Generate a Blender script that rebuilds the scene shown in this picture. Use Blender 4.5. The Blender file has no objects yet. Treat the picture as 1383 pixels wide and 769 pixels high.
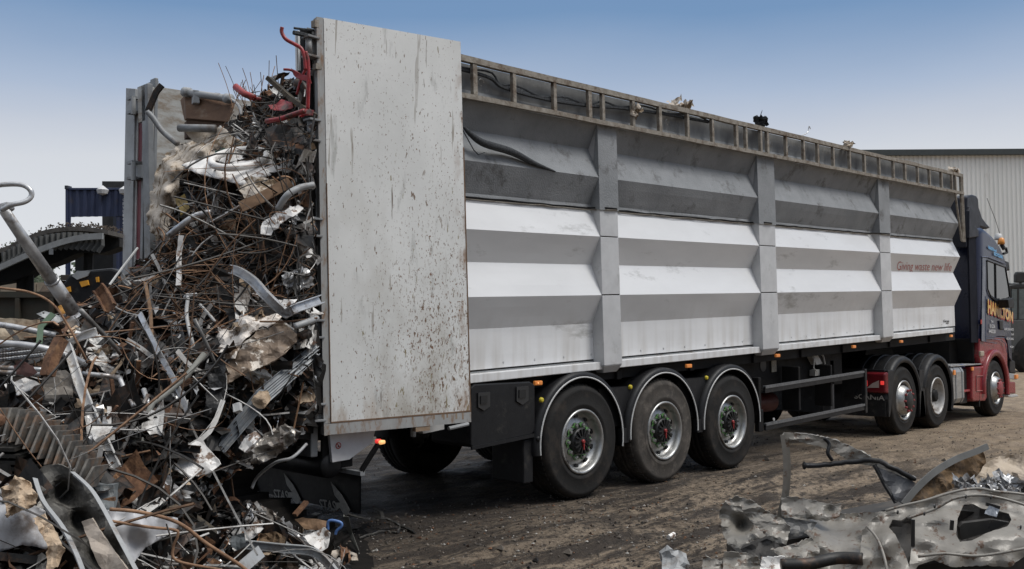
import bpy, bmesh, math, random
from math import sin, cos, pi, radians, sqrt
from mathutils import Vector, Matrix, noise
from mathutils.geometry import delaunay_2d_cdt

# ---------------------------------------------------------------- camera, sky, sun, exposure
scn = bpy.context.scene
W0, H0, FPX = 1383, 769, 1260.3
CAM = Vector((-3.835, -5.625, 1.54))
YAW, PIT, ROL, TH = radians(44.272), radians(2.949), radians(-0.1), radians(2.102)
_f = Vector((cos(YAW)*cos(PIT), sin(YAW)*cos(PIT), sin(PIT)))
_r = Vector((sin(YAW), -cos(YAW), 0)); _u = _r.cross(_f)
RR = _r*cos(ROL)+_u*sin(ROL); UU = -_r*sin(ROL)+_u*cos(ROL)
cd = bpy.data.cameras.new('camera'); cam = bpy.data.objects.new('camera', cd)
scn.collection.objects.link(cam); scn.camera = cam
cd.sensor_width = 36; cd.lens = 36*FPX/W0; cd.clip_end = 3000; cd.clip_start = .05
M = Matrix((RR, UU, -_f)).transposed().to_4x4(); M.translation = CAM; cam.matrix_world = M

world = bpy.data.worlds.new('World'); scn.world = world; world.use_nodes = True
nt = world.node_tree; nt.nodes.clear()
def wn(t, **k):
    n = nt.nodes.new(t)
    for a, b in k.items(): setattr(n, a, b)
    return n
SUN_EL, SUN_AZ = radians(58), radians(-62)          # azimuth measured from +X towards +Y: the sun stands on the camera's side
wout = wn('ShaderNodeOutputWorld'); wbg = wn('ShaderNodeBackground'); wbg2 = wn('ShaderNodeBackground'); wadd = wn('ShaderNodeAddShader')
sky = wn('ShaderNodeTexSky', sky_type='NISHITA'); sky.sun_disc = False
sky.sun_elevation = SUN_EL; sky.sun_rotation = radians(90)-SUN_AZ; sky.air_density = 1.0; sky.dust_density = 2.0
wbg.inputs['Strength'].default_value = 0.012
tc = wn('ShaderNodeTexCoord'); sx = wn('ShaderNodeSeparateXYZ'); ramp = wn('ShaderNodeValToRGB')
nz = wn('ShaderNodeTexNoise'); nz.inputs['Scale'].default_value = 2.2; nz.inputs['Detail'].default_value = 5
mp = wn('ShaderNodeMapping'); mp.inputs['Scale'].default_value = (1, 1, 3.5)
ma = wn('ShaderNodeMath', operation='MULTIPLY_ADD'); ma.inputs[1].default_value = 0.05
L = nt.links.new
L(tc.outputs['Generated'], sx.inputs[0]); L(tc.outputs['Generated'], mp.inputs[0]); L(mp.outputs[0], nz.inputs['Vector'])
L(nz.outputs['Fac'], ma.inputs[0])
sub = wn('ShaderNodeMath', operation='SUBTRACT'); sub.inputs[1].default_value = 0.025
L(sx.outputs['Z'], sub.inputs[0]); L(sub.outputs[0], ma.inputs[2]); L(ma.outputs[0], ramp.inputs[0])
e = ramp.color_ramp.elements
e[0].position = 0.0; e[0].color = (.78, .78, .80, 1)
e[1].position = 1.0; e[1].color = (1.35, 1.36, 1.38, 1)
for pos, c in ((.10, (.73, .745, .78)), (.17, (.68, .70, .74)), (.205, (.565, .605, .685)), (.245, (.41, .495, .64)), (.32, (.175, .30, .50)), (.38, (.15, .27, .48)), (.50, (.42, .52, .68)), (.66, (1.05, 1.07, 1.1))):
    q = e.new(pos); q.color = (*c, 1)
dp = wn('ShaderNodeVectorMath', operation='DOT_PRODUCT'); dp.inputs[1].default_value = (-.45, -.89, 0); L(tc.outputs['Generated'], dp.inputs[0])
mrA = wn('ShaderNodeMapRange'); mrA.inputs[1].default_value = .1; mrA.inputs[2].default_value = .6; L(dp.outputs['Value'], mrA.inputs[0])
mrB = wn('ShaderNodeMapRange'); mrB.inputs[1].default_value = .55; mrB.inputs[2].default_value = .15; L(sx.outputs['Z'], mrB.inputs[0])
mm = wn('ShaderNodeMath', operation='MULTIPLY'); L(mrA.outputs[0], mm.inputs[0]); L(mrB.outputs[0], mm.inputs[1])
low_sky_dim = wn('ShaderNodeMix', data_type='RGBA'); L(mm.outputs[0], low_sky_dim.inputs[0]); L(ramp.outputs[0], low_sky_dim.inputs[6]); low_sky_dim.inputs[7].default_value = (.17, .17, .175, 1)  # added dark low sky behind the camera, keeps down-facing sides dim
L(low_sky_dim.outputs[2], wbg2.inputs['Color']); wbg2.inputs['Strength'].default_value = 0.92
L(sky.outputs[0], wbg.inputs['Color']); L(wbg.outputs[0], wadd.inputs[0]); L(wbg2.outputs[0], wadd.inputs[1]); L(wadd.outputs[0], wout.inputs['Surface'])

sl = bpy.data.lights.new('sun', 'SUN'); sun = bpy.data.objects.new('sun', sl); scn.collection.objects.link(sun)
sl.energy = 2.1; sl.angle = radians(20); sl.color = (1, .975, .94)
sdir = Vector((cos(SUN_AZ)*cos(SUN_EL), sin(SUN_AZ)*cos(SUN_EL), sin(SUN_EL)))
sun.rotation_euler = sdir.to_track_quat('Z', 'Y').to_euler()
scn.view_settings.view_transform = 'Standard'; scn.view_settings.look = 'None'
scn.view_settings.exposure = 0.0; scn.view_settings.gamma = 1; scn.view_settings.use_curve_mapping = False
scn.cycles.max_bounces = 5; scn.cycles.diffuse_bounces = 3; scn.cycles.glossy_bounces = 3

# ---------------------------------------------------------------- coordinates: real planes met by a line of sight
def ray(px, py): return _f + RR*((px-W0/2)/FPX) - UU*((py-H0/2)/FPX)
def at(px, py, D): return CAM + ray(px, py)*D
def onY(px, py, y):
    d = ray(px, py); return CAM + d*((y-CAM.y)/d.y)
def onX(px, py, x):
    d = ray(px, py); return CAM + d*((x-CAM.x)/d.x)
def onZ(px, py, z=0.0):
    d = ray(px, py); return CAM + d*((z-CAM.z)/d.z)
CT, ST = cos(TH), sin(TH)
def B(x, y, z): return Vector((x*CT-z*ST, y, x*ST+z*CT))     # trailer body, nose slightly up
def BI(P): return Vector((P.x*CT+P.z*ST, P.y, -P.x*ST+P.z*CT))

# ---------------------------------------------------------------- materials
MATS = {}
def mat(name, c, c2=None, scale=6.0, rough=.6, metal=0.0, bump=.0, bscale=40., dirt=None, dirt_amt=.0, dscale=3., stretch=(1, 1, 1), rv=.15, spec=None, emit=None, island=0.0, cont=(.35, .65), dcon=None):
    if name in MATS: return MATS[name]
    m = bpy.data.materials.new(name); m.use_nodes = True; t = m.node_tree; b = t.nodes['Principled BSDF']
    N = t.nodes.new; K = t.links.new
    co = N('ShaderNodeTexCoord'); mp = N('ShaderNodeMapping'); mp.inputs['Scale'].default_value = stretch
    K(co.outputs['Object'], mp.inputs[0])
    n = N('ShaderNodeTexNoise'); n.inputs['Scale'].default_value = scale; n.inputs['Detail'].default_value = 6; n.inputs['Roughness'].default_value = .65
    K(mp.outputs[0], n.inputs['Vector'])
    r = N('ShaderNodeMapRange'); r.inputs[1].default_value = cont[0]; r.inputs[2].default_value = cont[1]; K(n.outputs['Fac'], r.inputs[0])
    mx = N('ShaderNodeMix'); mx.data_type = 'RGBA'
    mx.inputs[6].default_value = (*c, 1); mx.inputs[7].default_value = (*(c2 or [v*.75 for v in c]), 1); K(r.outputs[0], mx.inputs[0])
    col = mx.outputs[2]
    if dirt:
        n2 = N('ShaderNodeTexNoise'); n2.inputs['Scale'].default_value = dscale; n2.inputs['Detail'].default_value = 9; n2.inputs['Roughness'].default_value = .72
        mp2 = N('ShaderNodeMapping'); mp2.inputs['Scale'].default_value = stretch; mp2.inputs['Location'].default_value = (3.7, 9.1, 5.3)
        K(co.outputs['Object'], mp2.inputs[0]); K(mp2.outputs[0], n2.inputs['Vector'])
        r2 = N('ShaderNodeMapRange'); r2.inputs[1].default_value = .62-dirt_amt*.35; r2.inputs[2].default_value = (.62-dirt_amt*.35+dcon) if dcon else .72-dirt_amt*.2; K(n2.outputs['Fac'], r2.inputs[0])
        m2 = N('ShaderNodeMix'); m2.data_type = 'RGBA'; K(r2.outputs[0], m2.inputs[0]); K(col, m2.inputs[6]); m2.inputs[7].default_value = (*dirt, 1); col = m2.outputs[2]
    if island:
        g = N('ShaderNodeNewGeometry'); mr = N('ShaderNodeMapRange'); mr.inputs[3].default_value = 1-island; mr.inputs[4].default_value = 1+island
        K(g.outputs['Random Per Island'], mr.inputs[0]); hs = N('ShaderNodeHueSaturation'); K(mr.outputs[0], hs.inputs['Value']); K(col, hs.inputs['Color']); col = hs.outputs[0]
    K(col, b.inputs['Base Color'])
    rr = N('ShaderNodeMapRange'); rr.inputs[3].default_value = max(0.05, rough-rv); rr.inputs[4].default_value = min(1, rough+rv); K(n.outputs['Fac'], rr.inputs[0]); K(rr.outputs[0], b.inputs['Roughness'])
    b.inputs['Metallic'].default_value = metal
    if spec is not None: b.inputs['Specular IOR Level'].default_value = spec
    if bump:
        n3 = N('ShaderNodeTexNoise'); n3.inputs['Scale'].default_value = bscale; n3.inputs['Detail'].default_value = 5; K(co.outputs['Object'], n3.inputs['Vector'])
        bp = N('ShaderNodeBump'); bp.inputs['Strength'].default_value = bump; bp.inputs['Distance'].default_value = .01; K(n3.outputs['Fac'], bp.inputs['Height']); K(bp.outputs[0], b.inputs['Normal'])
    if emit:
        b.inputs['Emission Color'].default_value = (*emit[:3], 1); b.inputs['Emission Strength'].default_value = emit[3]
    MATS[name] = m; return m

white = mat('white_body_paint', (.71, .715, .72), (.64, .645, .65), scale=1.2, rough=.42, bump=.05, bscale=9, dirt=(.40, .40, .39), dirt_amt=.10, dscale=1.6, stretch=(.6, 1, 1.8))
postw = mat('post_paint', (.54, .545, .55), (.46, .465, .47), scale=5, rough=.4, bump=.05, bscale=14, dirt=(.33, .33, .32), dirt_amt=.15)
greyp = mat('grey_frame_paint', (.24, .25, .255), (.17, .175, .18), scale=5, rough=.5, dirt=(.10, .075, .055), dirt_amt=.3, bump=.1)
greyl = mat('light_grey_paint', (.34, .35, .355), (.26, .265, .265), scale=4, rough=.5, dirt=(.13, .09, .06), dirt_amt=.25, bump=.1)
net = mat('net_cover', (.29, .30, .31), (.21, .22, .228), scale=1.6, rough=.8, bump=.5, bscale=70, dirt=(.13, .13, .13), dirt_amt=.22, dscale=4, stretch=(1, 1, 1), spec=.2)
netd = mat('dark_net', (.035, .037, .04), (.08, .085, .09), scale=60, rough=.95, bump=.5, bscale=120, spec=.1)
rail = mat('weathered_rail', (.30, .275, .235), (.18, .155, .125), scale=14, rough=.8, dirt=(.10, .065, .04), dirt_amt=.35, dscale=9, bump=.4)
blk = mat('black_plastic', (.013, .0135, .015), (.009, .009, .010), scale=12, rough=.5, spec=.3, bump=.12, bscale=90, dirt=(.045, .042, .038), dirt_amt=.15, dscale=5)
chas = mat('chassis_black', (.008, .008, .009), (.013, .012, .011), scale=7, rough=.7, spec=.2, bump=.2)
tyre = mat('tyre_rubber', (.014, .0135, .013), (.020, .019, .018), scale=9, rough=.75, spec=.22, bump=.2, bscale=60, dirt=(.038, .032, .027), dirt_amt=.30, dscale=5)
tyreb = mat('muddy_tyre_rubber', (.060, .051, .042), (.034, .030, .026), scale=7, rough=.85, bump=.25, bscale=60, dirt=(.11, .095, .08), dirt_amt=.3, dscale=8)
rimm = mat('rim_alloy', (.48, .48, .47), (.30, .30, .29), scale=9, rough=.38, metal=.75, dirt=(.12, .11, .10), dirt_amt=.3, dscale=6)
rimw = mat('rim_silver_paint', (.50, .49, .48), (.36, .35, .33), scale=9, rough=.4, metal=.2, dirt=(.14, .11, .09), dirt_amt=.35, dscale=6)
hubb = mat('hub_black', (.012, .012, .012), rough=.5)
green = mat('green_plastic', (.10, .30, .07), (.16, .33, .13), rough=.5, dirt=(.08, .09, .06), dirt_amt=.4, dscale=20)
redp = mat('red_plastic', (.34, .03, .03), (.24, .02, .02), rough=.45)
rednut = mat('red_nut', (.30, .05, .055), (.20, .03, .03), rough=.5)
steel = mat('steel', (.42, .42, .42), (.28, .28, .27), scale=20, rough=.4, metal=.8)
trimw = mat('white_trim', (.55, .55, .54), (.40, .40, .39), rough=.5)
orange = mat('amber_lens', (.75, .26, .06), (.55, .18, .04), rough=.3, emit=(1, .35, .08, .12))
yellow = mat('yellow_plastic', (.62, .50, .03), rough=.5)
navy = mat('navy_paint', (.008, .012, .036), (.010, .015, .045), scale=3, rough=.28, rv=.05, dirt=(.05, .055, .07), dirt_amt=.05, spec=.6)
cred = mat('red_cab_paint', (.25, .024, .03), (.18, .017, .021), scale=5, rough=.28, dirt=(.14, .08, .07), dirt_amt=.2)
glass = mat('dark_glass', (.02, .024, .026), (.03, .034, .036), rough=.08, rv=.03, spec=.8)
lred = mat('red_lens', (.16, .014, .02), (.11, .010, .014), rough=.2)
lredon = mat('red_lamp_lit', (.6, .04, .04), rough=.3, emit=(1, .06, .05, .6))
lamb = mat('amber_lamp_lit', (.9, .5, .2), rough=.3, emit=(1, .5, .18, .8))
gold = mat('gold_lettering', (.72, .46, .17), (.60, .36, .12), scale=20, rough=.4)
lred2 = mat('red_lettering', (.42, .045, .035), rough=.5)
lredt = mat('faded_red_lettering', (.50, .16, .15), rough=.5)
lblue = mat('light_blue_lettering', (.10, .38, .68), rough=.4)
lwhite = mat('white_lettering', (.62, .62, .62), (.5, .5, .5), rough=.5)
lgrey = mat('grey_lettering', (.42, .41, .38), (.28, .27, .25), scale=30, rough=.7)
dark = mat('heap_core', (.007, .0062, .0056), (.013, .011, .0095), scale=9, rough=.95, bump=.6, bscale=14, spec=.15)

# scrap materials
sil = mat('bright_scrap_metal', (.62, .62, .62), (.30, .30, .30), scale=11, rough=.36, metal=.5, bump=.25, bscale=25, dirt=(.08, .06, .045), dirt_amt=.35, dscale=8, island=.45)
whs = mat('painted_scrap_metal', (.74, .73, .70), (.52, .50, .47), scale=9, rough=.5, bump=.25, bscale=25, dirt=(.12, .075, .045), dirt_amt=.35, dscale=8, island=.35)
drk = mat('dark_scrap_metal', (.018, .0175, .017), (.009, .0085, .008), scale=9, rough=.55, metal=.3, bump=.3, bscale=25, dirt=(.09, .05, .03), dirt_amt=.35, dscale=8, island=.6)
rst = mat('rusty_scrap_metal', (.17, .085, .045), (.06, .03, .018), scale=14, rough=.9, bump=.5, bscale=50, dirt=(.24, .13, .065), dirt_amt=.3, dscale=12, island=.5)
tan = mat('tan_scrap', (.48, .37, .26), (.28, .20, .13), scale=9, rough=.85, bump=.4, bscale=30, dirt=(.08, .05, .03), dirt_amt=.3, dscale=8, island=.4)
gal = mat('galvanised_tube', (.56, .565, .57), (.34, .34, .345), scale=14, rough=.36, metal=.5, bump=.1, dirt=(.12, .085, .06), dirt_amt=.25, dscale=10, island=.3)
wir = mat('rusty_wire', (.30, .175, .10), (.12, .065, .038), scale=20, rough=.85, island=.6)
wird = mat('dark_wire', (.03, .028, .026), (.06, .055, .05), scale=20, rough=.6, metal=.3, island=.6)
wirl = mat('pale_wire', (.46, .45, .43), (.20, .19, .18), scale=20, rough=.5, metal=.3, island=.5)
redt = mat('red_scrap_paint', (.36, .03, .035), (.22, .02, .022), scale=12, rough=.4, dirt=(.06, .03, .02), dirt_amt=.35, dscale=10)
cream = mat('creamy_dirty_sheet', (.86, .80, .73), (.74, .66, .58), scale=5, rough=.6, bump=.25, bscale=14, dirt=(.17, .115, .075), dirt_amt=.33, dscale=3.2, dcon=.05)
pale = mat('pale_dirty_panel', (.78, .76, .73), (.69, .67, .64), scale=4, rough=.5, bump=.1, bscale=12, dirt=(.20, .13, .09), dirt_amt=.16, dscale=9, dcon=.04)
cloth = mat('dirty_fabric', (.58, .52, .45), (.42, .36, .29), scale=12, rough=.95, bump=.6, bscale=45, dirt=(.20, .15, .10), dirt_amt=.30, dscale=9, dcon=.06, spec=.1)
card = mat('brown_board', (.30, .19, .11), (.20, .12, .07), scale=10, rough=.9, dirt=(.08, .05, .03), dirt_amt=.3)
finm = mat('sooty_fin_metal', (.045, .042, .039), (.14, .13, .115), scale=11, rough=.7, metal=.2, bump=.4, bscale=40, dirt=(.16, .09, .05), dirt_amt=.4, dscale=9)
wreck = mat('dirty_silver_car_paint', (.225, .21, .185), (.18, .166, .145), scale=5, rough=.42, metal=.08, bump=.15, bscale=40, dirt=(.10, .06, .038), dirt_amt=.16, dscale=15, dcon=.05)
foam = mat('ochre_insulation', (.17, .105, .05), (.09, .055, .028), scale=9, rough=.95, bump=.7, bscale=22, dirt=(.03, .022, .015), dirt_amt=.35, dscale=7)

def door_mat():
    m = bpy.data.materials.new('scratched_door_paint'); m.use_nodes = True; t = m.node_tree; b = t.nodes['Principled BSDF']
    N = t.nodes.new; K = t.links.new
    co = N('ShaderNodeTexCoord')
    def noi(sc, st, det=4, loc=(0, 0, 0), rot=(0, 0, 0), ro=.6):
        mp = N('ShaderNodeMapping'); mp.inputs['Scale'].default_value = st; mp.inputs['Location'].default_value = loc; mp.inputs['Rotation'].default_value = rot
        K(co.outputs['Object'], mp.inputs[0]); n = N('ShaderNodeTexNoise'); n.inputs['Scale'].default_value = sc; n.inputs['Detail'].default_value = det; n.inputs['Roughness'].default_value = ro; K(mp.outputs[0], n.inputs['Vector']); return n.outputs['Fac']
    def rng(x, a, c, lo=0, hi=1):
        r = N('ShaderNodeMapRange'); r.inputs[1].default_value = a; r.inputs[2].default_value = c; r.inputs[3].default_value = lo; r.inputs[4].default_value = hi; K(x, r.inputs[0]); return r.outputs[0]
    def mul(a, c, op='MULTIPLY'):
        q = N('ShaderNodeMath'); q.operation = op
        for i, v in enumerate((a, c)):
            if isinstance(v, (int, float)): q.inputs[i].default_value = v
            else: K(v, q.inputs[i])
        q.use_clamp = True; return q.outputs[0]
    def mix(fac, a, c):
        q = N('ShaderNodeMix'); q.data_type = 'RGBA'; K(fac, q.inputs[0])
        if isinstance(a, tuple): q.inputs[6].default_value = (*a, 1)
        else: K(a, q.inputs[6])
        q.inputs[7].default_value = (*c, 1); return q.outputs[2]
    sz = N('ShaderNodeSeparateXYZ'); K(co.outputs['Object'], sz.inputs[0])
    low = rng(sz.outputs['Z'], 3.3, .6)          # the lower half has been scraped more by the loads
    right = rng(sz.outputs['X'], -6.5, -5.7)
    col = mix(rng(noi(1.6, (1, 1, .6), 6), .35, .7), (.76, .765, .745), (.64, .645, .625))
    col = mix(mul(rng(noi(2.6, (1, 1, .5), 8, (4, 2, 1)), .48, .72), mul(low, .8)), col, (.30, .27, .215))
    col = mix(mul(rng(noi(9, (1, 1, .25), 6, (1, 7, 2)), .60, .70), .45), col, (.22, .22, .20))
    hgt = mul(mul(low, right, 'MULTIPLY'), .09)
    base = .665
    def flecks(sc, st, loc, rot, lo, w, colr, use=True):
        nonlocal col
        f = noi(sc, st, 3, loc, rot)
        patch = rng(noi(2.2, (1, 1, .7), 3, loc), .36, .56)
        if use:
            s = mul(f, mul(hgt, 1.0), 'ADD')
        else: s = f
        k = mul(rng(s, lo, lo+w), patch); col = mix(k, col, colr); return k
    flecks(44, (1, 1, .34), (0, 0, 0), (0, .35, 0), .672, .02, (.16, .10, .06))
    flecks(80, (1, 1, .4), (5, 1, 3), (0, -.5, 0), .662, .02, (.17, .115, .08))
    flecks(40, (1, 1, .22), (8, 4, 6), (0, .15, 0), .70, .015, (.24, .20, .11))
    flecks(24, (1, 1, .09), (2, 9, 1), (0, .8, 0), .70, .012, (.22, .19, .165), False)
    flecks(16, (1, 1, .06), (7, 3, 2), (0, -1.1, 0), .68, .012, (.30, .27, .23), False)
    flecks(13, (1, 1, .06), (1, 3, 8), (0, .06, 0), .68, .012, (.38, .36, .33), False)
    flecks(58, (1, 1, .7), (12, 4, 7), (0, 0, 0), .672, .025, (.18, .09, .05))
    # rust gathered towards the foot and the free edge
    kk = mul(rng(noi(7, (1, 1, .5), 8, (3, 3, 3)), .50, .66), mul(rng(sz.outputs['Z'], 1.25, .85), .75)); col = mix(kk, col, (.33, .24, .16))
    kk = mul(rng(noi(11, (1, 1, .4), 8, (6, 3, 3)), .50, .64), rng(sz.outputs['X'], -5.52, -5.38)); col = mix(kk, col, (.25, .15, .09))
    K(col, b.inputs['Base Color']); b.inputs['Roughness'].default_value = .5
    bp = N('ShaderNodeBump'); bp.inputs['Strength'].default_value = .12; bp.inputs['Distance'].default_value = .02; K(noi(5, (1, 1, 1), 4), bp.inputs['Height']); K(bp.outputs[0], b.inputs['Normal'])
    return m
doorm = door_mat()

def ground_mat():
    m = bpy.data.materials.new('muddy_yard'); m.use_nodes = True; t = m.node_tree; b = t.nodes['Principled BSDF']
    N = t.nodes.new; K = t.links.new; co = N('ShaderNodeTexCoord')
    def noi(sc, st, det=6, loc=(0, 0, 0), rot=(0, 0, 0), ro=.65):
        mp = N('ShaderNodeMapping'); mp.inputs['Scale'].default_value = st; mp.inputs['Location'].default_value = loc; mp.inputs['Rotation'].default_value = rot
        K(co.outputs['Object'], mp.inputs[0]); n = N('ShaderNodeTexNoise'); n.inputs['Scale'].default_value = sc; n.inputs['Detail'].default_value = det; n.inputs['Roughness'].default_value = ro; K(mp.outputs[0], n.inputs['Vector']); return n.outputs['Fac']
    def rng(x, a, c, lo=0, hi=1):
        r = N('ShaderNodeMapRange'); r.inputs[1].default_value = a; r.inputs[2].default_value = c; r.inputs[3].default_value = lo; r.inputs[4].default_value = hi; K(x, r.inputs[0]); return r.outputs[0]
    def mix(fac, a, c):
        q = N('ShaderNodeMix'); q.data_type = 'RGBA'; K(fac, q.inputs[0])
        for s, v in ((6, a), (7, c)):
            if isinstance(v, tuple): q.inputs[s].default_value = (*v, 1)
            else: K(v, q.inputs[s])
        return q.outputs[2]
    def mul(a, c, op='MULTIPLY'):
        q = N('ShaderNodeMath'); q.operation = op; q.use_clamp = True
        for i, v in enumerate((a, c)):
            if isinstance(v, (int, float)): q.inputs[i].default_value = v
            else: K(v, q.inputs[i])
        return q.outputs[0]
    streak = noi(1.5, (.4, 2.0, 1), 9, rot=(0, 0, radians(7)), ro=.7)
    fine = noi(11, (.7, 1.4, 1), 10, (3, 3, 0), ro=.78)
    sp = N('ShaderNodeSeparateXYZ'); K(co.outputs['Object'], sp.inputs[0])
    far = rng(sp.outputs['X'], 3.5, 13.0)
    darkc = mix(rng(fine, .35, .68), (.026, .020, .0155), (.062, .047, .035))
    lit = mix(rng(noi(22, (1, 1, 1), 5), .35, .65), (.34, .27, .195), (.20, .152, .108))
    rear_shade = mul(rng(sp.outputs['X'], 3.6, 1.2), rng(sp.outputs['Y'], -1.6, .2)); under = mul(rng(sp.outputs['Y'], -.5, .3), rng(sp.outputs['X'], 10.0, 7.0))  # under-trailer shade painted into the ground colour, by the heap and along the body
    keep = mul(mul(1.0, mul(rear_shade, .85), 'SUBTRACT'), mul(1.0, mul(under, .6), 'SUBTRACT'))
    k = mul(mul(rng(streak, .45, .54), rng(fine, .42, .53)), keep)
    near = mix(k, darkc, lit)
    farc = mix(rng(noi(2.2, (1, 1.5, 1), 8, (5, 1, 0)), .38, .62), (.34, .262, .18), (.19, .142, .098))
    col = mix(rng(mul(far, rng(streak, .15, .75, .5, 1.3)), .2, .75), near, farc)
    # pale crushed grit trodden into the mud
    v = N('ShaderNodeTexVoronoi'); v.inputs['Scale'].default_value = 38; K(co.outputs['Object'], v.inputs['Vector'])
    grit = mul(rng(v.outputs['Distance'], .16, .10), rng(noi(3.1, (1, 1, 1), 3, (7, 7, 0)), .52, .62))
    col = mix(mul(grit, .7), col, (.27, .25, .22))
    K(col, b.inputs['Base Color']); K(rng(noi(2, (1, 1, 1), 4, (2, 8, 0)), .35, .65, .55, .95), b.inputs['Roughness']); b.inputs['Specular IOR Level'].default_value = .35
    h = mul(mul(noi(34, (1, 1, 1), 6), .6), mul(noi(7, (.5, 1.6, 1), 6, (1, 4, 0)), .8), 'ADD')
    bp = N('ShaderNodeBump'); bp.inputs['Strength'].default_value = 1.0; bp.inputs['Distance'].default_value = .07; K(h, bp.inputs['Height']); K(bp.outputs[0], b.inputs['Normal'])
    return m

# ---------------------------------------------------------------- mesh helpers
class MB:
    def __init__(s): s.v = []; s.f = []; s.mi = []; s.cur = 0; s.sm = []; s.smooth = False
    def add(s, vs, fs):
        k = len(s.v); s.v += [Vector(v) for v in vs]; s.f += [tuple(i+k for i in f) for f in fs]; s.mi += [s.cur]*len(fs); s.sm += [s.smooth]*len(fs); return s
    def hexa(s, p): return s.add(p, [(3, 2, 1, 0), (4, 5, 6, 7), (0, 1, 5, 4), (1, 2, 6, 5), (2, 3, 7, 6), (3, 0, 4, 7)])
    def box(s, x0, x1, y0, y1, z0, z1, T=None):
        p = [Vector(q) for q in ((x0, y0, z0), (x1, y0, z0), (x1, y1, z0), (x0, y1, z0), (x0, y0, z1), (x1, y0, z1), (x1, y1, z1), (x0, y1, z1))]
        if T: p = [T(*q) if callable(T) else T @ q for q in p]
        return s.hexa(p)
    def loft(s, rings, cap=True, closed=True):
        n = len(rings[0]); vs = [p for r in rings for p in r]; fs = []
        for i in range(len(rings)-1):
            for j in range(n if closed else n-1):
                a, b2 = i*n+j, i*n+(j+1) % n; fs.append((a, b2, b2+n, a+n))
        if cap and closed: fs.append(tuple(range(n-1, -1, -1))); fs.append(tuple((len(rings)-1)*n+j for j in range(n)))
        return s.add(vs, fs)
    def prism(s, poly, d):                      # 3-D polygon swept by vector d
        d = Vector(d); return s.loft([[Vector(p) for p in poly], [Vector(p)+d for p in poly]])
    def tube(s, path, r, n=8, cap=True, flat=None, up=None):
        path = [Vector(p) for p in path]; rings = []; T0 = None; nrm = None
        for i, p in enumerate(path):
            t = (path[min(i+1, len(path)-1)]-path[max(i-1, 0)])
            if t.length < 1e-9: t = Vector((0, 0, 1))
            t.normalize()
            if nrm is None:
                a = Vector(up) if up else (Vector((0, 0, 1)) if abs(t.z) < .9 else Vector((1, 0, 0)))
                nrm = (a-t*a.dot(t)).normalized()
            else:
                nrm = nrm-t*nrm.dot(t)
                nrm = nrm.normalized() if nrm.length > 1e-6 else t.orthogonal().normalized()
            bn = t.cross(nrm); rr = r[i] if isinstance(r, (list, tuple)) else r
            if flat: prof = [(-flat[0]/2, -flat[1]/2), (flat[0]/2, -flat[1]/2), (flat[0]/2, flat[1]/2), (-flat[0]/2, flat[1]/2)]; rings.append([p+bn*a+nrm*b2 for a, b2 in prof])
            else: rings.append([p+(nrm*cos(2*pi*k/n)+bn*sin(2*pi*k/n))*rr for k in range(n)])
        return s.loft(rings, cap)
    def lathe(s, prof, c, ax='y', n=48, a0=0, a1=2*pi, fn=None):   # prof = [(radius, offset along axis)]
        full = abs(a1-a0-2*pi) < 1e-6; m = n if full else n+1; vs = []; fs = []; c = Vector(c)
        for i in range(m):
            a = a0+(a1-a0)*i/n
            for (r, o) in prof:
                vs.append(c+Vector((r*cos(a), o, r*sin(a))) if ax == 'y' else c+Vector((o, r*cos(a), r*sin(a))) if ax == 'x' else c+Vector((r*cos(a), r*sin(a), o)))
        k = len(prof)
        for i in range(n):
            for j in range(k-1):
                a, b2 = i*k+j, ((i+1) % m)*k+j; fs.append((a, a+1, b2+1, b2))
        return s.add(vs, fs)

def obj(name, mb, mats, parent=None, bevel=0, sub=0, auto=None):
    me = bpy.data.meshes.new(name); off = parent_loc(parent) if parent else Vector((0, 0, 0))
    if not parent:
        off = Vector((sum(v.x for v in mb.v)/len(mb.v), sum(v.y for v in mb.v)/len(mb.v), min(v.z for v in mb.v))) if mb.v and not getattr(mb, 'keep', False) else off
    me.from_pydata([v-off for v in mb.v], [], mb.f)
    mats = mats if isinstance(mats, (list, tuple)) else [mats]
    for m in mats: me.materials.append(m)
    me.polygons.foreach_set('material_index', mb.mi); me.polygons.foreach_set('use_smooth', mb.sm)
    bm = bmesh.new(); bm.from_mesh(me); bmesh.ops.recalc_face_normals(bm, faces=bm.faces); bm.to_mesh(me); bm.free(); me.update()
    o = bpy.data.objects.new(name, me); scn.collection.objects.link(o)
    if parent: o.parent = parent
    else: o.location = off
    if bevel:
        m = o.modifiers.new('bevel', 'BEVEL'); m.width = bevel; m.segments = 2; m.limit_method = 'ANGLE'; m.angle_limit = radians(40)
    return o
def parent_loc(p):
    l = Vector((0, 0, 0))
    while p: l += p.location; p = p.parent
    return l
def tag(o, label, cat, group=None, kind=None):
    if label: o['label'] = label
    if cat: o['category'] = cat
    if group: o['group'] = group
    if kind: o['kind'] = kind
    return o
def empty(name, loc, label=None, cat=None, group=None):
    o = bpy.data.objects.new(name, None); scn.collection.objects.link(o); o.location = loc; o.empty_display_size = .1
    return tag(o, label, cat, group)
def sub_empty(name, loc, parent):
    o = bpy.data.objects.new(name, None); scn.collection.objects.link(o); o.parent = parent; o.location = Vector(loc)-parent_loc(parent); o.empty_display_size = .1
    return o

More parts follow.
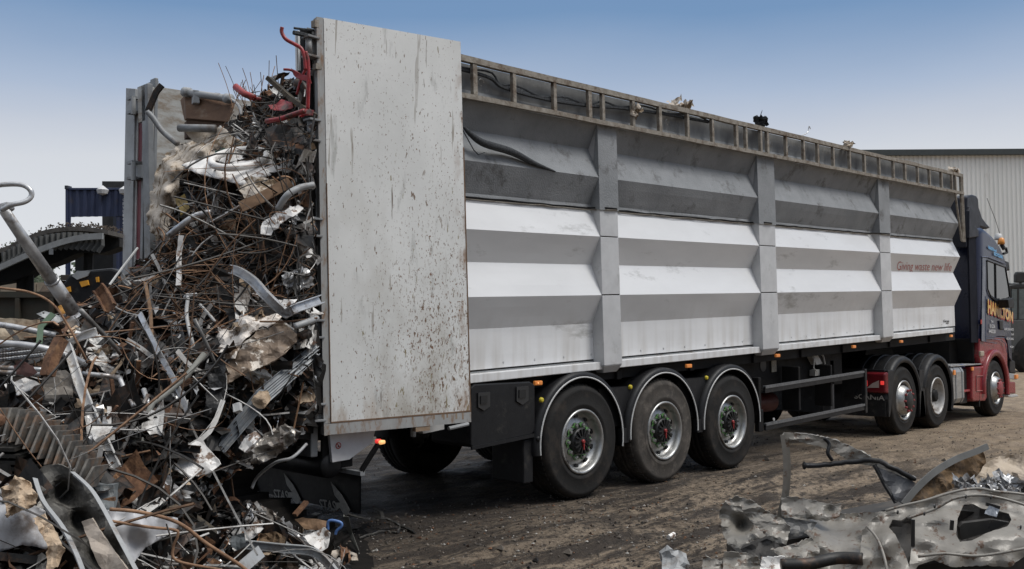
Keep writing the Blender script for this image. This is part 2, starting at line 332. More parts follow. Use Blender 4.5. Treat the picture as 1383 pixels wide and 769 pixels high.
def text_mb(txt, fn, bold=0.0, size_fit=True, shear=0.0, mb=None):
    """letters as real mesh, mapped by fn(u, v): u 0..1 across, v 0..1 up"""
    cu = bpy.data.curves.new('t', 'FONT'); cu.body = txt; cu.size = 1; cu.offset = bold; cu.shear = shear; cu.resolution_u = 3
    o = bpy.data.objects.new('t', cu); scn.collection.objects.link(o)
    dg = bpy.context.evaluated_depsgraph_get(); me = bpy.data.meshes.new_from_object(o.evaluated_get(dg))
    vs = [v.co.copy() for v in me.vertices]; fs = [tuple(p.vertices) for p in me.polygons]
    bpy.data.objects.remove(o); bpy.data.curves.remove(cu); bpy.data.meshes.remove(me)
    x0, x1 = min(v.x for v in vs), max(v.x for v in vs); y0, y1 = min(v.y for v in vs), max(v.y for v in vs)
    mb = mb or MB(); mb.add([fn((v.x-x0)/(x1-x0), (v.y-y0)/(y1-y0)) for v in vs], fs); return mb
def quad_fn(bl, br, tr, tl, out=(0, 0, 0)):
    bl, br, tr, tl, out = map(Vector, (bl, br, tr, tl, out))
    return lambda u, v: (bl*(1-u)+br*u)*(1-v)+(tl*(1-u)+tr*u)*v+out

def inpoly(x, y, P):
    c = False; j = len(P)-1
    for i in range(len(P)):
        xi, yi, xj, yj = P[i][0], P[i][1], P[j][0], P[j][1]
        if (yi > y) != (yj > y) and x < (xj-xi)*(y-yi)/(yj-yi)+xi: c = not c
        j = i
    return c
def ridged(p, f, seed=0):
    q = Vector(p)*f+Vector((seed*3.1, seed*1.7, seed*5.3))
    return (1-abs(noise.noise(q))*2)+.5*(1-abs(noise.noise(q*2.1))*2)-.7
def sheet(outline, holes=(), mids=(), step=6, amp=.02, freq=5, seed=1, thick=.004, tear=1.0, smooth=False, mb=None, bumps=()):
    """a torn or crumpled sheet: outline [(px,py,D)] met at real distances D, own thickness"""
    rnd = random.Random(seed); P2 = []; ctrl = list(outline)+list(mids)
    def edge(poly, tr):
        out = []
        for i in range(len(poly)):
            a, b2 = poly[i], poly[(i+1) % len(poly)]; d = math.hypot(b2[0]-a[0], b2[1]-a[1]); n = max(1, int(d/step))
            for k in range(n):
                t = k/n; w = tr*(0 if k == 0 else 1)
                out.append((a[0]+(b2[0]-a[0])*t+rnd.uniform(-w, w), a[1]+(b2[1]-a[1])*t+rnd.uniform(-w, w)))
        return out
    O = edge(outline, tear); HS = [edge(h, tear*.4) for h in holes]
    pts = [Vector(p) for p in O]; edges = [(i, (i+1) % len(O)) for i in range(len(O))]
    for h in HS:
        k = len(pts); pts += [Vector(p) for p in h]; edges += [(k+i, k+(i+1) % len(h)) for i in range(len(h))]
    xs = [p[0] for p in O]; ys = [p[1] for p in O]; y = min(ys)
    while y < max(ys):
        x = min(xs)
        while x < max(xs):
            qx, qy = x+rnd.uniform(-.35, .35)*step, y+rnd.uniform(-.35, .35)*step
            if inpoly(qx, qy, O) and not any(inpoly(qx, qy, h) for h in HS): pts.append(Vector((qx, qy)))
            x += step
        y += step*.9
    vo, _, tri, *_ = delaunay_2d_cdt(pts, edges, [], 0, 1e-4)
    F = []
    for f in tri:
        cx = sum(vo[i][0] for i in f)/len(f); cy = sum(vo[i][1] for i in f)/len(f)
        if inpoly(cx, cy, O) and not any(inpoly(cx, cy, h) for h in HS): F.append(tuple(f))
    V = []
    for v in vo:
        sw = sd = 0
        for c in ctrl:
            w = 1/((v[0]-c[0])**2+(v[1]-c[1])**2+25)**1.5; sw += w; sd += w*c[2]
        V.append(at(v[0], v[1], sd/sw))
    n = (at(ctrl[0][0], ctrl[0][1], ctrl[0][2])-CAM).normalized()*-1
    VV = []
    for v2, v in zip(vo, V):
        vr = Vector((v.dot(RR)*.42+v.z*.2, v.dot(_f)*.6, v.z*1.25-v.dot(RR)*.15)) if smooth == 4 else v
        d = amp*(ridged(vr, freq, seed) if smooth is False or smooth >= 3 else .55*noise.noise(v*freq+Vector((seed*3.1, 0, 0)))+.75*(1-abs(noise.noise(v*freq*1.5+Vector((seed, 7, 0)))*2.6))**3 if smooth == 2 and abs(noise.noise(v*freq*1.5+Vector((seed, 7, 0)))*2.6) < 1 else 1.3*noise.noise(v*freq+Vector((seed*3.1, 0, 0)))+.5*max(0, noise.noise(v*freq*1.9+Vector((seed, 7, 0))))) if amp else 0
        for (bx, by, br, bh) in bumps:
            q = math.hypot(v2[0]-bx, v2[1]-by)/br
            if q < 1: d += bh*(1-q*q)**2
        VV.append(v+n*d)
    # thickness along true vertex normals
    N = [Vector((0, 0, 0)) for _ in VV]
    F2 = []
    for f in F:
        a, b2, c = VV[f[0]], VV[f[1]], VV[f[2]]; m = (b2-a).cross(c-a)
        if m.dot(n) < 0: f = tuple(reversed(f)); m = -m
        F2.append(f)
        for i in f: N[i] += m
    k = len(VV); back = [v-(q.normalized() if q.length > 0 else n)*thick for v, q in zip(VV, N)]
    FF = list(F2)+[tuple(i+k for i in reversed(f)) for f in F2]; cnt = {}
    for f in F2:
        for i in range(3): cnt[(f[i], f[(i+1) % 3])] = 1
    for (a, b2) in list(cnt):
        if (b2, a) not in cnt: FF.append((b2, a, a+k, b2+k))
    mb = mb or MB(); mb.smooth = bool(smooth); mb.add(VV+back, FF); return mb
def wob(path, n=5, amp=.01, seed=0):
    rnd = random.Random(seed); out = []
    for i in range(len(path)-1):
        for k in range(n):
            out.append(Vector(path[i]).lerp(Vector(path[i+1]), k/n)+(Vector((rnd.uniform(-1, 1), rnd.uniform(-1, 1), rnd.uniform(-1, 1)))*amp if (i or k) else Vector((0, 0, 0))))
    out.append(Vector(path[-1])); return out
def curve(pts, n=6):        # smooth path through the points
    P = [Vector(p) for p in pts]; out = []
    for i in range(len(P)-1):
        p0, p1, p2, p3 = P[max(i-1, 0)], P[i], P[i+1], P[min(i+2, len(P)-1)]
        for k in range(n):
            t = k/n; out.append(.5*((2*p1)+(p2-p0)*t+(2*p0-5*p1+4*p2-p3)*t*t+(3*p1-p0-3*p2+p3)*t**3))
    out.append(P[-1]); return out

# ================================================================ GROUND
def ground_z(x, y):
    d = math.hypot(x-4, y+2)
    if d > 60: return 0
    k = max(0, 1-d/60)
    rut = 0
    for yy in (-1.1, -1.55, -2.9, -3.3): rut += -.035*math.exp(-((y-yy-.25*sin(x*.35))/.13)**2)+.02*math.exp(-((y-yy-.25*sin(x*.35)-.22)/.1)**2)
    n = .030*noise.noise(Vector((x*.5, y*1.1, 0)))+.018*noise.noise(Vector((x*2.0, y*3.2, 3)))+.013*noise.noise(Vector((x*6, y*8, 5)))
    under = 1 if (y > -.6) else 1
    w = min(1, abs(y-.2)/.7) if -.5 < y < 2.7 and x > 2 else 1
    return (n+rut)*k*max(.12, w)-.004
def axis(lo, hi, c, fine, n):
    out = [c]; s = fine; x = c
    while x < hi: x += s; s *= 1.0 if x < c+n else 1.12; out.append(x)
    s = fine; x = c
    while x > lo: x -= s; s *= 1.0 if x > c-n*.55 else 1.12; out.insert(0, x)
    return out
gx = axis(-900, 1500, 4.5, .062, 11); gy = axis(-900, 1500, -2.0, .045, 5.5)
g = MB(); g.keep = True; g.smooth = True
vs = [(x, y, ground_z(x, y)) for y in gy for x in gx]; nx = len(gx)
fs = [(j*nx+i, j*nx+i+1, (j+1)*nx+i+1, (j+1)*nx+i) for j in range(len(gy)-1) for i in range(nx-1)]
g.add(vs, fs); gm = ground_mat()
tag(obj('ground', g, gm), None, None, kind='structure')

# loose stones and scraps trodden into the yard
def grit():
    rnd = random.Random(5); mb = MB(); stm = [mat('yard_stone', (.13, .11, .09), (.07, .06, .05), rough=.95, island=.6), mat('yard_pale_bit', (.36, .34, .31), (.25, .24, .22), rough=.8, island=.5), drk, rst]
    for i in range(9000):
        x = rnd.uniform(-1.5, 13); y = rnd.uniform(-4.2, 1.2) if rnd.random() < .85 else rnd.uniform(0, 4)
        if rnd.random() < .45: x = rnd.uniform(-.5, 3.5); y = rnd.uniform(-3.3, .6)
        s = .004+.014*rnd.random()**2.5; z = ground_z(x, y)
        if rnd.random() < .015: s *= 2.6
        mb.cur = rnd.choices([0, 1, 2, 3], [60, 14, 16, 10])[0]
        c = Vector((x, y, z+s*.25)); vs = []
        for d in ((1, 0, 0), (-.6, .8, 0), (-.5, -.9, 0), (0, 0, .7), (.1, .1, -.5)):
            vs.append(c+Vector(d)*s*rnd.uniform(.6, 1.4))
        mb.add(vs, [(0, 1, 3), (1, 2, 3), (2, 0, 3), (1, 0, 4), (2, 1, 4), (0, 2, 4)])
    mb.keep = True
    tag(obj('yard_gravel', mb, stm), 'small stones and metal crumbs trodden into the muddy yard', 'gravel', kind='stuff')
grit()

# ================================================================ BACKGROUND
def background():
    # ---- warehouse
    c = onZ(1383, 491, 0); dirv = Vector((RR.x, RR.y, 0)).normalized(); back = Vector((_f.x, _f.y, 0)).normalized()
    dirv = (dirv*cos(radians(-1.5))+back*sin(radians(-1.5)))
    Hh = CAM.z+(_f.dot(c-CAM))*0+ (at(1383, 207, _f.dot(c-CAM))).z-CAM.z
    root = empty('warehouse', c, 'pale grey steel clad warehouse standing beyond the lorry cab, under the open sky', 'warehouse')
    clad = mat('warehouse_cladding', (.80, .81, .79), (.73, .74, .72), scale=.35, rough=.55, dirt=(.60, .60, .57), dirt_amt=.12, dscale=.8, stretch=(1, 1, .3))
    x0, x1 = -16, 26; pitch = .215; mb = MB(); pts = []; x = x0
    while x < x1:
        for dx, dy in ((0, 0), (.10, 0), (.125, .045), (.19, .045)): pts.append((x+dx, dy))
        x += pitch
    bz, tz = 1.2, Hh
    vs = [c+dirv*a+back*b2+Vector((0, 0, z)) for z in (bz, tz) for a, b2 in pts]; n = len(pts)
    mb.add(vs, [(i, i+1, n+i+1, n+i) for i in range(n-1)]); obj('wall_cladding', mb, clad, root)
    def bx(a0, a1, b0, b1, z0, z1, m=None):
        m = m or MB(); p = [c+dirv*a+back*b2+Vector((0, 0, z)) for z in (z0, z1) for a, b2 in ((a0, b0), (a1, b0), (a1, b1), (a0, b1))]; return m.hexa(p)
    obj('base_wall', bx(x0, x1, .06, .35, 0, 1.21), mat('warehouse_plinth', (.10, .10, .10), rough=.9), root)
    obj('gutter', bx(x0-.15, x1, -.22, .1, tz, tz+.28), mat('gutter_grey', (.055, .065, .065), rough=.5), root)
    p = [c+dirv*a+back*b2+Vector((0, 0, z)) for a in (x0, x1) for b2, z in ((.1, tz+.16), (12, tz+2.0), (24, tz+.16), (24, tz+.1), (.1, tz+.1))]
    m = MB(); m.loft([p[:5], p[5:]]); obj('roof', m, mat('roof_sheet', (.20, .215, .22), rough=.6), root)
    m = bx(x0, x0+.1, .3, 24, 0, tz+.1); bx(x0, x1, 23.9, 24, 0, tz+.1, m); obj('far_walls_sheeting', m, clad, root)
    m = bx(-1.6, 6.5, -.03, .05, .05, 3.9); obj('opening_shade', m, mat('dark_doorway', (.035, .035, .035), rough=.8), root)  # dark slab painting the unlit inside of an opening in the wall
    # ---- dark wheel loader beside the cab
    lp = onZ(1376, 503, 0); Dm = _f.dot(lp-CAM)
    rt = empty('wheel_loader', lp, 'dark loading machine parked behind the lorry cab, with a mirror at its front', 'loader')
    def q(px, py, d=0): return at(px, py, Dm+d)
    def slab(poly, dep, mt, nm, bev=.03): m = MB(); m.prism([q(*a) for a in poly], back*dep); return obj(nm, m, mt, rt, bevel=bev)
    ym = mat('machine_dark_paint', (.03, .032, .034), (.02, .02, .02), rough=.5); gl = mat('machine_glass', (.09, .11, .115), (.13, .155, .16), rough=.15)
    slab([(1366, 432), (1420, 432), (1420, 480), (1372, 484), (1366, 470)], 2.2, mat('machine_grey', (.10, .105, .105), rough=.6), 'body')
    slab([(1362, 386), (1372, 384), (1420, 384), (1420, 389), (1366, 390), (1366, 432), (1362, 432)], 1.7, ym, 'cab_frame')
    slab([(1366.6, 390.5), (1373.5, 390.5), (1373.5, 431), (1366.6, 431)], .05, gl, 'window', 0)
    slab([(1376.5, 390.5), (1419, 390.5), (1419, 431), (1376.5, 431)], .05, gl, 'window', 0)
    slab([(1374, 389), (1376, 389), (1376, 432), (1374, 432)], .08, ym, 'door_pillar', 0)
    slab([(1372, 371), (1374, 367), (1384, 367), (1386, 371), (1386, 382), (1372, 382)], .2, ym, 'mirror', .05)
    slab([(1378, 382), (1380, 382), (1380, 385.5), (1378, 385.5)], .08, ym, 'mirror_arm', 0)
    wc = q(1393, 480, .2); m = MB(); ax = back
    rings = []
    for o_, r_ in ((0, .25), (-.05, .55), (0, .74), (.15, .8), (.4, .8), (.5, .7)):
        rings.append([wc+back*(o_-.4)+(dirv*cos(k*pi/14)+Vector((0, 0, 1))*sin(k*pi/14))*r_ for k in range(28)])
    m.loft(rings); obj('wheel', m, tyre, rt)
    # ---- far trees on the left
    fol = mat('far_foliage', (.035, .05, .028), (.06, .075, .045), scale=.6, rough=.95, island=.5); trk = mat('bark', (.06, .05, .04), rough=.95)
    rnd = random.Random(8)
    labels = [(8, 'broad dull green tree at the frame edge, beyond the conveyor', 70, 8), (46, 'dull green tree rising just under the conveyor rail', 74, 8.6), (80, 'small dull green tree nearest the blue container', 68, 7.0), (-40, None, 72, 9)]
    for px, lab, D, hh in labels:
        b0 = at(px, 449, D); b0.z = 0; rt = empty('broadleaf_tree', b0, lab or 'dull green tree left of the conveyor', 'tree', 'trees far beyond the scrap yard')
        m = MB()
        m.tube([b0, b0+Vector((.1, 0, hh*.4)), b0+Vector((0, .2, hh*.75))], [.3, .2, .08], 7); obj('trunk', m, trk, rt)
        m = MB()
        cl = [(Vector((rnd.gauss(0, 2.0), rnd.gauss(0, 1.6), rnd.uniform(hh*.3, hh*.85))), rnd.uniform(.8, 1.6)) for _ in range(26)]
        for cc, cr in cl:
            for k in range(75):
                d = Vector((rnd.gauss(0, 1), rnd.gauss(0, 1), rnd.gauss(0, .8))).normalized()*cr*rnd.uniform(.6, 1.05); p = b0+cc+d; s_ = rnd.uniform(.10, .24)
                if p.z > b0.z+hh*(1.0+.05*rnd.random()): continue
                a = Vector((rnd.uniform(-1, 1), rnd.uniform(-1, 1), rnd.uniform(-1, 1))).normalized(); b3 = a.orthogonal().normalized()
                m.add([p+a*s_, p+b3*s_, p-a*s_, p-b3*s_], [(0, 1, 2, 3)])
        obj('crown', m, fol, rt)
    # ---- pale block wall
    a, b2 = at(-160, 398, 48), at(150, 398, 44); m = MB(); top = at(30, 383, 46).z
    a.z = b2.z = 0; n = 13; blocks = empty('concrete_block_wall', a, 'low wall of pale concrete blocks running behind the conveyor', 'wall')
    for i in range(n):
        for r_ in range(5):
            p, q_ = a.lerp(b2, (i+.02)/n), a.lerp(b2, (i+.98)/n); z0, z1 = top*r_/5+.02, top*(r_+1)/5
            bk = back*.8; m.hexa([p+Vector((0, 0, z0)), q_+Vector((0, 0, z0)), q_+bk+Vector((0, 0, z0)), p+bk+Vector((0, 0, z0)), p+Vector((0, 0, z1)), q_+Vector((0, 0, z1)), q_+bk+Vector((0, 0, z1)), p+bk+Vector((0, 0, z1))])
    obj('block_courses', m, mat('pale_concrete', (.36, .30, .22), (.26, .215, .16), scale=.8, rough=.9), blocks)
    # ---- earth heaps in front of it
    m = MB(); m.smooth = False; hp = mat('shredded_brown_heap', (.035, .026, .02), (.075, .055, .04), scale=4, rough=.95, bump=.8, bscale=8)
    D = 30; vs = []; nx_, ny_ = 90, 16; base = at(-60, 449, D); base.z = 0; rv = Vector((RR.x, RR.y, 0))
    for j in range(ny_):
        for i in range(nx_):
            u, v = i/(nx_-1), j/(ny_-1); w = sin(pi*v)
            h = (2.55+.55*sin(u*9+1)+.35*sin(u*23)) * w + .35*noise.noise(Vector((u*30, v*8, 1)))*w+.2*noise.noise(Vector((u*90, v*20, 1)))*w
            vs.append(base+rv*(u*5.0)+back*(v*6-3)+Vector((0, 0, max(0, h))))
    m.add(vs, [(j*nx_+i, j*nx_+i+1, (j+1)*nx_+i+1, (j+1)*nx_+i) for j in range(ny_-1) for i in range(nx_-1)])
    tag(obj('shredded_metal_mound', m, hp), 'long dark brown mound of shredded metal below the conveyor', 'scrap mound')
    # ---- dark green skip side
    def slab2(rt, nm, poly, D_, dep, mt, bev=.0): m = MB(); m.prism([at(x, y, D_) for x, y in poly], back*dep); return obj(nm, m, mt, rt, bevel=bev)
    skm = mat('dull_green_skip_paint', (.035, .036, .026), (.055, .05, .036), scale=1.2, rough=.7, dirt=(.05, .035, .022), dirt_amt=.4, dscale=2)
    sk = empty('open_skip', Vector((at(30, 480, 16).x, at(30, 480, 16).y, 0)), 'dull olive open skip in front of the brown mound at the frame edge', 'skip')
    slab2(sk, 'side_panel', [(-160, 400), (98, 400), (98, 560), (-160, 560)], 16, 4, skm)
    slab2(sk, 'top_rim', [(-160, 394), (100, 394), (100, 402), (-160, 402)], 15.9, 4.1, skm)
    slab2(sk, 'side_rib', [(20, 402.5), (26, 402.5), (26, 560), (20, 560)], 15.9, .09, skm)
    slab2(sk, 'side_rib', [(66, 402.5), (72, 402.5), (72, 560), (66, 560)], 15.9, .09, skm)
    # ---- blue container on a dark stand
    D = 24; bl = mat('container_blue', (.022, .032, .075), (.03, .04, .085), scale=.8, rough=.55, dirt=(.06, .05, .05), dirt_amt=.15)
    A, Bp = at(89, 254, D), at(176.5, 257, D-.2); rt = empty('shipping_container', Vector((A.x, A.y, 0)), 'dark blue corrugated shipping container with a cut opening, beside the trailer door', 'container')
    ex = (Bp-A); ex.z = 0; Lw = ex.length; ex.normalize(); zt = A.z; zb = at(89, 376, D).z
    def cpt(px, py): # point on the container's face
        d = ray(px, py); nrm = Vector((ex.y, -ex.x, 0)); t = (A-CAM).dot(nrm)/d.dot(nrm); return CAM+d*t
    op = [(118, 293), (156, 295), (156, 375), (88.5, 375)]
    def corr(px0, px1, py0, py1, mb):
        u0, u1 = (cpt(px0, py0)-A).dot(ex), (cpt(px1, py0)-A).dot(ex); z0, z1 = cpt(px0, py1).z, cpt(px0, py0).z; u = u0; k = 0; pr = []
        nb = Vector((-ex.y, ex.x, 0))
        while u < u1-.01:
            for du, dn in ((0, 0), (.07, 0), (.105, .04), (.175, .04)):
                if u+du < u1: pr.append((u+du, dn))
            u += .21
        pr.append((u1, 0))
        vs = [A+ex*a_+nb*b_+Vector((0, 0, z-A.z)) for z in (z0, z1) for a_, b_ in pr]; n_ = len(pr)
        mb.add(vs, [(i, i+1, n_+i+1, n_+i) for i in range(n_-1)])
    m = MB(); corr(92, 176, 256, 293.3, m); corr(157, 176, 293.3, 372, m); corr(92, 96, 293.3, 330, m); obj('side_panel', m, bl, rt)
    nb = Vector((-ex.y, ex.x, 0))
    def cb(px0, px1, py0, py1, d0, d1, mt, nm):
        p = [cpt(px0, py1), cpt(px1, py1), cpt(px1, py0), cpt(px0, py0)]; m = MB(); m.loft([[k+nb*d0 for k in p], [k+nb*d1 for k in p]]); return obj(nm, m, mt, rt, bevel=.01)
    cb(89, 92, 252, 374, -.03, .12, bl, 'corner_post'); cb(89, 92, 252, 374, 2.3, 2.44, bl, 'corner_post'); cb(92, 178, 254, 257, -.02, .1, bl, 'top_rail')
    cb(88.5, 93, 251, 256, -.05, .14, mat('corner_casting', (.05, .055, .07), rough=.6), 'corner_casting')
    cb(70, 147, 225, 340, 2.36, 2.4, mat('inner_container_panel', (.05, .048, .045), (.03, .03, .03), rough=.8), 'far_side_panel')
    cb(92, 178, 256, 258, .1, 2.4, bl, 'roof')
    cb(153, 157, 293, 372, -.01, .06, mat('opening_edge', (.03, .035, .05), rough=.6), 'opening_frame')
    cb(88, 178, 372, 379, -.2, 2.6, mat('stand_brown', (.04, .032, .026), (.06, .045, .035), rough=.9), 'support_beam')
    for a_, b_ in ((80, 87), (122, 127), (170, 176)): cb(a_, b_, 379, 470, -.1, .15, MATS['stand_brown'], 'support_leg')
    cb(92, 152, 333, 372, .3, 1.2, mat('dark_inside', (.012, .012, .012), rough=.9), 'inner_machine')
    for px in (141.5, 171.5):
        m = MB(); p = cpt(px, 257.5); m.lathe([(.0, -.14), (.12, -.10), (.15, 0), (.0, .12)], p-nb*.1, 'z', 12); obj('floodlight', m, lwhite, rt)
    txt = MB(); x = 166.0
    tx = 'CPWU100294 1'
    for i, ch in enumerate(tx):
        if ch == ' ': continue
        y0_ = 268+i*5.2; text_mb(ch, lambda u, v, y0_=y0_: cpt(x+u*3.2, y0_+4.2-v*4.0)-nb*.012, bold=.03, mb=txt)
    for i, ch in enumerate('22G1'):
        y0_ = 268+i*5.0; text_mb(ch, lambda u, v, y0_=y0_: cpt(171.4+u*2.6, y0_+4.0-v*3.8)-nb*.012, bold=.03, mb=txt)
    obj('container_lettering', txt, lwhite, rt)
    # ---- conveyor
    D = 17; cv = empty('conveyor', Vector((at(60, 430, D).x, at(60, 430, D).y, 0)), 'curved belt conveyor carrying dark shreddings, with a pale grey side rail', 'conveyor')
    top = [(-150, 378), (-70, 350), (0, 336), (30, 322), (60, 311), (90, 306.5), (120, 307), (146, 311)]
    tp = curve([at(x, y, D) for x, y in top], 8); bt = mat('conveyor_belt', (.10, .09, .08), (.05, .045, .04), scale=6, rough=.9, bump=.6, bscale=12)
    m = MB()
    for i in range(len(tp)-1):
        a_, b_ = tp[i], tp[i+1]; w = back*1.1; t = Vector((0, 0, -.08)); m.hexa([a_, b_, b_+w, a_+w, a_+t, b_+t, b_+w+t, a_+w+t])
    obj('belt', m, bt, cv)
    m = MB(); lowp = [at(x, y+40-(8 if x > 60 else 0), D) for x, y in top[:-1]]+[at(146, 330, D)]
    lp_ = curve(lowp, 8)
    for i in range(len(tp)-1):
        m.hexa([tp[i]+back*.5+Vector((0, 0, -.1)), tp[i+1]+back*.5+Vector((0, 0, -.1)), tp[i+1]+back*.9+Vector((0, 0, -.1)), tp[i]+back*.9+Vector((0, 0, -.1)), lp_[i]+back*.5, lp_[i+1]+back*.5, lp_[i+1]+back*.9, lp_[i]+back*.9])
    obj('trough', m, mat('conveyor_dark', (.014, .013, .012), rough=.9), cv)
    rl = [(-150, 423), (-60, 388), (0, 361), (45, 341), (80, 328), (110, 321), (138, 319)]
    rp = curve([at(x, y, D-.25) for x, y in rl], 8); m = MB()
    m.tube(rp, 0, flat=(.06, .085), up=(0, 0, 1)); 
    m = MB()
    for i in range(len(rp)-1):
        a_, b_ = rp[i], rp[i+1]; h = Vector((0, 0, .055)); w = back*.06; m.hexa([a_-h, b_-h, b_-h+w, a_-h+w, a_+h, b_+h, b_+h+w, a_+h+w])
    obj('side_rail', m, mat('conveyor_rail_grey', (.27, .28, .275), (.2, .2, .2), rough=.6), cv)
    for i in range(12, len(tp)-1, 2):
        p = tp[i]; m = MB(); q_ = rp[min(i, len(rp)-1)]
        pp = p-back*.12; m.tube([pp+Vector((0, 0, -.12)), pp+Vector((.01, 0, -.30)), pp-RR*.07+Vector((0, 0, -.42))], 0, flat=(.09, .06)); obj('roller_bracket', m, mat('bracket_grey', (.10, .10, .095), rough=.7), cv)
    m = MB(); m.hexa([at(x, y, d) for d in (D-.32, D-.2) for x, y in ((66, 344), (72, 344), (72, 336), (66, 336))]); obj('junction_box', m, greyp, cv)
    m = MB(); rnd = random.Random(3)
    for i in range(900):
        k = rnd.randrange(len(tp)-1); p = tp[k].lerp(tp[k+1], rnd.random())+back*rnd.uniform(0, 1.0)+Vector((0, 0, rnd.uniform(0, .10))); s_ = rnd.uniform(.01, .035)
        a_ = Vector([rnd.uniform(-1, 1) for _ in range(3)]).normalized(); b_ = a_.orthogonal().normalized(); c_ = a_.cross(b_)
        m.add([p+a_*s_, p+b_*s_, p-a_*s_, p-b_*s_*.8, p+c_*s_*.6], [(0, 1, 4), (1, 2, 4), (2, 3, 4), (3, 0, 4), (3, 2, 1, 0)])
    m.keep = True
    tag(obj('belt_shreddings', m, [hp]), 'dark metal shreddings lying along the conveyor belt', 'shreddings', kind='stuff')
    m = MB(); m.tube([at(-140, 470, D+.7), at(-60, 392, D+.7)], .1, 6); m.tube([at(40, 420, D+.7), at(40, 345, D+.7)], .08, 6); 
    for x in (-100, 30, 120): m.tube([at(x, 346 if x < 100 else 330, D+.7), Vector((at(x, 346, D+.7).x, at(x, 346, D+.7).y, 0))], .09, 6)
    obj('support_legs', m, mat('conveyor_dark', ()), cv)
    # ---- black machine with amber reflectors
    D = 15; mc = empty('tracked_machine', Vector((at(120, 420, D).x, at(120, 420, D).y, 0)), 'black machine with amber reflector patches under the blue container', 'machine')
    slab2(mc, 'hood', [(84, 384), (92, 372), (108, 366), (150, 362), (176, 372), (176, 470), (84, 470)], D, 2.2, blk, .04)
    slab2(mc, 'pale_cover', [(97, 373), (104, 366), (121, 366.5), (118, 373), (104, 378)], D-.03, .05, greyl)
    rf = mat('amber_reflector', (.75, .36, .04), (.6, .27, .03), rough=.4)
    slab2(mc, 'reflector', [(107, 381), (118, 378.5), (119.5, 385), (110, 388)], D-.05, .04, rf); slab2(mc, 'reflector', [(88, 389), (94, 387), (95, 394), (88.5, 395.5)], D-.05, .04, rf); slab2(mc, 'reflector', [(129, 375), (132.5, 374), (133, 381), (130, 381.5)], D-.05, .04, rf)
background()

def grime():
    t = white.node_tree; b = t.nodes['Principled BSDF']; N = t.nodes.new; K = t.links.new; src = b.inputs['Base Color'].links[0].from_socket
    co = N('ShaderNodeTexCoord'); sp = N('ShaderNodeSeparateXYZ'); K(co.outputs['Object'], sp.inputs[0])
    # height above the tilted sill
    h = N('ShaderNodeMath'); h.operation = 'MULTIPLY_ADD'; h.inputs[1].default_value = -ST; K(sp.outputs['X'], h.inputs[0]); K(sp.outputs['Z'], h.inputs[2])
    lo = N('ShaderNodeMapRange'); lo.inputs[1].default_value = 1.95; lo.inputs[2].default_value = 1.30; K(h.outputs[0], lo.inputs[0])
    mp = N('ShaderNodeMapping'); mp.inputs['Scale'].default_value = (1, 1, .10); K(co.outputs['Object'], mp.inputs[0])
    n = N('ShaderNodeTexNoise'); n.inputs['Scale'].default_value = 9; n.inputs['Detail'].default_value = 7; K(mp.outputs[0], n.inputs['Vector'])
    r = N('ShaderNodeMapRange'); r.inputs[1].default_value = .45; r.inputs[2].default_value = .75; K(n.outputs['Fac'], r.inputs[0])
    m = N('ShaderNodeMath'); m.operation = 'MULTIPLY'; K(lo.outputs[0], m.inputs[0]); K(r.outputs[0], m.inputs[1])
    x = N('ShaderNodeMix'); x.data_type = 'RGBA'; K(m.outputs[0], x.inputs[0]); K(src, x.inputs[6]); x.inputs[7].default_value = (.47, .45, .42, 1); K(x.outputs[2], b.inputs['Base Color'])
grime()

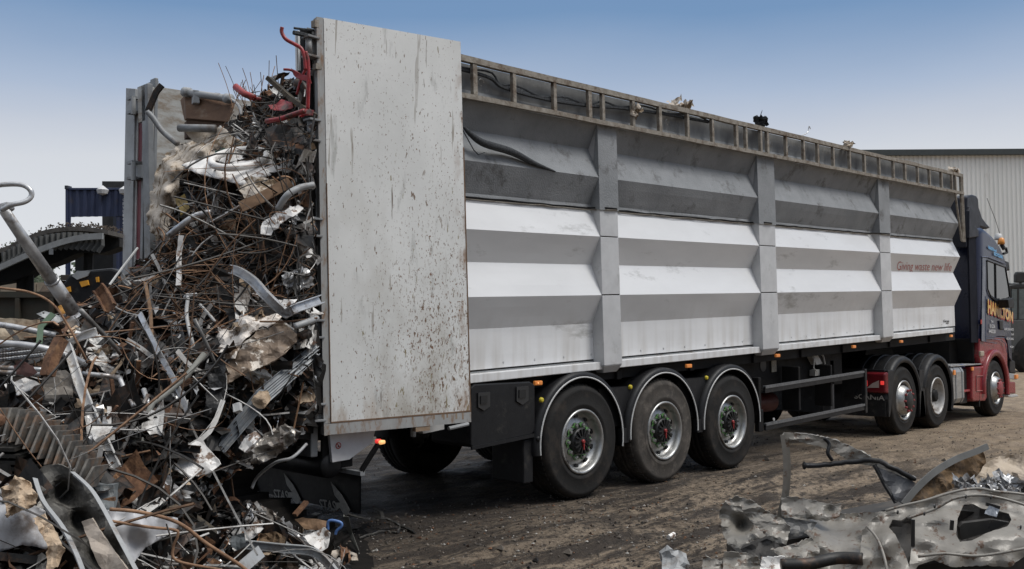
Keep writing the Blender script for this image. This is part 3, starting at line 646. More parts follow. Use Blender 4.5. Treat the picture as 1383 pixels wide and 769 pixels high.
# ================================================================ WHEELS
def wheel(parent, cx, cz, r, w, yout, side=-1, kind='trailer', tm=None, cy=None):
    """side -1: outer face looks to -Y at y=yout"""
    s = side; c = Vector((cx, yout, cz)); rt = sub_empty('wheel', c, parent)
    rr = .295
    def P(prof): return [(a, -s*b) for a, b in prof]     # offset grows inward
    m = MB(); m.smooth = True
    m.lathe(P([(rr, .025), (rr+.012, .008), (rr+.04, .004), (rr+.05, .0), (rr+.056, .004), (r*.80, -.002), (r*.88, .004), (r*.90, .001), (r*.93, .010), (r*.965, .022), (r*.988, .045), (r, .075), (r, w*.33), (r-.012, w*.335), (r-.012, w*.36), (r, w*.365), (r, w*.5), (r-.012, w*.505), (r-.012, w*.53), (r, w*.535), (r, w*.66), (r-.012, w*.665), (r-.012, w*.69), (r, w*.695), (r, w-.06), (r*.95, w-.01), (rr+.03, w), (rr, w-.03)]), c, n=72)
    m.smooth = False
    for k in range(60):                                        # tread blocks on the shoulder
        a = 2*pi*k/60
        for o0, o1 in ((.050, w*.31), (w*.55, w*.64)):
            p = []
            for rad in (r-.004, r+.006):
                for da, oo in ((-.038, o0), (.024, o0+.004), (.038, o1), (-.024, o1)):
                    p.append(c+Vector((rad*cos(a+da), -s*oo, rad*sin(a+da))))
            m.hexa(p)
    obj('tyre', m, tm or tyre, rt)
    m = MB(); m.smooth = True
    if kind == 'dish':
        m.lathe(P([(rr+.004, .018), (rr+.004, .0), (rr-.012, -.003), (rr-.022, .012), (.262, .05), (.250, .12), (.225, .15), (.215, .17), (.120, .175), (.120, .19), (0, .19)]), c, n=56)
    elif kind == 'trailer':
        m.lathe(P([(rr+.006, .022), (rr+.006, .0), (rr-.010, -.004), (rr-.022, .010), (.262, .045), (.257, .075), (.246, .078), (.238, .10), (.222, .095), (.19, .070), (.10, .068), (0, .068)]), c, n=56)
    else:
        m.lathe(P([(rr+.006, .022), (rr+.006, .0), (rr-.010, -.004), (rr-.024, .014), (.258, .05), (.25, .06), (.238, .045), (.205, -.02), (.178, -.055), (.165, -.058), (.10, -.058), (0, -.058)]), c, n=56)
    obj('rim', m, rimw if kind == 'dish' else rimm, rt)
    # hand holes round the disc
    m = MB()
    for k in range(10):
        a = 2*pi*(k+.5)/10; rad = .232 if kind != 'steer' else .236; o = .088 if kind == 'trailer' else .030 if kind == 'steer' else .142
        ex_, ez_ = Vector((cos(a), 0, sin(a))), Vector((-sin(a), 0, cos(a)))
        rg = [[c+ex_*(rad+.017*cos(t))+ez_*(.024*sin(t))+Vector((0, -s*(o+dd+(.5*.017*cos(t)*-1 if kind == 'steer' else 0)), 0)) for t in [2*pi*q/10 for q in range(10)]] for dd in (-.010, .02)]
        m.loft(rg)
    obj('hand_hole', m, hubb, rt)
    # hub
    m = MB(); m.smooth = True
    if kind == 'trailer':
        m.lathe(P([(.125, .07), (.125, .03), (.118, .018), (.04, .006), (.0, .004)]), c, n=40)
        m.smooth = False
        for k in range(14):
            a = 2*pi*k/14; ex_, ez_ = Vector((cos(a), 0, sin(a))), Vector((-sin(a), 0, cos(a)))
            p = [c+ex_*rd+ez_*w_+Vector((0, -s*o, 0)) for o in (.016, -.006) for rd, w_ in ((.05, -.004), (.115, -.009), (.115, .009), (.05, .004))]; m.hexa(p)
        obj('hub', m, hubb, rt)
        m = MB(); m.lathe(P([(.019, .01), (.019, -.008), (.014, -.014), (0, -.014)]), c, n=20)
        m.box(-.006, .006, 0, 0, 0, 0) if False else None
        p = [c+Vector((a_, -s*o, b_)) for o in (.004, -.012) for a_, b_ in ((-.006, -.075), (.005, -.075), (.008, -.02), (-.006, -.02))]; m.hexa(p)
        obj('hub_badge', m, redp, rt)
    elif kind == 'steer':
        m.lathe(P([(.135, -.05), (.135, -.075), (.12, -.085), (.0, -.088)]), c, n=36); obj('hub', m, hubb if cx < 12 else rednut, rt)
    else:
        m.lathe(P([(.15, .17), (.15, .14), (.10, .11), (.095, .03), (.07, .02), (0, .02)]), c, n=36); obj('hub', m, chas, rt)
    # nuts
    nr, o = (.155, .058) if kind == 'trailer' else (.158, -.060) if kind == 'steer' else (.17, .165)
    first = None
    m = MB(); q = Vector((cx+nr, yout-s*o, cz))
    ln = .028
    m.lathe(P([(.0, .01), (.019, .008), (.019, -.008), (.015, -ln), (.0, -ln-.002)]), q, n=6)
    if kind == 'trailer':                                      # green pointer collar
        m.cur = 1; m.lathe(P([(.020, .006), (.027, .004), (.027, -.006), (.018, -.008)]), q, n=12)
        p = [q+Vector((a_, -s*oo, b_)) for oo in (.002, -.006) for a_, b_ in ((-.010, .02), (.010, .02), (.004, .05), (-.004, .05))]; m.hexa(p)
    nut = obj('wheel_nut', m, [steel, green] if kind == 'trailer' else [rednut] if kind == 'steer' else [steel], rt)
    # re-centre on the wheel axis so that copies turn round it
    me = nut.data
    for k in range(1, 10):
        n2 = nut.copy(); scn.collection.objects.link(n2); n2.parent = rt; n2.rotation_euler = (0, 2*pi*k/10, 0)
    return rt

# ================================================================ THE TRAILER
def trailer():
    rt = empty('tipping_trailer', (6.5, 1.25, 0), 'long ribbed white bulk trailer with grey net cover, rear doors open onto the scrap', 'trailer')
    PY = [(3.42, .0), (3.20, .125), (2.91, .0), (2.64, .125), (2.343, .0), (2.078, .125), (1.78, .0), (1.51, .125), (1.165, .125)]
    X0, X1 = -.14, 12.98
    posts = [(3.235, 3.515), (6.245, 6.635), (9.71, 10.08)]
    XB = .0
    bays = [(XB, 3.235), (3.515, 6.245), (6.635, 9.71), (10.08, X1)]
    NX = 26
    def wallprof(y_of, zlist, x0, x1, seed, dent=.006, off=0):
        vs = []; fs = []; xs = [x0+(x1-x0)*i/NX for i in range(NX+1)]
        rows = []
        for (za, ya), (zb, yb) in zip(zlist[:-1], zlist[1:]):
            n = 3
            for k in range(n): rows.append((za+(zb-za)*k/n, ya+(yb-ya)*k/n, k == 0))
        rows.append((*zlist[-1], True))
        for z, y, ridge in rows:
            for x in xs:
                d = dent*noise.noise(Vector((x*1.3, z*3, seed)))*(0.35 if ridge else 1.0)
                vs.append(B(x, y_of(y)+d-off, z+(.25*d if ridge else 0)))
        m = len(xs)
        for j in range(len(rows)-1):
            for i in range(NX): fs.append((j*m+i, j*m+i+1, (j+1)*m+i+1, (j+1)*m+i))
        return vs, fs
    def box(x0, x1, y0, y1, z0, z1, mb=None): return (mb or MB()).box(x0, x1, y0, y1, z0, z1, B)
    # right wall: one ribbed panel per bay
    for i, (a, b2) in enumerate(bays):
        m = MB(); m.add(*wallprof(lambda y: y, PY, a, b2, i*3+1)); obj('side_panel', m, white, rt)
        # folded end cheeks at the nose of the last bay
    m = MB(); poly = [B(X1, y, z) for z, y in PY]+[B(X1, .17, 1.165), B(X1, .17, 3.42)]
    m.prism(poly, B(X1+.03, 0, 0)-B(X1, 0, 0)); obj('front_edge_panel', m, white, rt)
    for i, (a, b2) in enumerate(bays):                   # left wall
        m = MB(); m.add(*wallprof(lambda y: 2.5-y, PY, a, b2, i*3+31)); obj('side_panel', m, white, rt)
    for (a, b2) in posts:
        m = MB(); cuts = [1.095, 1.778, 1.784, 2.342, 2.350, 2.907, 2.913, 3.415]
        for z0, z1 in ((1.105, 1.776), (1.786, 2.340), (2.349, 2.905), (2.913, 3.415)): box(a, b2, -.006, .135, z0, z1, m)
        m.hexa([B(*p) for p in ((a+.05, .05, 1.03), (b2-.02, .05, 1.03), (b2-.02, .135, 1.03), (a+.05, .135, 1.03), (a, -.006, 1.103), (b2, -.006, 1.103), (b2, .135, 1.103), (a, .135, 1.103))])
        obj('side_post', m, postw, rt, bevel=.004)
        m = MB(); box(a, b2, 2.365, 2.506, 1.1, 3.415, m); obj('side_post', m, postw, rt, bevel=.004)
    # sill and shadow gap
    for y0, y1 in ((.035, .14), (2.36, 2.465)):
        m = MB(); box(X0, 12.66, y0, y1, 1.065, 1.138, m); obj('sill_rail', m, white, rt, bevel=.006)
    m = MB(); box(X0, 12.9, .128, .15, 1.13, 1.17, m); obj('sill_shadow_strip', m, chas, rt)  # black strip painting in the shadow line between panel and sill
    for x in [1.6+.40*k for k in range(28)]:
        if any(a-.03 < x < b2+.03 for a, b2 in posts): continue
        m = MB(); c = B(x, .124, 1.21); m.lathe([(.011, .002), (.011, -.003), (0, -.005)], c, n=8); obj('rivet', m, postw, rt)
    # interior: inner skins, floor, nose wall
    inn = mat('scuffed_inner_wall', (.47, .47, .45), (.33, .325, .30), scale=3, rough=.6, dirt=(.22, .17, .12), dirt_amt=.5, dscale=3.5, stretch=(1, 1, 3), bump=.15)
    m = MB(); box(.0, X1-.05, .155, .17, 1.15, 3.72, m); obj('inner_skin', m, inn, rt)
    m = MB(); box(X0, X1-.05, 2.33, 2.345, 1.15, 3.72, m); obj('inner_skin', m, inn, rt)
    m = MB(); box(X0, X1, .12, 2.38, 1.06, 1.15, m); obj('floor', m, greyp, rt)
    m = MB(); box(X1-.05, X1-.01, .17, 2.33, 1.15, 3.72, m); obj('front_wall', m, white, rt)
    # dark grey net cover draped over the upper ribs
    for i, (a, b2) in enumerate(bays):
        zl = [(3.42, -.004), (3.20, .118), (2.912, -.008), (2.66, .108), (2.628, .102)]
        vs, fs = wallprof(lambda y: y, zl, a+.002, b2-.002, 71+i, dent=.014, off=.004)
        # ragged hem
        n = NX+1; last = len(vs)-n
        for k in range(n): vs[last+k] += Vector((0, .0, .016*noise.noise(Vector((a+k*.4, 2, 2)))))
        m = MB(); m.add(vs, fs); obj('net_cover', m, net, rt)
    for k, (a, b2) in enumerate(posts):
        m = MB(); box(a-.004, b2+.004, -.016, -.008, 2.60, 3.418, m)
        m.hexa([B(*p) for p in ((a-.010, -.016, 2.60), (a-.004, -.016, 2.60), (a-.004, .11, 2.63), (a-.010, .11, 2.63), (a-.010, -.016, 3.418), (a-.004, -.016, 3.418), (a-.004, .0, 3.418), (a-.010, .0, 3.418))])
        obj('net_cover', m, net, rt)
    m = MB(); m.tube([B(X0+.1+k*.16, (.094 if not any(a-.03 < X0+.1+k*.16 < b2+.03 for a, b2 in posts) else -.022)+.008*noise.noise(Vector((k*.7, 1, 1))), 2.622+.010*noise.noise(Vector((k*.9, 0, 0)))) for k in range(82)], .009, 5); obj('hem_cord', m, chas, rt)
    m = MB(); m.tube([B(X0+.1+k*.16, (.088 if not any(a-.03 < X0+.1+k*.16 < b2+.03 for a, b2 in posts) else -.024), 2.606+.014*noise.noise(Vector((k*.6, 5, 0)))) for k in range(82)], .004, 4); obj('hem_cord', m, rail, rt)
    # hitched up corner of the net
    c0 = [onY(626, 172, -.02), onY(650, 192, -.05), onY(690, 205, -.03), onY(722, 221, -.02), onY(750, 232, -.01)]
    cc = curve(c0, 6); m = MB(); rr_ = [.006+.028*sin(pi*min(1, (k/(len(cc)-1))**.75)) for k in range(len(cc))]; m.smooth = True
    m.tube(cc, rr_, 9, flat=None); obj('hitched_net_fold', m, netd, rt)
    m = MB(); m.tube([onY(625, 176, -.03), onY(640, 203, -.07), onY(646, 209, -.07)], .005, 5); m.tube([onY(646, 209, -.07), onY(655, 206, -.06)], .004, 5); obj('net_cord', m, netd, rt)
    # top coaming with the ladder-like rail
    m = MB()
    vs, fs = wallprof(lambda y: y, [(3.735, .035), (3.52, .05), (3.46, .03), (3.425, -.002)], XB, 13.0, 9, dent=.02); m.add(vs, fs); obj('top_panel', m, mat('coaming_grey', (.20, .21, .215), (.12, .125, .13), scale=3, rough=.7, dirt=(.28, .28, .27), dirt_amt=.2, dscale=4, stretch=(1, 1, .4), bump=.2), rt)
    m = MB(); box(XB, 13.0, .15, .19, 3.42, 3.74, m); obj('top_panel', m, white, rt); m = MB(); box(X0, 13, 2.36, 2.5, 3.42, 3.735, m); obj('top_panel', m, inn, rt)
    def wavy(z, y, w, h, sd):
        m = MB(); xs = [XB+.2*k for k in range(66)]+[13.12]; rg = []
        for x in xs:
            dz = .006*noise.noise(Vector((x*1.7, sd, 0))); dy = .006*noise.noise(Vector((x*1.1, sd, 4)))
            rg.append([B(x, y+a_+dy, z+b_+dz) for a_, b_ in ((-w/2, -h/2), (w/2, -h/2), (w/2, h/2), (-w/2, h/2))])
        return m.loft(rg)
    obj('coaming_rail', wavy(3.742, -.045, .05, .05, 1), rail, rt); obj('coaming_rail', wavy(3.436, -.050, .045, .042, 2), rail, rt)
    for i, x in enumerate([.15, .62, 1.07, 1.57, 2.04, 2.57, 3.07, 3.27, 3.75, 4.21, 4.72, 5.21, 5.72, 5.93, 6.27, 6.43, 6.89, 7.35, 7.74, 8.19, 8.69, 9.17, 9.67, 10.18, 10.62, 11.12, 11.61, 12.13, 12.6, 12.78]):
        m = MB(); w = .042 if i % 3 else .05; box(x-w/2, x+w/2, -.066, -.028, 3.457, 3.718, m); obj('rail_upright', m, rail, rt, bevel=.004)
    m = MB()
    for x in (13.03, 13.10): m.tube([B(x, -.05, 2.60), B(x, -.05, 3.76)], .024, 7)
    m.tube([B(12.72, -.06, 3.42), B(12.86, -.05, 3.0), B(13.0, -.04, 2.62)], .018, 6)
    obj('front_corner_pole', m, rail, rt)
    m = MB(); cabl = curve([B(X0, -.01, 3.66), B(1.6, -.012, 3.66), B(1.95, -.014, 3.585), B(2.5, -.015, 3.56), B(3.1, -.015, 3.585), B(3.6, -.014, 3.63), B(4.4, -.012, 3.67), B(5.2, -.01, 3.69)], 6); m.tube(cabl, .017, 6); m.tube([p+Vector((0, -.006, .03+.02*sin(i))) for i, p in enumerate(cabl)], .009, 5); obj('net_cable', m, netd, rt)
    m = MB()
    for x in (1.72, 2.25, 2.85, 4.45, 6.65, 7.1, 8.4, 9.4): # little tie loops
        m.tube([B(x+.03*cos(t), .02, 3.60+.03*sin(t)) for t in [k*.6 for k in range(9)]], .0045, 4)
    obj('tie_loop', m, steel, rt)
    # front bottom: gooseneck step of the body
    # rear right corner
    XR = X0
    m = MB(); box(-.035, .03, .012, .075, 1.07, 3.72, m); obj('rear_post', m, chas, rt, bevel=.005)
    m = MB(); box(XR+.0, XR+.05, 2.31, 2.43, 1.07, 3.74, m); obj('rear_post', m, greyp, rt, bevel=.005)
    # rear sill beam + right bracket with the no-entry sticker
    m = MB(); m.prism([onY(445, 586, .0), onY(507, 581, .0), onY(503, 598, .0), onY(472, 621, .0), onY(449, 625, .0)], Vector((0, .03, 0)))
    obj('corner_bracket', m, mat('bracket_white_grey', (.66, .67, .68), (.55, .55, .56), rough=.5), rt, bevel=.003)
    m = MB(); a_ = onX(449, 590, -.16); b_ = onX(449, 620, -.16); m.box(-.07, -.01, .032, 2.45, .66, .90); obj('rear_beam', m, greyp, rt, bevel=.01)
    c = onY(457, 602, -.003); m = MB(); m.lathe([(.017, 0), (.024, 0), (.024, -.002), (.017, -.002)], c, 'y', 20)
    m.hexa([c+Vector((y_, o, z_)) for o in (0, -.003) for y_, z_ in ((-.016, .012), (-.012, .016), (.016, -.012), (.012, -.016))])
    m.cur = 1; m.lathe([(.0, .001), (.0235, .001), (.0235, -.0005), (0, -.0006)], c, 'y', 20); m.cur = 2
    m.box(c.x-.006, c.x+.006, c.y-.0018, c.y-.0010, c.z-.012, c.z+.006); obj('warning_sticker', m, [lred2, lwhite, hubb], rt)
    # roller / underrun bar and the wide mud flap with its lettering
    m = MB(); m.smooth = True; m.lathe([(0, .05), (.085, .05), (.09, .07), (.09, 2.5), (.085, 2.51), (0, 2.51)], Vector((.10, -.02, .585)), 'y', 28); obj('underrun_roller', m, blk, rt)
    m = MB(); m.box(.03, .30, .04, .07, .56, .80); obj('underrun_arm', m, chas, rt, bevel=.01)
    fx = .25
    m = MB(); yl, yr = onX(486, 640, fx).y, 2.5
    flap = []
    for k in range(25):
        y = yl+(yr-yl)*k/24; flap.append((y, .002*sin(y*7)))
    vs = []; 
    for (y, dx) in flap:
        for z, q in ((.52, 0), (.40, .5), (.24, 1)): vs += [Vector((fx+dx*q, y, z))]
    n = 3; m.add(vs+[v+Vector((.012, 0, 0)) for v in vs], [(i*n+j, (i+1)*n+j, (i+1)*n+j+1, i*n+j+1) for i in range(24) for j in range(2)]+[(75+i*n+j, 75+i*n+j+1, 75+(i+1)*n+j+1, 75+(i+1)*n+j) for i in range(24) for j in range(2)])
    obj('mud_flap', m, blk, rt)
    m = MB(); m.box(fx-.01, fx+.03, yl-.02, 2.5, .515, .545); obj('flap_rail', m, greyp, rt)
    # letters and arrows on the flap, twice
    oX = fx-.014
    def fp(px, py): p = onX(px, py, oX); return p
    bl, br, tr, tl = fp(432, 688), fp(453.5, 691), fp(453, 677), fp(431, 674)
    def letters(dy):
        mt = MB()
        text_mb('STAS', lambda u, v: (bl*(1-u)+br*u)*(1-v)+(tl*(1-u)+tr*u)*v+Vector((0, dy, 0)), bold=.02, mb=mt)
        ar = [fp(*p)+Vector((0, dy, 0)) for p in ((447, 651), (462, 669), (473, 689), (469, 696), (465, 695), (459, 686), (454, 690), (453, 679), (460, 679), (452, 669))]
        obj('flap_lettering', mt, lgrey, rt); ma_ = MB(); ma_.prism(ar, Vector((-.002, 0, 0))); obj('flap_arrow', ma_, lgrey, rt)
    letters(0); letters(.64); letters(1.28)
    # small lit lamp pair hanging behind the door
    for px, mt_ in ((509.5, lredon), (514.5, lamb)):
        c = onX(px, 596+(px-509)*.3, .35); m = MB(); m.smooth = True; m.lathe([(0, -.02), (.014, -.012), (.017, 0), (.014, .03), (0, .03)], c, 'x', 12); obj('marker_lamp', m, mt_, rt)
    m = MB(); a_ = onX(500, 612, .36); m.tube([onX(512, 598, .375), onX(503, 612, .33), onX(488, 636, .27)], 0, flat=(.06, .025)); obj('lamp_bracket', m, chas, rt)
    # chassis
    def cbx(x0, x1, y0, y1, z0, z1, nm='chassis_beam', mt=chas, bev=.01): m = MB(); m.box(x0, x1, y0, y1, z0, z1); return obj(nm, m, mt, rt, bevel=bev)
    for y in (.62, 1.72):
        m = MB(); m.prism([(.1, y, .82), (.1, y, 1.06), (12.9, y, 1.53), (12.9, y, 1.35), (9.4, y, 1.22), (8.9, y, .86)], (0, .14, 0)); obj('chassis_beam', m, chas, rt)
    for x in (1.0, 2.2, 3.55, 4.85, 6.2, 7.4, 8.6, 10.2, 11.8): cbx(x, x+.08, .12, 2.38, 1.0+x*.0368-.06, 1.04+x*.0368, 'cross_member')
    for xw in (2.88, 4.195, 5.51): cbx(xw-.07, xw+.07, .3, 2.2, .45, .60, 'axle')
    m = MB(); m.prism([(.55, .15, 1.07), (13.0, .15, 1.52), (13.0, .15, 1.40), (.55, .15, .98)], (0, 2.2, 0)); obj('underbody_pan', m, chas, rt)
    cbx(6.0, 9.0, .32, .36, .80, 1.24, 'side_apron', chas)
    # holes and plates on the apron (right of the wheels)
    def disc(px, py, y, r_, mt, nm, th=.01): c = onY(px, py, y); m = MB(); m.lathe([(0, 0), (r_, 0), (r_, -th), (0, -th)], c, 'y', 22); return obj(nm, m, mt, rt)
    disc(1030.5, 494, .318, .075, hubb, 'apron_hole', .004)
    m = MB(); a_ = [onY(*p, .30) for p in ((1042, 487), (1048.5, 486), (1049, 502), (1042.5, 503))]; m.prism(a_, (0, .01, 0)); obj('makers_plate', m, mat('pale_plate', (.34, .31, .25), (.2, .18, .15), scale=50, rough=.6), rt)
    # valve block
    m = MB(); 
    for poly in ([(1194-97, 482), (1104, 479), (1111, 491), (1103, 493)], [(1101, 500), (1107, 499), (1107, 507), (1101, 508)]): m.prism([onY(x, y, .22) for x, y in poly], (0, .08, 0))
    m.tube([onY(1107, 474, .2), onY(1112, 482, .2), onY(1114, 492, .2)], .012, 6); m.tube([onY(1096, 474, .2), onY(1099, 482, .2)], .012, 6); m.tube([onY(1100, 480, .2), onY(1099, 497, .2), onY(1103, 502, .2)], .008, 6)
    obj('valve_block', m, mat('valve_metal', (.40, .40, .38), (.22, .2, .18), rough=.5), rt)
    # air tank
    m = MB(); m.smooth = True; c = Vector((7.05, .75, .60)); m.lathe([(0, 0), (.10, .01), (.13, .04), (.13, .66), (.10, .70), (0, .70)], c, 'x', 24); obj('air_tank', m, mat('dull_red_tank', (.10, .015, .015), rough=.5), rt)
    # landing leg
    for y in (.32, 2.05): cbx(8.62, 8.74, y, y+.12, .42, 1.15, 'landing_leg', mat('landing_leg_grey', (.05, .052, .056), rough=.5))
    # side guard rails
    for (za, zb) in ((.885, .985), (.44, .522)):
        m = MB(); x0, x1 = 6.3, 9.1; zc = (za+zb)/2
        m.hexa([Vector(p) for p in ((x0, .03, za-.075), (x1, .03, zb-.075), (x1, .06, zb-.075), (x0, .06, za-.075), (x0, .03, za-.0), (x1, .03, zb-.0), (x1, .06, zb-.0), (x0, .06, za-.0))])
        obj('guard_rail', m, blk, rt, bevel=.004)
        m = MB(); m.hexa([Vector(p) for p in ((x0, .022, za-.018), (x1, .022, zb-.018), (x1, .064, zb-.018), (x0, .064, za-.018), (x0, .022, za+.012), (x1, .022, zb+.012), (x1, .064, zb+.012), (x0, .064, za+.012))])
        obj('guard_rail_capping', m, mat('guard_aluminium', (.16, .165, .17), (.10, .10, .105), scale=30, rough=.5, metal=.3), rt)
    m = MB(); m.box(9.06, 9.13, .015, .075, .40, 1.02); obj('guard_rail_post', m, blk, rt, bevel=.01)
    m = MB(); m.box(6.16, 6.27, .04, .10, .36, .62); m.box(6.2, 6.26, .06, .4, .55, 1.0); obj('guard_rail_post', m, chas, rt, bevel=.01)
    for x in (7.2, 8.1): cbx(x, x+.05, .062, .30, .55, 1.1, 'guard_bracket')
    disc(1044.5, 566.5, .015, .018, trimw, 'reflector_stud')
    # toolbox
    m = MB(); P4 = [onY(*p, .03) for p in ((636, 524), (641, 519), (716, 515.5), (722.5, 520), (723, 582), (718, 587.5), (640, 605), (636, 602))]
    m.prism(P4, (0, .5, 0)); obj('toolbox', m, blk, rt, bevel=.012)
    tb = [o for o in scn.objects if o.name.startswith('toolbox')][-1]
    m = MB(); m.prism([onY(*p, .018) for p in ((638, 608), (722, 590.5), (722, 586), (638, 603.5))], (0, .02, 0)); obj('box_lip', m, blk, tb)
    for px, py in ((654, 541), (706, 533)):
        m = MB(); m.prism([onY(px+a_, py+b_, .016) for a_, b_ in ((-8, -10), (8, -11.5), (8, 8), (0, 14), (-8, 9))], (0, .02, 0)); m.cur = 1
        m.prism([onY(px+a_, py+b_, .008) for a_, b_ in ((-4.5, -6), (4.5, -7), (4.5, 4), (-4.5, 5))], (0, .02, 0)); obj('box_latch', m, [mat('latch_black', (.03, .031, .033), rough=.35), hubb], tb)
    # items under the door: little box, tab
    m = MB(); m.prism([onY(*p, .02) for p in ((568, 578), (600, 572), (600, 580), (572, 586))], (0, .1, 0)); obj('lamp_housing', m, trimw, rt)
    m = MB(); m.tube([onY(558, 578, .02), onY(558, 590, .02)], .02, 8); m.tube([onY(606, 579, .0), onY(632, 573, .0)], .016, 8); obj('door_catch', m, greyl, rt)
    # fenders and wheels
    for i, xw in enumerate((2.88, 4.195, 5.51)):
        c = Vector((xw, .0, .528)); R_ = .615
        a0, a1 = (radians(-9), radians(187)) if i == 0 else (radians(-4), radians(184))
        m = MB(); m.smooth = True; m.lathe([(R_-.022, .0), (R_+.0, -.004), (R_+.03, .012), (R_+.036, .05), (R_+.036, .42), (R_+.02, .44), (R_-.02, .44)], c, 'y', 40, a0, a1)
        fo = obj('mudguard', m, blk, rt)
        m = MB(); m.smooth = True; m.lathe([(R_-.026, -.002), (R_-.026, -.009), (R_-.012, -.009), (R_-.012, -.002)], c, 'y', 40, a0, a1); obj('edge_trim', m, trimw, fo)
        m = MB(); c2 = Vector((xw, 2.5, .528)); m.smooth = True; m.lathe([(R_, 0), (R_+.03, -.02), (R_+.03, -.42), (R_, -.44)], c2, 'y', 30, a0, a1); obj('mudguard', m, blk, rt)
        wheel(rt, xw, .528, .528, .385, -.0, -1, 'trailer', tyreb if i == 1 else tyre)
        wheel(rt, xw, .528, .528, .385, 2.5, 1, 'trailer', tyre)
    for xm in (3.5375, 4.8525):                              # gussets between the mudguards
        m = MB(); m.prism([(xm-.16, .06, .62), (xm+.16, .06, .62), (xm+.36, .06, .98+(xm-2.9)*.03), (xm-.36, .06, .98+(xm-2.9)*.03)], (0, .35, 0)); obj('mudguard_gusset', m, blk, rt)
        m = MB(); m.prism([(xm-.05, .01, .46), (xm+.05, .01, .46), (xm+.06, .01, .60), (xm-.06, .01, .60)], (0, .05, 0)); obj('mudguard_bracket', m, blk, rt)
    m = MB(); m.box(2.13, 2.25, .05, .45, .22, .60); obj('mud_flap', m, blk, rt, bevel=.01)
    for px, py, y in ((731.5, 540.5, .0), (851.5, 523, .05), (954.5, 510.5, .05), (727, 593, .0)):
        c = onY(px, py, y); m = MB(); m.smooth = True; m.lathe([(0, -.012), (.012, -.014), (.022, -.008), (.024, .01)], c, 'y', 16); m.smooth = False; m.cur = 0
        if px != 727: obj('yellow_cap', m, yellow, rt)
        else: obj('bolt_cap', m, blk, rt)
    for px, py in ((727, 517.5), (930.5, 494.5), (1050.5, 480.5), (1153.5, 468.5), (1217.5, 461.5), (1285, 454)):
        c = onY(px, py, .04); m = MB(); s_ = .050; m.box(c.x-s_, c.x+s_, .03, .06, c.z-.020, c.z+.020); mm_ = obj('side_marker', m, orange, rt, bevel=.008)
    m = MB(); c = onY(727, 517.5, .025); m.lathe([(0, 0), (.008, 0), (.006, -.004), (0, -.004)], c, 'y', 8); obj('marker_bulb', m, lamb, rt)
    # the writing on the side
    mt = MB()
    def ribface(px, py):                                   # point on the sloping underside between ridge 2.343 and recess 2.078
        d = ray(px, py); n0 = B(11, 0, 2.343); n1 = B(11, .125, 2.078); ex = B(12, 0, 2.343)-n0; nn = ex.cross(n1-n0).normalized()
        return CAM+d*((n0-CAM).dot(nn)/d.dot(nn))-nn*(.004 if nn.dot(n0-CAM) > 0 else -.004)
    text_mb('Giving waste new life', lambda u, v: ribface(1211.5+u*73.5, (369.0*(1-v)+353.0*v)+u*(0.2*(1-v)+2.6*v)), shear=.25, bold=-.002, mb=mt); obj('side_lettering', mt, lredt, rt)
    mt = MB(); text_mb('Genie', lambda u, v: onY(1274+u*8, 435-v*3+u*.3, .118), shear=.3, bold=.03, mb=mt); mt.prism([onY(*p, .117) for p in ((1278, 437), (1281.5, 437), (1281.5, 436), (1278, 436))], (0, .003, 0)); obj('side_mark', mt, hubb, rt)
    # ---- right door
    dl, dr = .0, 1.17
    HB, HT = onY(437, 588, -.06), onY(427, 23, -.06)
    FB, FT = onY(635.5, 570, -.30), onY(622, 57, -.30)
    nrm = (FB-HB).cross(HT-HB).normalized(); nrm = nrm if nrm.y < 0 else -nrm
    door = MB(); door.loft([[HB, FB, FT, HT], [p-nrm*.055 for p in (HB, FB, FT, HT)]])
    do = obj('rear_door', door, [greyl], rt, bevel=.004)
    def dp(u, v, o): return (HB*(1-u)+FB*u)*(1-v)+(HT*(1-u)+FT*u)*v+nrm*o
    def dpanel(mb, u0, u1, v0, v1, o0, o1): mb.hexa([dp(u, v, o) for o in (o0, o1) for u, v in ((u0, v0), (u1, v0), (u1, v1), (u0, v1))]); return mb
    dm = MB(); nu, nv = 16, 36; vs = []
    for j in range(nv+1):
        for i in range(nu+1):
            u, v = .045+.95*i/nu, .028+.972*j/nv; vs.append(dp(u, v, .009+.004*noise.noise(Vector((u*2.5, v*5, 1)))*(0 if i in (0, nu) or j in (0, nv) else 1)))
    k = len(vs); dm.smooth = True
    dm.add(vs, [(j*(nu+1)+i, j*(nu+1)+i+1, (j+1)*(nu+1)+i+1, (j+1)*(nu+1)+i) for j in range(nv) for i in range(nu)]); dm.smooth = False
    dpanel(dm, .045, .995, .028, 1.0, .001, .004)
    obj('door_skin', dm, doorm, do)
    m = MB(); dpanel(m, .0, 1.0, .0, .026, .001, .011); dpanel(m, .0, .042, .027, 1.0, .001, .006); obj('door_frame', m, mat('door_frame_paint', (.37, .375, .37), (.30, .30, .29), rough=.5, dirt=(.22, .13, .07), dirt_amt=.36, dscale=8, stretch=(2, 2, .7)), do)
    m = MB(); rs = mat('rust_line', (.11, .065, .04), (.19, .12, .075), scale=20, rough=.9)
    dpanel(m, .042, .047, .027, .60, .004, .012); dpanel(m, .045, .995, .0265, .0305, .004, .0125); dpanel(m, .993, 1.002, .02, .72, .0, .0105); obj('rust_seam', m, rs, do)
    m = MB()
    rnd = random.Random(2)
    for k in range(7):
        u = .55+rnd.random()*.40; l = rnd.uniform(.01, .03); dpanel(m, u, u+.012, .026-l*.6, .0262, .0105, .0117)
    dpanel(m, .60, .70, -.012, .0, -.045, .008)
    obj('rust_run', m, mat('rust_run_brown', (.24, .16, .10), (.30, .24, .18), scale=14, rough=.9), do)
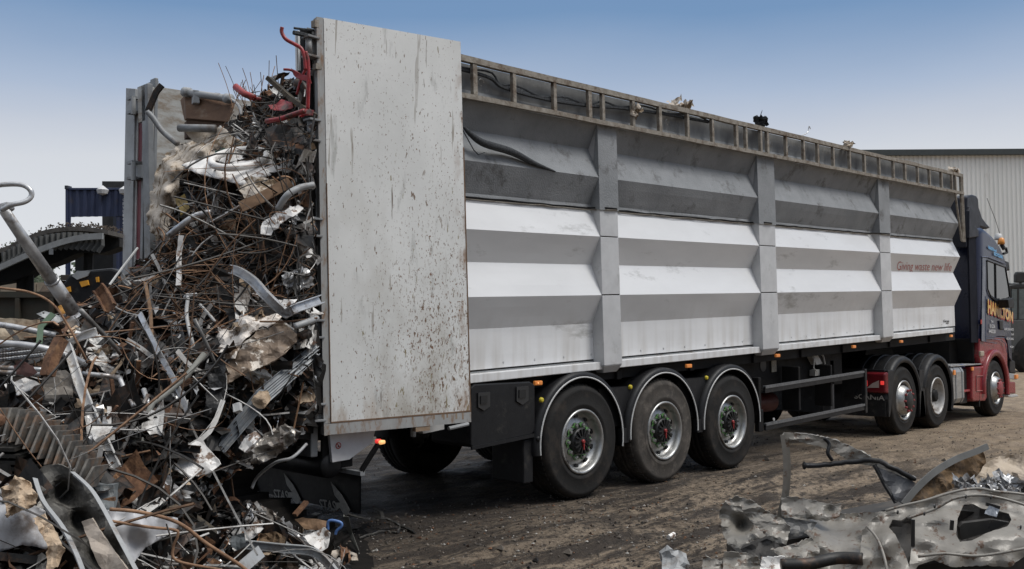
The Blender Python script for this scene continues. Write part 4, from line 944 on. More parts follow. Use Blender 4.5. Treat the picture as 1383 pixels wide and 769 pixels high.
    # hinges: two leaves and a pin each, between the post and the door edge
    for (y0, y1, px, t) in ((68, 77, 421, 0), (162, 190, 424, 0), (296, 319, 427, 0), (433, 456, 431, 0), (546, 568, 434, 0)):
        if t == 0 and y0 == 68: y0, y1 = 50, 76
        m = MB(); z0 = onY(px, y1, -.06).z; z1 = onY(px, y0, -.06).z; e_ = HB+(HT-HB)*((z0-HB.z)/(HT.z-HB.z)); ax = Vector((0, 0, 1))
        hx, hy = e_.x, e_.y
        for z in (z0, z1): m.box(hx-.085, hx+.012, hy-.02, hy+.07, z-.008, z+.008)
        obj('hinge', m, greyp, rt, bevel=.003); hg = scn.objects[-1] if False else None
        m = MB(); m.smooth = True; m.tube([(hx-.055, hy+.02, z0+.008), (hx-.055, hy+.02, z1-.008)], .024, 12); m.smooth = False; m.box(hx-.03, hx+.01, hy+.03, .05, z0+.012, z1-.012); obj('hinge_pin', m, greyp, rt)
    # ---- left door, folded round onto the far side: its edge shows behind the post
    LX = -.2
    e0, e1 = onX(170, 119, LX), onX(182.5, 120, LX)
    m = MB(); m.hexa([Vector(p) for p in ((LX, e1.y, .86), (LX+1.2, e1.y+.12, .90), (LX+1.2, e0.y+.12, .90), (LX, e0.y, .86), (LX, e1.y, e1.z), (LX+1.2, e1.y+.12, e1.z+.04), (LX+1.2, e0.y+.12, e0.z+.04), (LX, e0.y, e0.z))]); ld = obj('rear_door', m, greyl, rt, bevel=.004)
    for (yt, yb) in ((135, 152), (222, 241)):
        a_, b_, c_, d_ = onX(180, yt, LX-.03), onX(207, yt+2, LX+.03), onX(207, yb+2, LX+.03), onX(180, yb-2, LX-.03)
        m = MB(); m.prism([a_, b_, c_, d_], Vector((.10, 0, 0))); obj('hinge_arm', m, greyl, rt, bevel=.004)
        for yy in (yt-2, yb): m = MB(); q1 = onX(177, yy, LX-.05); m.box(LX-.07, LX+.05, q1.y-.06, q1.y+.05, q1.z-.012, q1.z+.012); obj('hinge', m, greyp, rt)
        m = MB(); q1 = onX(180, yt, LX-.06); q2 = onX(180, yb, LX-.06); m.tube([q1+Vector((0, 0, .02)), q2-Vector((0, 0, .02))], .022, 10); obj('hinge_pin', m, greyl, rt)
    def vstrip(px0, px1, mt_, nm, xx, zt=None):
        a_, b_ = onX(px0, 250, xx), onX(px1, 250, xx); m = MB(); m.box(xx, xx+.03, min(a_.y, b_.y), max(a_.y, b_.y), 1.0, zt or 3.72); return obj(nm, m, mt_, rt)
    vstrip(182.8, 184.6, trimw, 'edge_strip', LX+.02, 3.62); vstrip(184.8, 190.6, mat('dark_red_strip', (.17, .02, .03), (.12, .014, .02), rough=.5), 'red_strip', LX+.03, 3.62); vstrip(190.8, 194, greyp, 'edge_strip', LX+.02, 3.62); vstrip(194.2, 200, chas, 'dark_gap_strip', LX+.04, 3.62)
    a_, b_ = onX(200, 250, LX), onX(207, 250, LX)
    m = MB(); m.box(LX, LX+.03, b_.y, a_.y, 1.0, 3.80); obj('rear_post', m, greyp, rt, bevel=.006)
    a_, b_ = onX(183, 250, LX+.1), onX(206, 250, LX+.1)
    m = MB(); m.box(LX+.10, LX+.14, b_.y, a_.y, 1.0, 3.84); obj('post_back_plate', m, greyl, rt)
    return rt
TR = trailer()

# ================================================================ THE TRACTOR LORRY
def tractor():
    rt = empty('tractor_lorry', (12.6, 1.25, 0), 'dark blue and red articulated lorry cab unit coupled under the front of the trailer', 'lorry')
    def cbx(x0, x1, y0, y1, z0, z1, nm, mt, bev=.01, par=None): m = MB(); m.box(x0, x1, y0, y1, z0, z1); return obj(nm, m, mt, par or rt, bevel=bev)
    for y in (.80, 1.56): cbx(9.6, 15.6, y, y+.12, .62, .90, 'chassis_rail', chas)
    m = MB(); m.prism([(10.5, .7, .95), (11.9, .7, .95), (11.7, .7, 1.26), (10.7, .7, 1.26)], (0, 1.1, 0)); obj('fifth_wheel', m, chas, rt)
    # rear light bar, flap and lamps
    cbx(9.74, 9.80, .02, 2.48, .30, .99, 'rear_mudflap', blk)
    R_ = .60
    for i, (xw, kd) in enumerate(((10.40, 'steer'), (11.775, 'dish'))):
        c = Vector((xw, -.0, .51)); a0, a1 = (radians(12), radians(176)) if i == 0 else (radians(-25), radians(165))
        m = MB(); m.smooth = True; m.lathe([(R_-.03, -.005), (R_+.0, -.022), (R_+.045, -.012), (R_+.07, .03), (R_+.07, .64), (R_, .66)], c, 'y', 40, a0, a1); m.smooth = False
        for o in (.10, .26, .42): m.lathe([(R_+.065, o), (R_+.085, o+.01), (R_+.085, o+.07), (R_+.065, o+.08)], c, 'y', 40, a0+.05, a1-.05)
        fo = obj('mudguard', m, blk, rt)
        m = MB(); m.smooth = True; m.lathe([(R_-.03, 0), (R_+.05, -.64), (R_+.05, 0)], Vector((xw, 2.5, .51)), 'y', 30, a0, a1); obj('mudguard', m, blk, rt)
        wheel(rt, xw, .51, .51, .30 if i == 0 else .62, -.0+.01*i, -1, kd); wheel(rt, xw, .51, .51, .30 if i == 0 else .62, 2.5, 1, kd)
    m = MB(); m.prism([(9.76, -.02, .98), (9.76, -.02, .30), (9.80, -.02, .30), (9.93, -.02, .62), (10.0, -.02, .98)], (0, .55, 0)); obj('rear_mudguard_panel', m, blk, rt, bevel=.01)
    m = MB(); m.prism([(11.06, .0, .62), (11.14, .0, .62), (11.22, .0, .22), (10.98, .0, .22)], (0, .40, 0)); m.prism([(10.98, .0, .22), (11.22, .0, .22), (11.18, .0, .95), (11.0, .0, .95)], (0, .03, 0)); obj('mud_flap', m, blk, rt)
    for y0, y1 in ((-.03, .30), (2.2, 2.53)):
        m = MB(); m.hexa([Vector(p) for p in ((9.67, y0+.02, .66), (9.76, y0, .64), (9.76, y1, .64), (9.67, y1, .66), (9.67, y0+.02, .93), (9.76, y0, .96), (9.76, y1, .96), (9.67, y1, .93))]); tl = obj('tail_lamp', m, lred, rt, bevel=.02)
        if y0 < 1:
            m = MB(); a_ = [onX(*p, 9.662) for p in ((1171, 524), (1178, 518), (1187, 514), (1187, 524))]; m.prism(a_, (.01, 0, 0)); obj('clear_lens', m, mat('clear_lens', (.50, .42, .38), (.40, .3, .28), rough=.2), tl)
            for px, py, w_, h_ in ((1170.5, 518, 1.2, 5.5), (1191.5, 517.5, 3.2, 3.4)):
                c = onX(px, py, 9.66); m = MB(); m.box(9.655, 9.67, c.y-w_/120, c.y+w_/120, c.z-h_/120, c.z+h_/120); obj('lit_reflector', m, lredon, tl, bevel=.01)
    mt = MB(); bl, br, tr_, tl_ = [onX(*p, 9.732) for p in ((1154, 538.5), (1195, 541.2), (1195, 534.5), (1154, 531.8))]
    text_mb('SCANIA', lambda u, v: (bl*(1-u)+br*u)*(1-v)+(tl_*(1-u)+tr_*u)*v-Vector((.004, 0, 0)), bold=.02, mb=mt)
    obj('flap_lettering', mt, lgrey, rt); mt = MB()
    text_mb('SCANIA', lambda u, v: Vector((13.74, .55-.45*u, .335+.045*v)), bold=.03, mb=mt)
    obj('flap_lettering', mt, lgrey, rt)
    cbx(13.75, 13.79, .02, .62, .22, .50, 'mud_flap', blk)
    # fuel tank, battery side, red side locker
    m = MB(); m.smooth = False; ys = [(.30, .30), (.06, .34), (.02, .42), (.02, .86), (.07, .95), (.30, .97), (.75, .97), (.78, .9), (.78, .35)]
    m.loft([[Vector((x, y, z)) for y, z in ys] for x in (12.50, 13.02)]); obj('fuel_tank', m, mat('brushed_tank', (.42, .42, .41), (.30, .30, .29), scale=4, rough=.35, metal=.5, stretch=(1, 1, 6)), rt, bevel=.012)
    for x in (12.60, 12.9): m = MB(); m.loft([[Vector((xx, y-.008 if y < .2 else y, z)) for y, z in ys] for xx in (x, x+.045)]); obj('tank_strap', m, greyp, rt)
    cbx(13.04, 13.40, .10, .75, .30, .90, 'battery_box', blk, .02); cbx(13.0, 13.42, .05, .10, .50, .54, 'red_pipe', redt, .01)
    m = MB(); c = Vector((13.2, .12, .93)); m.smooth = True; m.lathe([(0, .05), (.05, .045), (.055, 0), (0, 0)], c, 'z', 14); obj('blue_filler_cap', m, mat('blue_cap', (.03, .10, .35), rough=.4), rt)
    P4 = [onY(*p, .02) for p in ((1313, 496), (1334, 494), (1334, 536), (1331, 542), (1315, 542.5), (1313, 539))]
    m = MB(); m.prism(P4, (0, .7, 0)); lk = obj('side_locker', m, cred, rt, bevel=.025)
    m = MB()
    q = [onY(*p, .012) for p in ((1319, 508), (1331.5, 508), (1331.5, 528), (1319, 528))]
    for i in range(4): m.tube([q[i], q[(i+1) % 4]], .008, 5)
    obj('locker_outline', m, mat('pinkish_line', (.42, .16, .15), rough=.5), lk)
    cbx(12.45, 14.1, .04, .5, .955, .975, 'walkway', greyl, .004)
    m = MB(); c = onY(1314, 498.5, .0); m.box(c.x-.04, c.x+.04, -.005, .02, c.z-.03, c.z+.03); obj('side_marker', m, orange, rt, bevel=.006)
    m = MB(); c = onY(1289.5, 503.5, .0); m.box(c.x-.04, c.x+.04, -.005, .02, c.z-.04, c.z+.04); obj('side_marker', m, orange, rt, bevel=.006)
    # front axle, red arch
    xf = 14.62; wheel(rt, xf, .51, .51, .30, .0, -1, 'steer'); wheel(rt, xf, .51, .51, .30, 2.5, 1, 'steer')
    for y, s in ((0, 1), (2.5, -1)):
        m = MB(); m.smooth = True; c = Vector((xf, y, .50)); m.lathe([(.60, s*.02), (.60, -s*.015), (.70, -s*.028), (.72, s*.0), (.72, s*.50), (.60, s*.52)], c, 'y', 36, radians(-12), radians(185)); obj('wheel_arch', m, cred, rt)
        m = MB(); m.smooth = True; m.lathe([(.595, s*.05), (.595, s*.5)], c, 'y', 36, radians(-10), radians(185)); obj('arch_liner', m, chas, rt)
    arch = []
    m = MB(); side = [(13.92, 1.42), (13.86, 1.1), (13.98, .93), (14.0, .93)]+[(xf+.70*cos(a), .50+.70*sin(a)) for a in [radians(140-10*k) for k in range(13)]]+[(15.42, .62), (15.46, 1.30), (15.25, 1.46)]
    m.prism([(x, .04, z) for x, z in side], (0, 2.42, 0)); obj('cab_lower_panel', m, cred, rt, bevel=.02)
    m = MB(); m.prism([(13.80, .12, 1.42), (13.84, .12, 1.02), (13.90, .12, .95), (13.95, .12, 1.42)], (0, 2.2, 0)); obj('cab_step_shroud', m, chas, rt, bevel=.02)
    m = MB(); c = onY(1326.5, 478, .02); m.box(c.x-.10, c.x+.10, .01, .05, c.z-.05, c.z+.05); obj('step_lamp', m, mat('pale_lamp', (.42, .34, .26), rough=.3), rt, bevel=.02)
    # front bumper
    m = MB(); bp = [onY(*p, .10) for p in ((1364, 484), (1371, 488), (1372, 505), (1364, 503))]; m.prism(bp, (0, 2.3, 0)); obj('front_bumper', m, blk, rt, bevel=.02)
    m = MB(); bp = [onY(*p, .06) for p in ((1363, 504), (1374, 506), (1374, 513), (1363, 512))]; m.prism(bp, (0, 2.38, 0)); obj('bumper_strip', m, greyl, rt, bevel=.01)
    m = MB(); bp = [onY(*p, .06) for p in ((1362, 533), (1374, 533), (1376, 535.5), (1366, 537), (1362, 536))]; m.prism(bp, (0, 2.38, 0)); obj('bumper_lip', m, trimw, rt, bevel=.01)
    m = MB(); bp = [onY(*p, .05) for p in ((1364, 516), (1371.5, 516), (1372, 532), (1364, 532))]; m.prism(bp, (0, 2.4, 0)); m2 = obj('front_corner_panel', m, cred, rt, bevel=.02)
    m = MB(); c = onY(1373, 509, .04); m.box(c.x-.08, c.x+.05, .02, .06, c.z-.04, c.z+.04); obj('front_indicator', m, orange, rt, bevel=.01)
    # cab shell: cross sections from back to front
    def ring(x, zb, zt, w, rad=.14):
        yc = 1.25; hw = w/2; pts = []
        for (cy, cz, a0) in ((yc+hw-rad, zt-rad, 0), (yc-hw+rad, zt-rad, 90)):
            for k in range(5): a = radians(a0+22.5*k); pts.append(Vector((x, cy+rad*cos(a), cz+rad*sin(a))))
        pts += [Vector((x, yc-hw, 1.9)), Vector((x, yc-hw, zb)), Vector((x, yc+hw, zb)), Vector((x, yc+hw, 1.9))]
        return pts
    m = MB(); m.smooth = False
    secs = [(13.92, 1.40, 3.30, 2.38), (13.98, 1.40, 3.42, 2.44), (14.2, 1.40, 3.46, 2.46), (14.45, 1.40, 3.42, 2.46), (14.8, 1.46, 3.34, 2.46), (15.15, 1.46, 3.20, 2.46), (15.42, 1.44, 3.02, 2.44), (15.56, 1.05, 2.86, 2.42), (15.74, 1.00, 2.30, 2.38), (15.84, .98, 1.9, 2.34), (15.88, .98, 1.3, 2.30)]
    for i in range(len(secs)-1): pass
    m.smooth = True; m.loft([ring(x, zb, zt, w, .13 if zt > 2.5 else .06) for x, zb, zt, w in secs]); shell = obj('cab_shell', m, navy, rt)
    for p in shell.data.polygons: p.use_smooth = True
    md = shell.modifiers.new('es', 'EDGE_SPLIT'); md.split_angle = radians(38)
    ys = .006
    def side_poly(nm, pts, mt, y=ys, par=None, th=.012): mm = MB(); mm.prism([onY(*p, y) for p in pts], (0, th, 0)); return obj(nm, mm, mt, par or rt, bevel=.003)
    # side skin details; the cab side stands at y = 0.02
    side_poly('side_window', [(1333.5, 353), (1343, 355.5), (1343.6, 404), (1338.5, 399), (1334.5, 390)], glass, .009)
    side_poly('door_window', [(1345, 356.5), (1357.5, 362.5), (1362, 388), (1364.5, 413), (1346, 405)], glass, .009)
    m = MB(); m.tube([onY(*p, .004) for p in ((1333, 352), (1358, 361.5), (1362.5, 388), (1365.5, 414.5), (1346, 407), (1338, 401), (1334, 391), (1333, 352))], .012, 5); m.tube([onY(*p, .004) for p in ((1344, 355.5), (1344.8, 405))], .018, 5); obj('window_seal', m, blk, rt)
    pln = mat('pale_blue_line', (.16, .19, .26), (.11, .13, .19), rough=.4)
    m = MB(); m.tube([onY(*p, .006) for p in ((1326, 347), (1334, 347.5), (1359, 357))], .010, 5); m.tube([onY(*p, .006) for p in ((1331.5, 457), (1352, 459.5), (1357.5, 464), (1360, 476.5))], .007, 5); m.tube([onY(*p, .004) for p in ((1339.5, 400), (1352, 409), (1365, 416))], .007, 5); m.tube([onY(*p, .006) for p in ((1331, 400), (1331.5, 462), (1346, 464))], .006, 5); m.tube([onY(*p, .002) for p in ((1332, 454.5), (1359, 456.8))], .005, 5); obj('coach_line', m, pln, rt)
    side_poly('air_vent_panel', [(1327, 348), (1331.5, 348.5), (1331, 462), (1326, 461)], mat('navy_highlight_panel', (.13, .145, .18), (.05, .06, .09), scale=5, rough=.25, stretch=(1, 1, .6)), .010)  # pale vertical highlight of the navy side painted into the panel colour
    side_poly('lamp_dot', [(1324.8, 432), (1326.6, 432), (1326.6, 438), (1324.8, 438)], lred2, .006, th=.01)
    m = MB(); m.prism([onY(*p, -.005) for p in ((1350, 433), (1355, 434), (1355, 446), (1351, 445))], (0, .02, 0)); obj('door_handle', m, hubb, rt, bevel=.01)
    # letters
    def strip_text(txt, pbl, pbr, ptr, ptl, mt_, nm, y=.003, bold=.02, shear=0): mm = MB(); text_mb(txt, quad_fn(*[onY(*p, y) for p in (pbl, pbr, ptr, ptl)]), bold=bold, shear=shear, mb=mm); return obj(nm, mm, mt_, rt)
    strip_text('HAMILTON', (1334.9, 425.6), (1368.5, 437.4), (1368.5, 422.8), (1334.9, 405.4), lred2, 'name_shadow', .007, .06)
    strip_text('HAMILTON', (1334.2, 423.5), (1368, 435), (1368, 421.5), (1334.2, 403.5), gold, 'name_lettering', .002, .045)
    for t, x0, x1, y0, y1 in (('Tel', 1338.5, 1341.5, 436, 432.6), ('01236', 1336.8, 1344, 443, 438), ('440220', 1335.4, 1344.6, 450, 445), ('HAMILTON WASTE', 1356.5, 1369, 446.5, 443), ('Ltd', 1366, 1369, 453, 450), ('RECYCLING', 1359.5, 1369, 459, 456), ('<>', 1364, 1369, 470, 467)):
        strip_text(t, (x0, y0), (x1, y0+(x1-x0)*.05), (x1, y1+(x1-x0)*.05), (x0, y1), lwhite, 'small_lettering', .003, .02)
    strip_text('WASTE and', (1334.5, 336.5), (1346, 341), (1346, 337.2), (1334.5, 331.5), lblue, 'roof_lettering', -.0, .06); strip_text('RECYCLING', (1342.5, 345), (1354.3, 350), (1354.3, 345.2), (1342.5, 340.3), lblue, 'roof_lettering', -.0, .06)
    # roof deflector
    for y, d in ((.08, .35), (2.07, .35)):
        m = MB(); m.prism([onY(x, yy, .08)*1+Vector((0, y-.08, 0)) for x, yy in ((1305, 300), (1306, 266), (1310, 263.5), (1315, 263), (1319, 264.5), (1321.5, 268), (1322.5, 280), (1327, 294), (1333, 302), (1338.5, 308), (1334, 309.5), (1324, 307), (1322, 330), (1305, 335))], (0, d, 0)); obj('roof_deflector', m, mat('deflector_black', (.008, .009, .016), rough=.45, spec=.3), rt, bevel=.03)
    a_ = onY(1315, 264, .08); b_ = onY(1333, 303, .08)
    m = MB(); m.loft([[Vector((x, y, z)) for x, z in ((a_.x-.1, a_.z), (a_.x+.05, a_.z), (b_.x, b_.z+.05), (b_.x, b_.z), (a_.x-.1, b_.z))] for y in (.43, 2.07)]); obj('roof_deflector', m, MATS['deflector_black'], rt)
    m = MB(); m.prism([onY(x, yy, .03) for x, yy in ((1309, 310), (1309, 285), (1311, 279), (1314, 283), (1317, 305), (1322, 311), (1322, 320), (1309, 322))], (0, .06, 0)); obj('side_fairing', m, MATS['deflector_black'], rt, bevel=.015)
    m = MB(); m.prism([(13.55, .06, 1.35), (13.55, .06, 3.2), (13.95, .06, 3.3), (13.95, .06, 1.35)], (0, .03, 0)); obj('side_fairing', m, mat('fairing_dark', (.006, .007, .014), rough=.7, spec=.15), rt)
    m = MB(); m.prism([(13.55, 2.41, 1.35), (13.55, 2.41, 3.2), (13.95, 2.41, 3.3), (13.95, 2.41, 1.35)], (0, .03, 0)); obj('side_fairing', m, MATS['fairing_dark'], rt)
    m = MB(); m.box(13.45, 13.9, .4, 2.1, .95, 1.36); obj('engine_hump', m, chas, rt)
    for i in range(3): m = MB(); m.tube(curve([(13.9, 1.0+i*.08, 2.6), (13.5, 1.0+i*.1, 2.2-i*.1), (13.2, 1.0+i*.1, 1.6), (12.9, 1.0, 1.4)], 5), .014, 6); obj('air_line', m, (lred2, chas, yellow)[i], rt)
    # beacon, small roof lamp, aerial, mirrors, sun visor
    c = onY(1348.5, 322, .3); m = MB(); m.smooth = True; m.lathe([(0, .10), (.06, .08), (.075, 0), (.075, -.03), (0, -.03)], c, 'z', 16); be = obj('roof_beacon', m, trimw, rt)
    m = MB(); m.smooth = True; c2 = onY(1352, 325.5, .25); m.lathe([(0, .07), (.055, .05), (.065, -.02), (.065, -.07), (0, -.07)], c2, 'z', 16); obj('beacon_dome', m, mat('beacon_orange', (.85, .33, .06), rough=.3), be)
    m = MB(); m.tube([c2+Vector((.02, 0, -.07)), onY(1356.5, 337, .2)], .04, 8); m.tube([onY(1355, 343, .1), onY(1360, 341.5, .1), onY(1358.5, 335, .1)], .025, 6); obj('lamp_bracket', m, blk, rt)
    m = MB(); m.tube([onY(1333, 268, .5), onY(1344, 296, .48), onY(1353, 325, .45)], .005, 5); obj('aerial', m, chas, rt)
    m = MB(); m.prism([onY(*p, .10) for p in ((1357.5, 352), (1363, 354), (1364, 366), (1359, 364))], (0, 2.3, 0)); obj('sun_visor', m, blk, rt, bevel=.02)
    m = MB(); m.prism([onY(*p, -.20) for p in ((1361.5, 405), (1369, 402.5), (1370, 416), (1363, 416))], (0, .18, 0)); m.tube([onY(1365, 408, -.1), onY(1362, 400, .05)], .02, 6); obj('door_mirror', m, blk, rt, bevel=.03)
    m = MB(); m.hexa([Vector(p) for p in ((15.60, .12, 2.42), (15.70, .12, 2.02), (15.70, 2.38, 2.02), (15.60, 2.38, 2.42), (15.63, .12, 2.44), (15.80, .12, 2.0), (15.80, 2.38, 2.0), (15.63, 2.38, 2.44))]); obj('windscreen', m, glass, rt)
tractor()

# ================================================================ THE SCRAP HEAP
ANC = [(372, 112, 7.3), (425, 100, 6.75), (312, 155, 7.6), (330, 225, 6.75), (260, 225, 7.3), (420, 220, 6.25), (215, 330, 7.5), (225, 240, 7.6),
       (300, 320, 6.5), (400, 320, 6.15), (427, 400, 6.05), (340, 440, 5.85), (230, 400, 6.6), (420, 470, 5.95), (428, 560, 6.1), (130, 390, 7.0), (60, 430, 6.6), (0, 432, 6.5), (-150, 440, 6.3),
       (300, 520, 5.6), (200, 500, 5.45), (100, 500, 5.5), (0, 500, 5.3), (-150, 520, 5.0), (200, 600, 5.0), (100, 600, 4.65), (0, 600, 4.35), (-150, 620, 4.0), (0, 700, 4.0), (100, 700, 4.2), (200, 700, 4.7), (-150, 760, 3.6), (0, 800, 3.75),
       (300, 620, 5.45), (380, 620, 5.9), (300, 700, 5.6), (400, 700, 6.1), (440, 745, 6.15), (480, 742, 6.35), (350, 760, 5.6), (300, 850, 4.6), (450, 850, 4.8), (200, 850, 4.2)]
REG = [(318, 152), (338, 122), (362, 104), (395, 92), (426, 84), (430, 150), (428, 250), (430, 400), (434, 560), (408, 598), (348, 634), (304, 650), (300, 664), (350, 676), (388, 700), (440, 716), (478, 744), (486, 800), (470, 900), (-170, 900), (-170, 446), (0, 438), (60, 428), (128, 392), (200, 340), (214, 300), (214, 240), (246, 192), (292, 176)]
def HD(px, py):
    sw = sd = 0
    for (x, y, d) in ANC:
        w = 1/((px-x)**2+(py-y)**2+500)**2; sw += w; sd += w*d
    d = sd/sw
    if py > 470:
        dz = -ray(px, py).z
        if dz > 0: d = min(d, 1.50/dz)
    return d
def px_of(P):
    d = P-CAM; z = d.dot(_f); return W0/2+FPX*d.dot(RR)/z, H0/2-FPX*d.dot(UU)/z
def inside(path, poly=None, grow=4):
    for q in path:
        x, y = px_of(q)
        if x < 0 or y > 770: continue
        if not inpoly(x, y, REG): return False
    return True
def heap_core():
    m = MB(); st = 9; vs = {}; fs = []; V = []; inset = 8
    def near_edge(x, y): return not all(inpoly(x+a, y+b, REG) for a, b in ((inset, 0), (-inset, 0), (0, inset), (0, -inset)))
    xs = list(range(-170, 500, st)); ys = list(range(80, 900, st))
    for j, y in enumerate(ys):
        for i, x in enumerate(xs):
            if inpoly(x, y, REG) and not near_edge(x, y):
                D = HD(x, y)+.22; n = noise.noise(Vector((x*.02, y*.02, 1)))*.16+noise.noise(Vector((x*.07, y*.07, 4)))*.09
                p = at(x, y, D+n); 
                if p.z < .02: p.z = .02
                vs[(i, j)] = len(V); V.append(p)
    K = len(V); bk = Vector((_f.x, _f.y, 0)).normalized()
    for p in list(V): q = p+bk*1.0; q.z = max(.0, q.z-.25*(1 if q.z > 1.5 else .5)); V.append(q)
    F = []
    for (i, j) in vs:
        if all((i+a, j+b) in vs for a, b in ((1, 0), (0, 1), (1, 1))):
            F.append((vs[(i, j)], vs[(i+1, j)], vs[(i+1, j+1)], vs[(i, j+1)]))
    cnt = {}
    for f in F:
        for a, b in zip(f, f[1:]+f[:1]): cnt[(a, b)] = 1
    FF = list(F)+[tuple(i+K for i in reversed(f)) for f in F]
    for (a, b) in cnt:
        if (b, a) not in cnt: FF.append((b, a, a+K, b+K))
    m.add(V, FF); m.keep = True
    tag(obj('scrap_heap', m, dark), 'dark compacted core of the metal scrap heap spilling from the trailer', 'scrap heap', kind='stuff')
heap_core()
# load lying inside the trailer, seen only over the rim
def load_inside():
    m = MB(); nx_, ny_ = 40, 14; vs = []
    for j in range(ny_):
        for i in range(nx_):
            x = .75+11.9*i/(nx_-1); y = .2+2.1*j/(ny_-1)
            z = 3.2-.35*(i/nx_)+.5*noise.noise(Vector((x*1.2, y*2, 2))) - (.8 if i == 0 else 0)
            vs.append(B(x, y, z))
    m.add(vs, [(j*nx_+i, j*nx_+i+1, (j+1)*nx_+i+1, (j+1)*nx_+i) for j in range(ny_-1) for i in range(nx_-1)]); m.keep = True
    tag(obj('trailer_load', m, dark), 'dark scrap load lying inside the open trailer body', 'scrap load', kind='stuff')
load_inside()

SM = [sil, whs, drk, rst, tan]
def frame3(rnd, bias=None):
    a = Vector((rnd.gauss(0, 1), rnd.gauss(0, 1), rnd.gauss(0, 1)))
    if bias is not None: a = a*.5+Vector(bias)
    a.normalize(); b = a.orthogonal().normalized(); th = rnd.uniform(0, 2*pi); c = a.cross(b); b2 = b*cos(th)+c*sin(th); return b2, a.cross(b2), a
def shred(m, c, s, rnd, fr=None, asp=None, check=False):
    """a torn piece of folded sheet metal"""
    X, Y, Z = fr or frame3(rnd); nx_ = rnd.choice((5, 7, 8)); ny_ = rnd.choice((2, 3)); asp = asp or rnd.choice((.3, .5, .8, 1)); cur = rnd.uniform(-1, 1)*1.6; sd = rnd.random()*90
    am = rnd.uniform(.15, .5); vs = []
    kx = rnd.uniform(-.5, .5); tw = rnd.uniform(-1.5, 1.5); side = rnd.uniform(-.5, .5); fold = rnd.uniform(-.35, .35); fa = rnd.uniform(-1.6, 1.6)*(rnd.random() < .6); taper = rnd.uniform(-.8, .6)
    for j in range(ny_+1):
        for i in range(nx_+1):
            u, v = i/nx_-.5, j/ny_-.5
            w_ = asp*(1+taper*u)*(1+(.45*noise.noise(Vector((i*1.7, j*3.1, sd)))))
            uu = u*(1+(.2*noise.noise(Vector((j*3.3, sd, 1))) if i in (0, nx_) else 0))
            z = cur*(u*u)+am*abs(noise.noise(Vector((u*4, v*3, sd))))*1.2+kx*v*abs(u)*2+(fa*(u-fold) if u > fold else 0)
            yy, zz = v*w_*cos(tw*u), v*w_*sin(tw*u)
            vs.append(c+(X*uu+Y*(yy+side*u*u)+Z*(z*.5+zz))*s)
    if check and not inside([vs[0], vs[nx_], vs[-1], vs[-1-nx_]]): return
    n = nx_+1
    F = [(j*n+i, j*n+i+1, (j+1)*n+i+1, (j+1)*n+i) for j in range(ny_) for i in range(nx_)]
    if rnd.random() < .5:
        for q in sorted(set(rnd.choice([0, nx_-1, len(F)-1, len(F)-nx_, 1]) for _ in range(2)), reverse=True): F.pop(q)
    m.add(vs, F)
def lbar(m, path, w, h, prof='L', up=None):
    """open folded profile swept along a path"""
    path = [Vector(p) for p in path]; P = {'L': [(0, h), (0, 0), (w, 0), (w, .1*h), (.1*w, .1*h), (.1*w, h)], 'U': [(0, h), (0, 0), (w, 0), (w, h), (w*.9, h), (w*.9, .12*h), (w*.1, .12*h), (w*.1, h)], 'Z': [(-w, h), (0, h), (0, 0), (w, 0), (w, -.1*h), (-.1*w, -.1*h), (-.1*w, h*.9), (-w, h*.9)]}[prof]
    nrm = None; rings = []
    for i, p in enumerate(path):
        t = (path[min(i+1, len(path)-1)]-path[max(i-1, 0)]).normalized()
        if nrm is None: a = Vector(up) if up else Vector((0, 0, 1)); nrm = a-t*a.dot(t); nrm = nrm.normalized() if nrm.length > .05 else t.orthogonal().normalized()
        else: nrm = (nrm-t*nrm.dot(t)).normalized()
        bn = t.cross(nrm); rings.append([p+bn*(a_-w/2)+nrm*b_ for a_, b_ in P])
    return m.loft(rings)

def region_point(rnd, poly, inset=0):
    x0, x1 = min(p[0] for p in poly), max(p[0] for p in poly); y0, y1 = min(p[1] for p in poly), max(p[1] for p in poly)
    while True:
        x, y = rnd.uniform(x0, x1), rnd.uniform(y0, y1)
        if inpoly(x, y, poly) and inpoly(x+inset, y, poly) and inpoly(x-inset, y, poly): return x, y

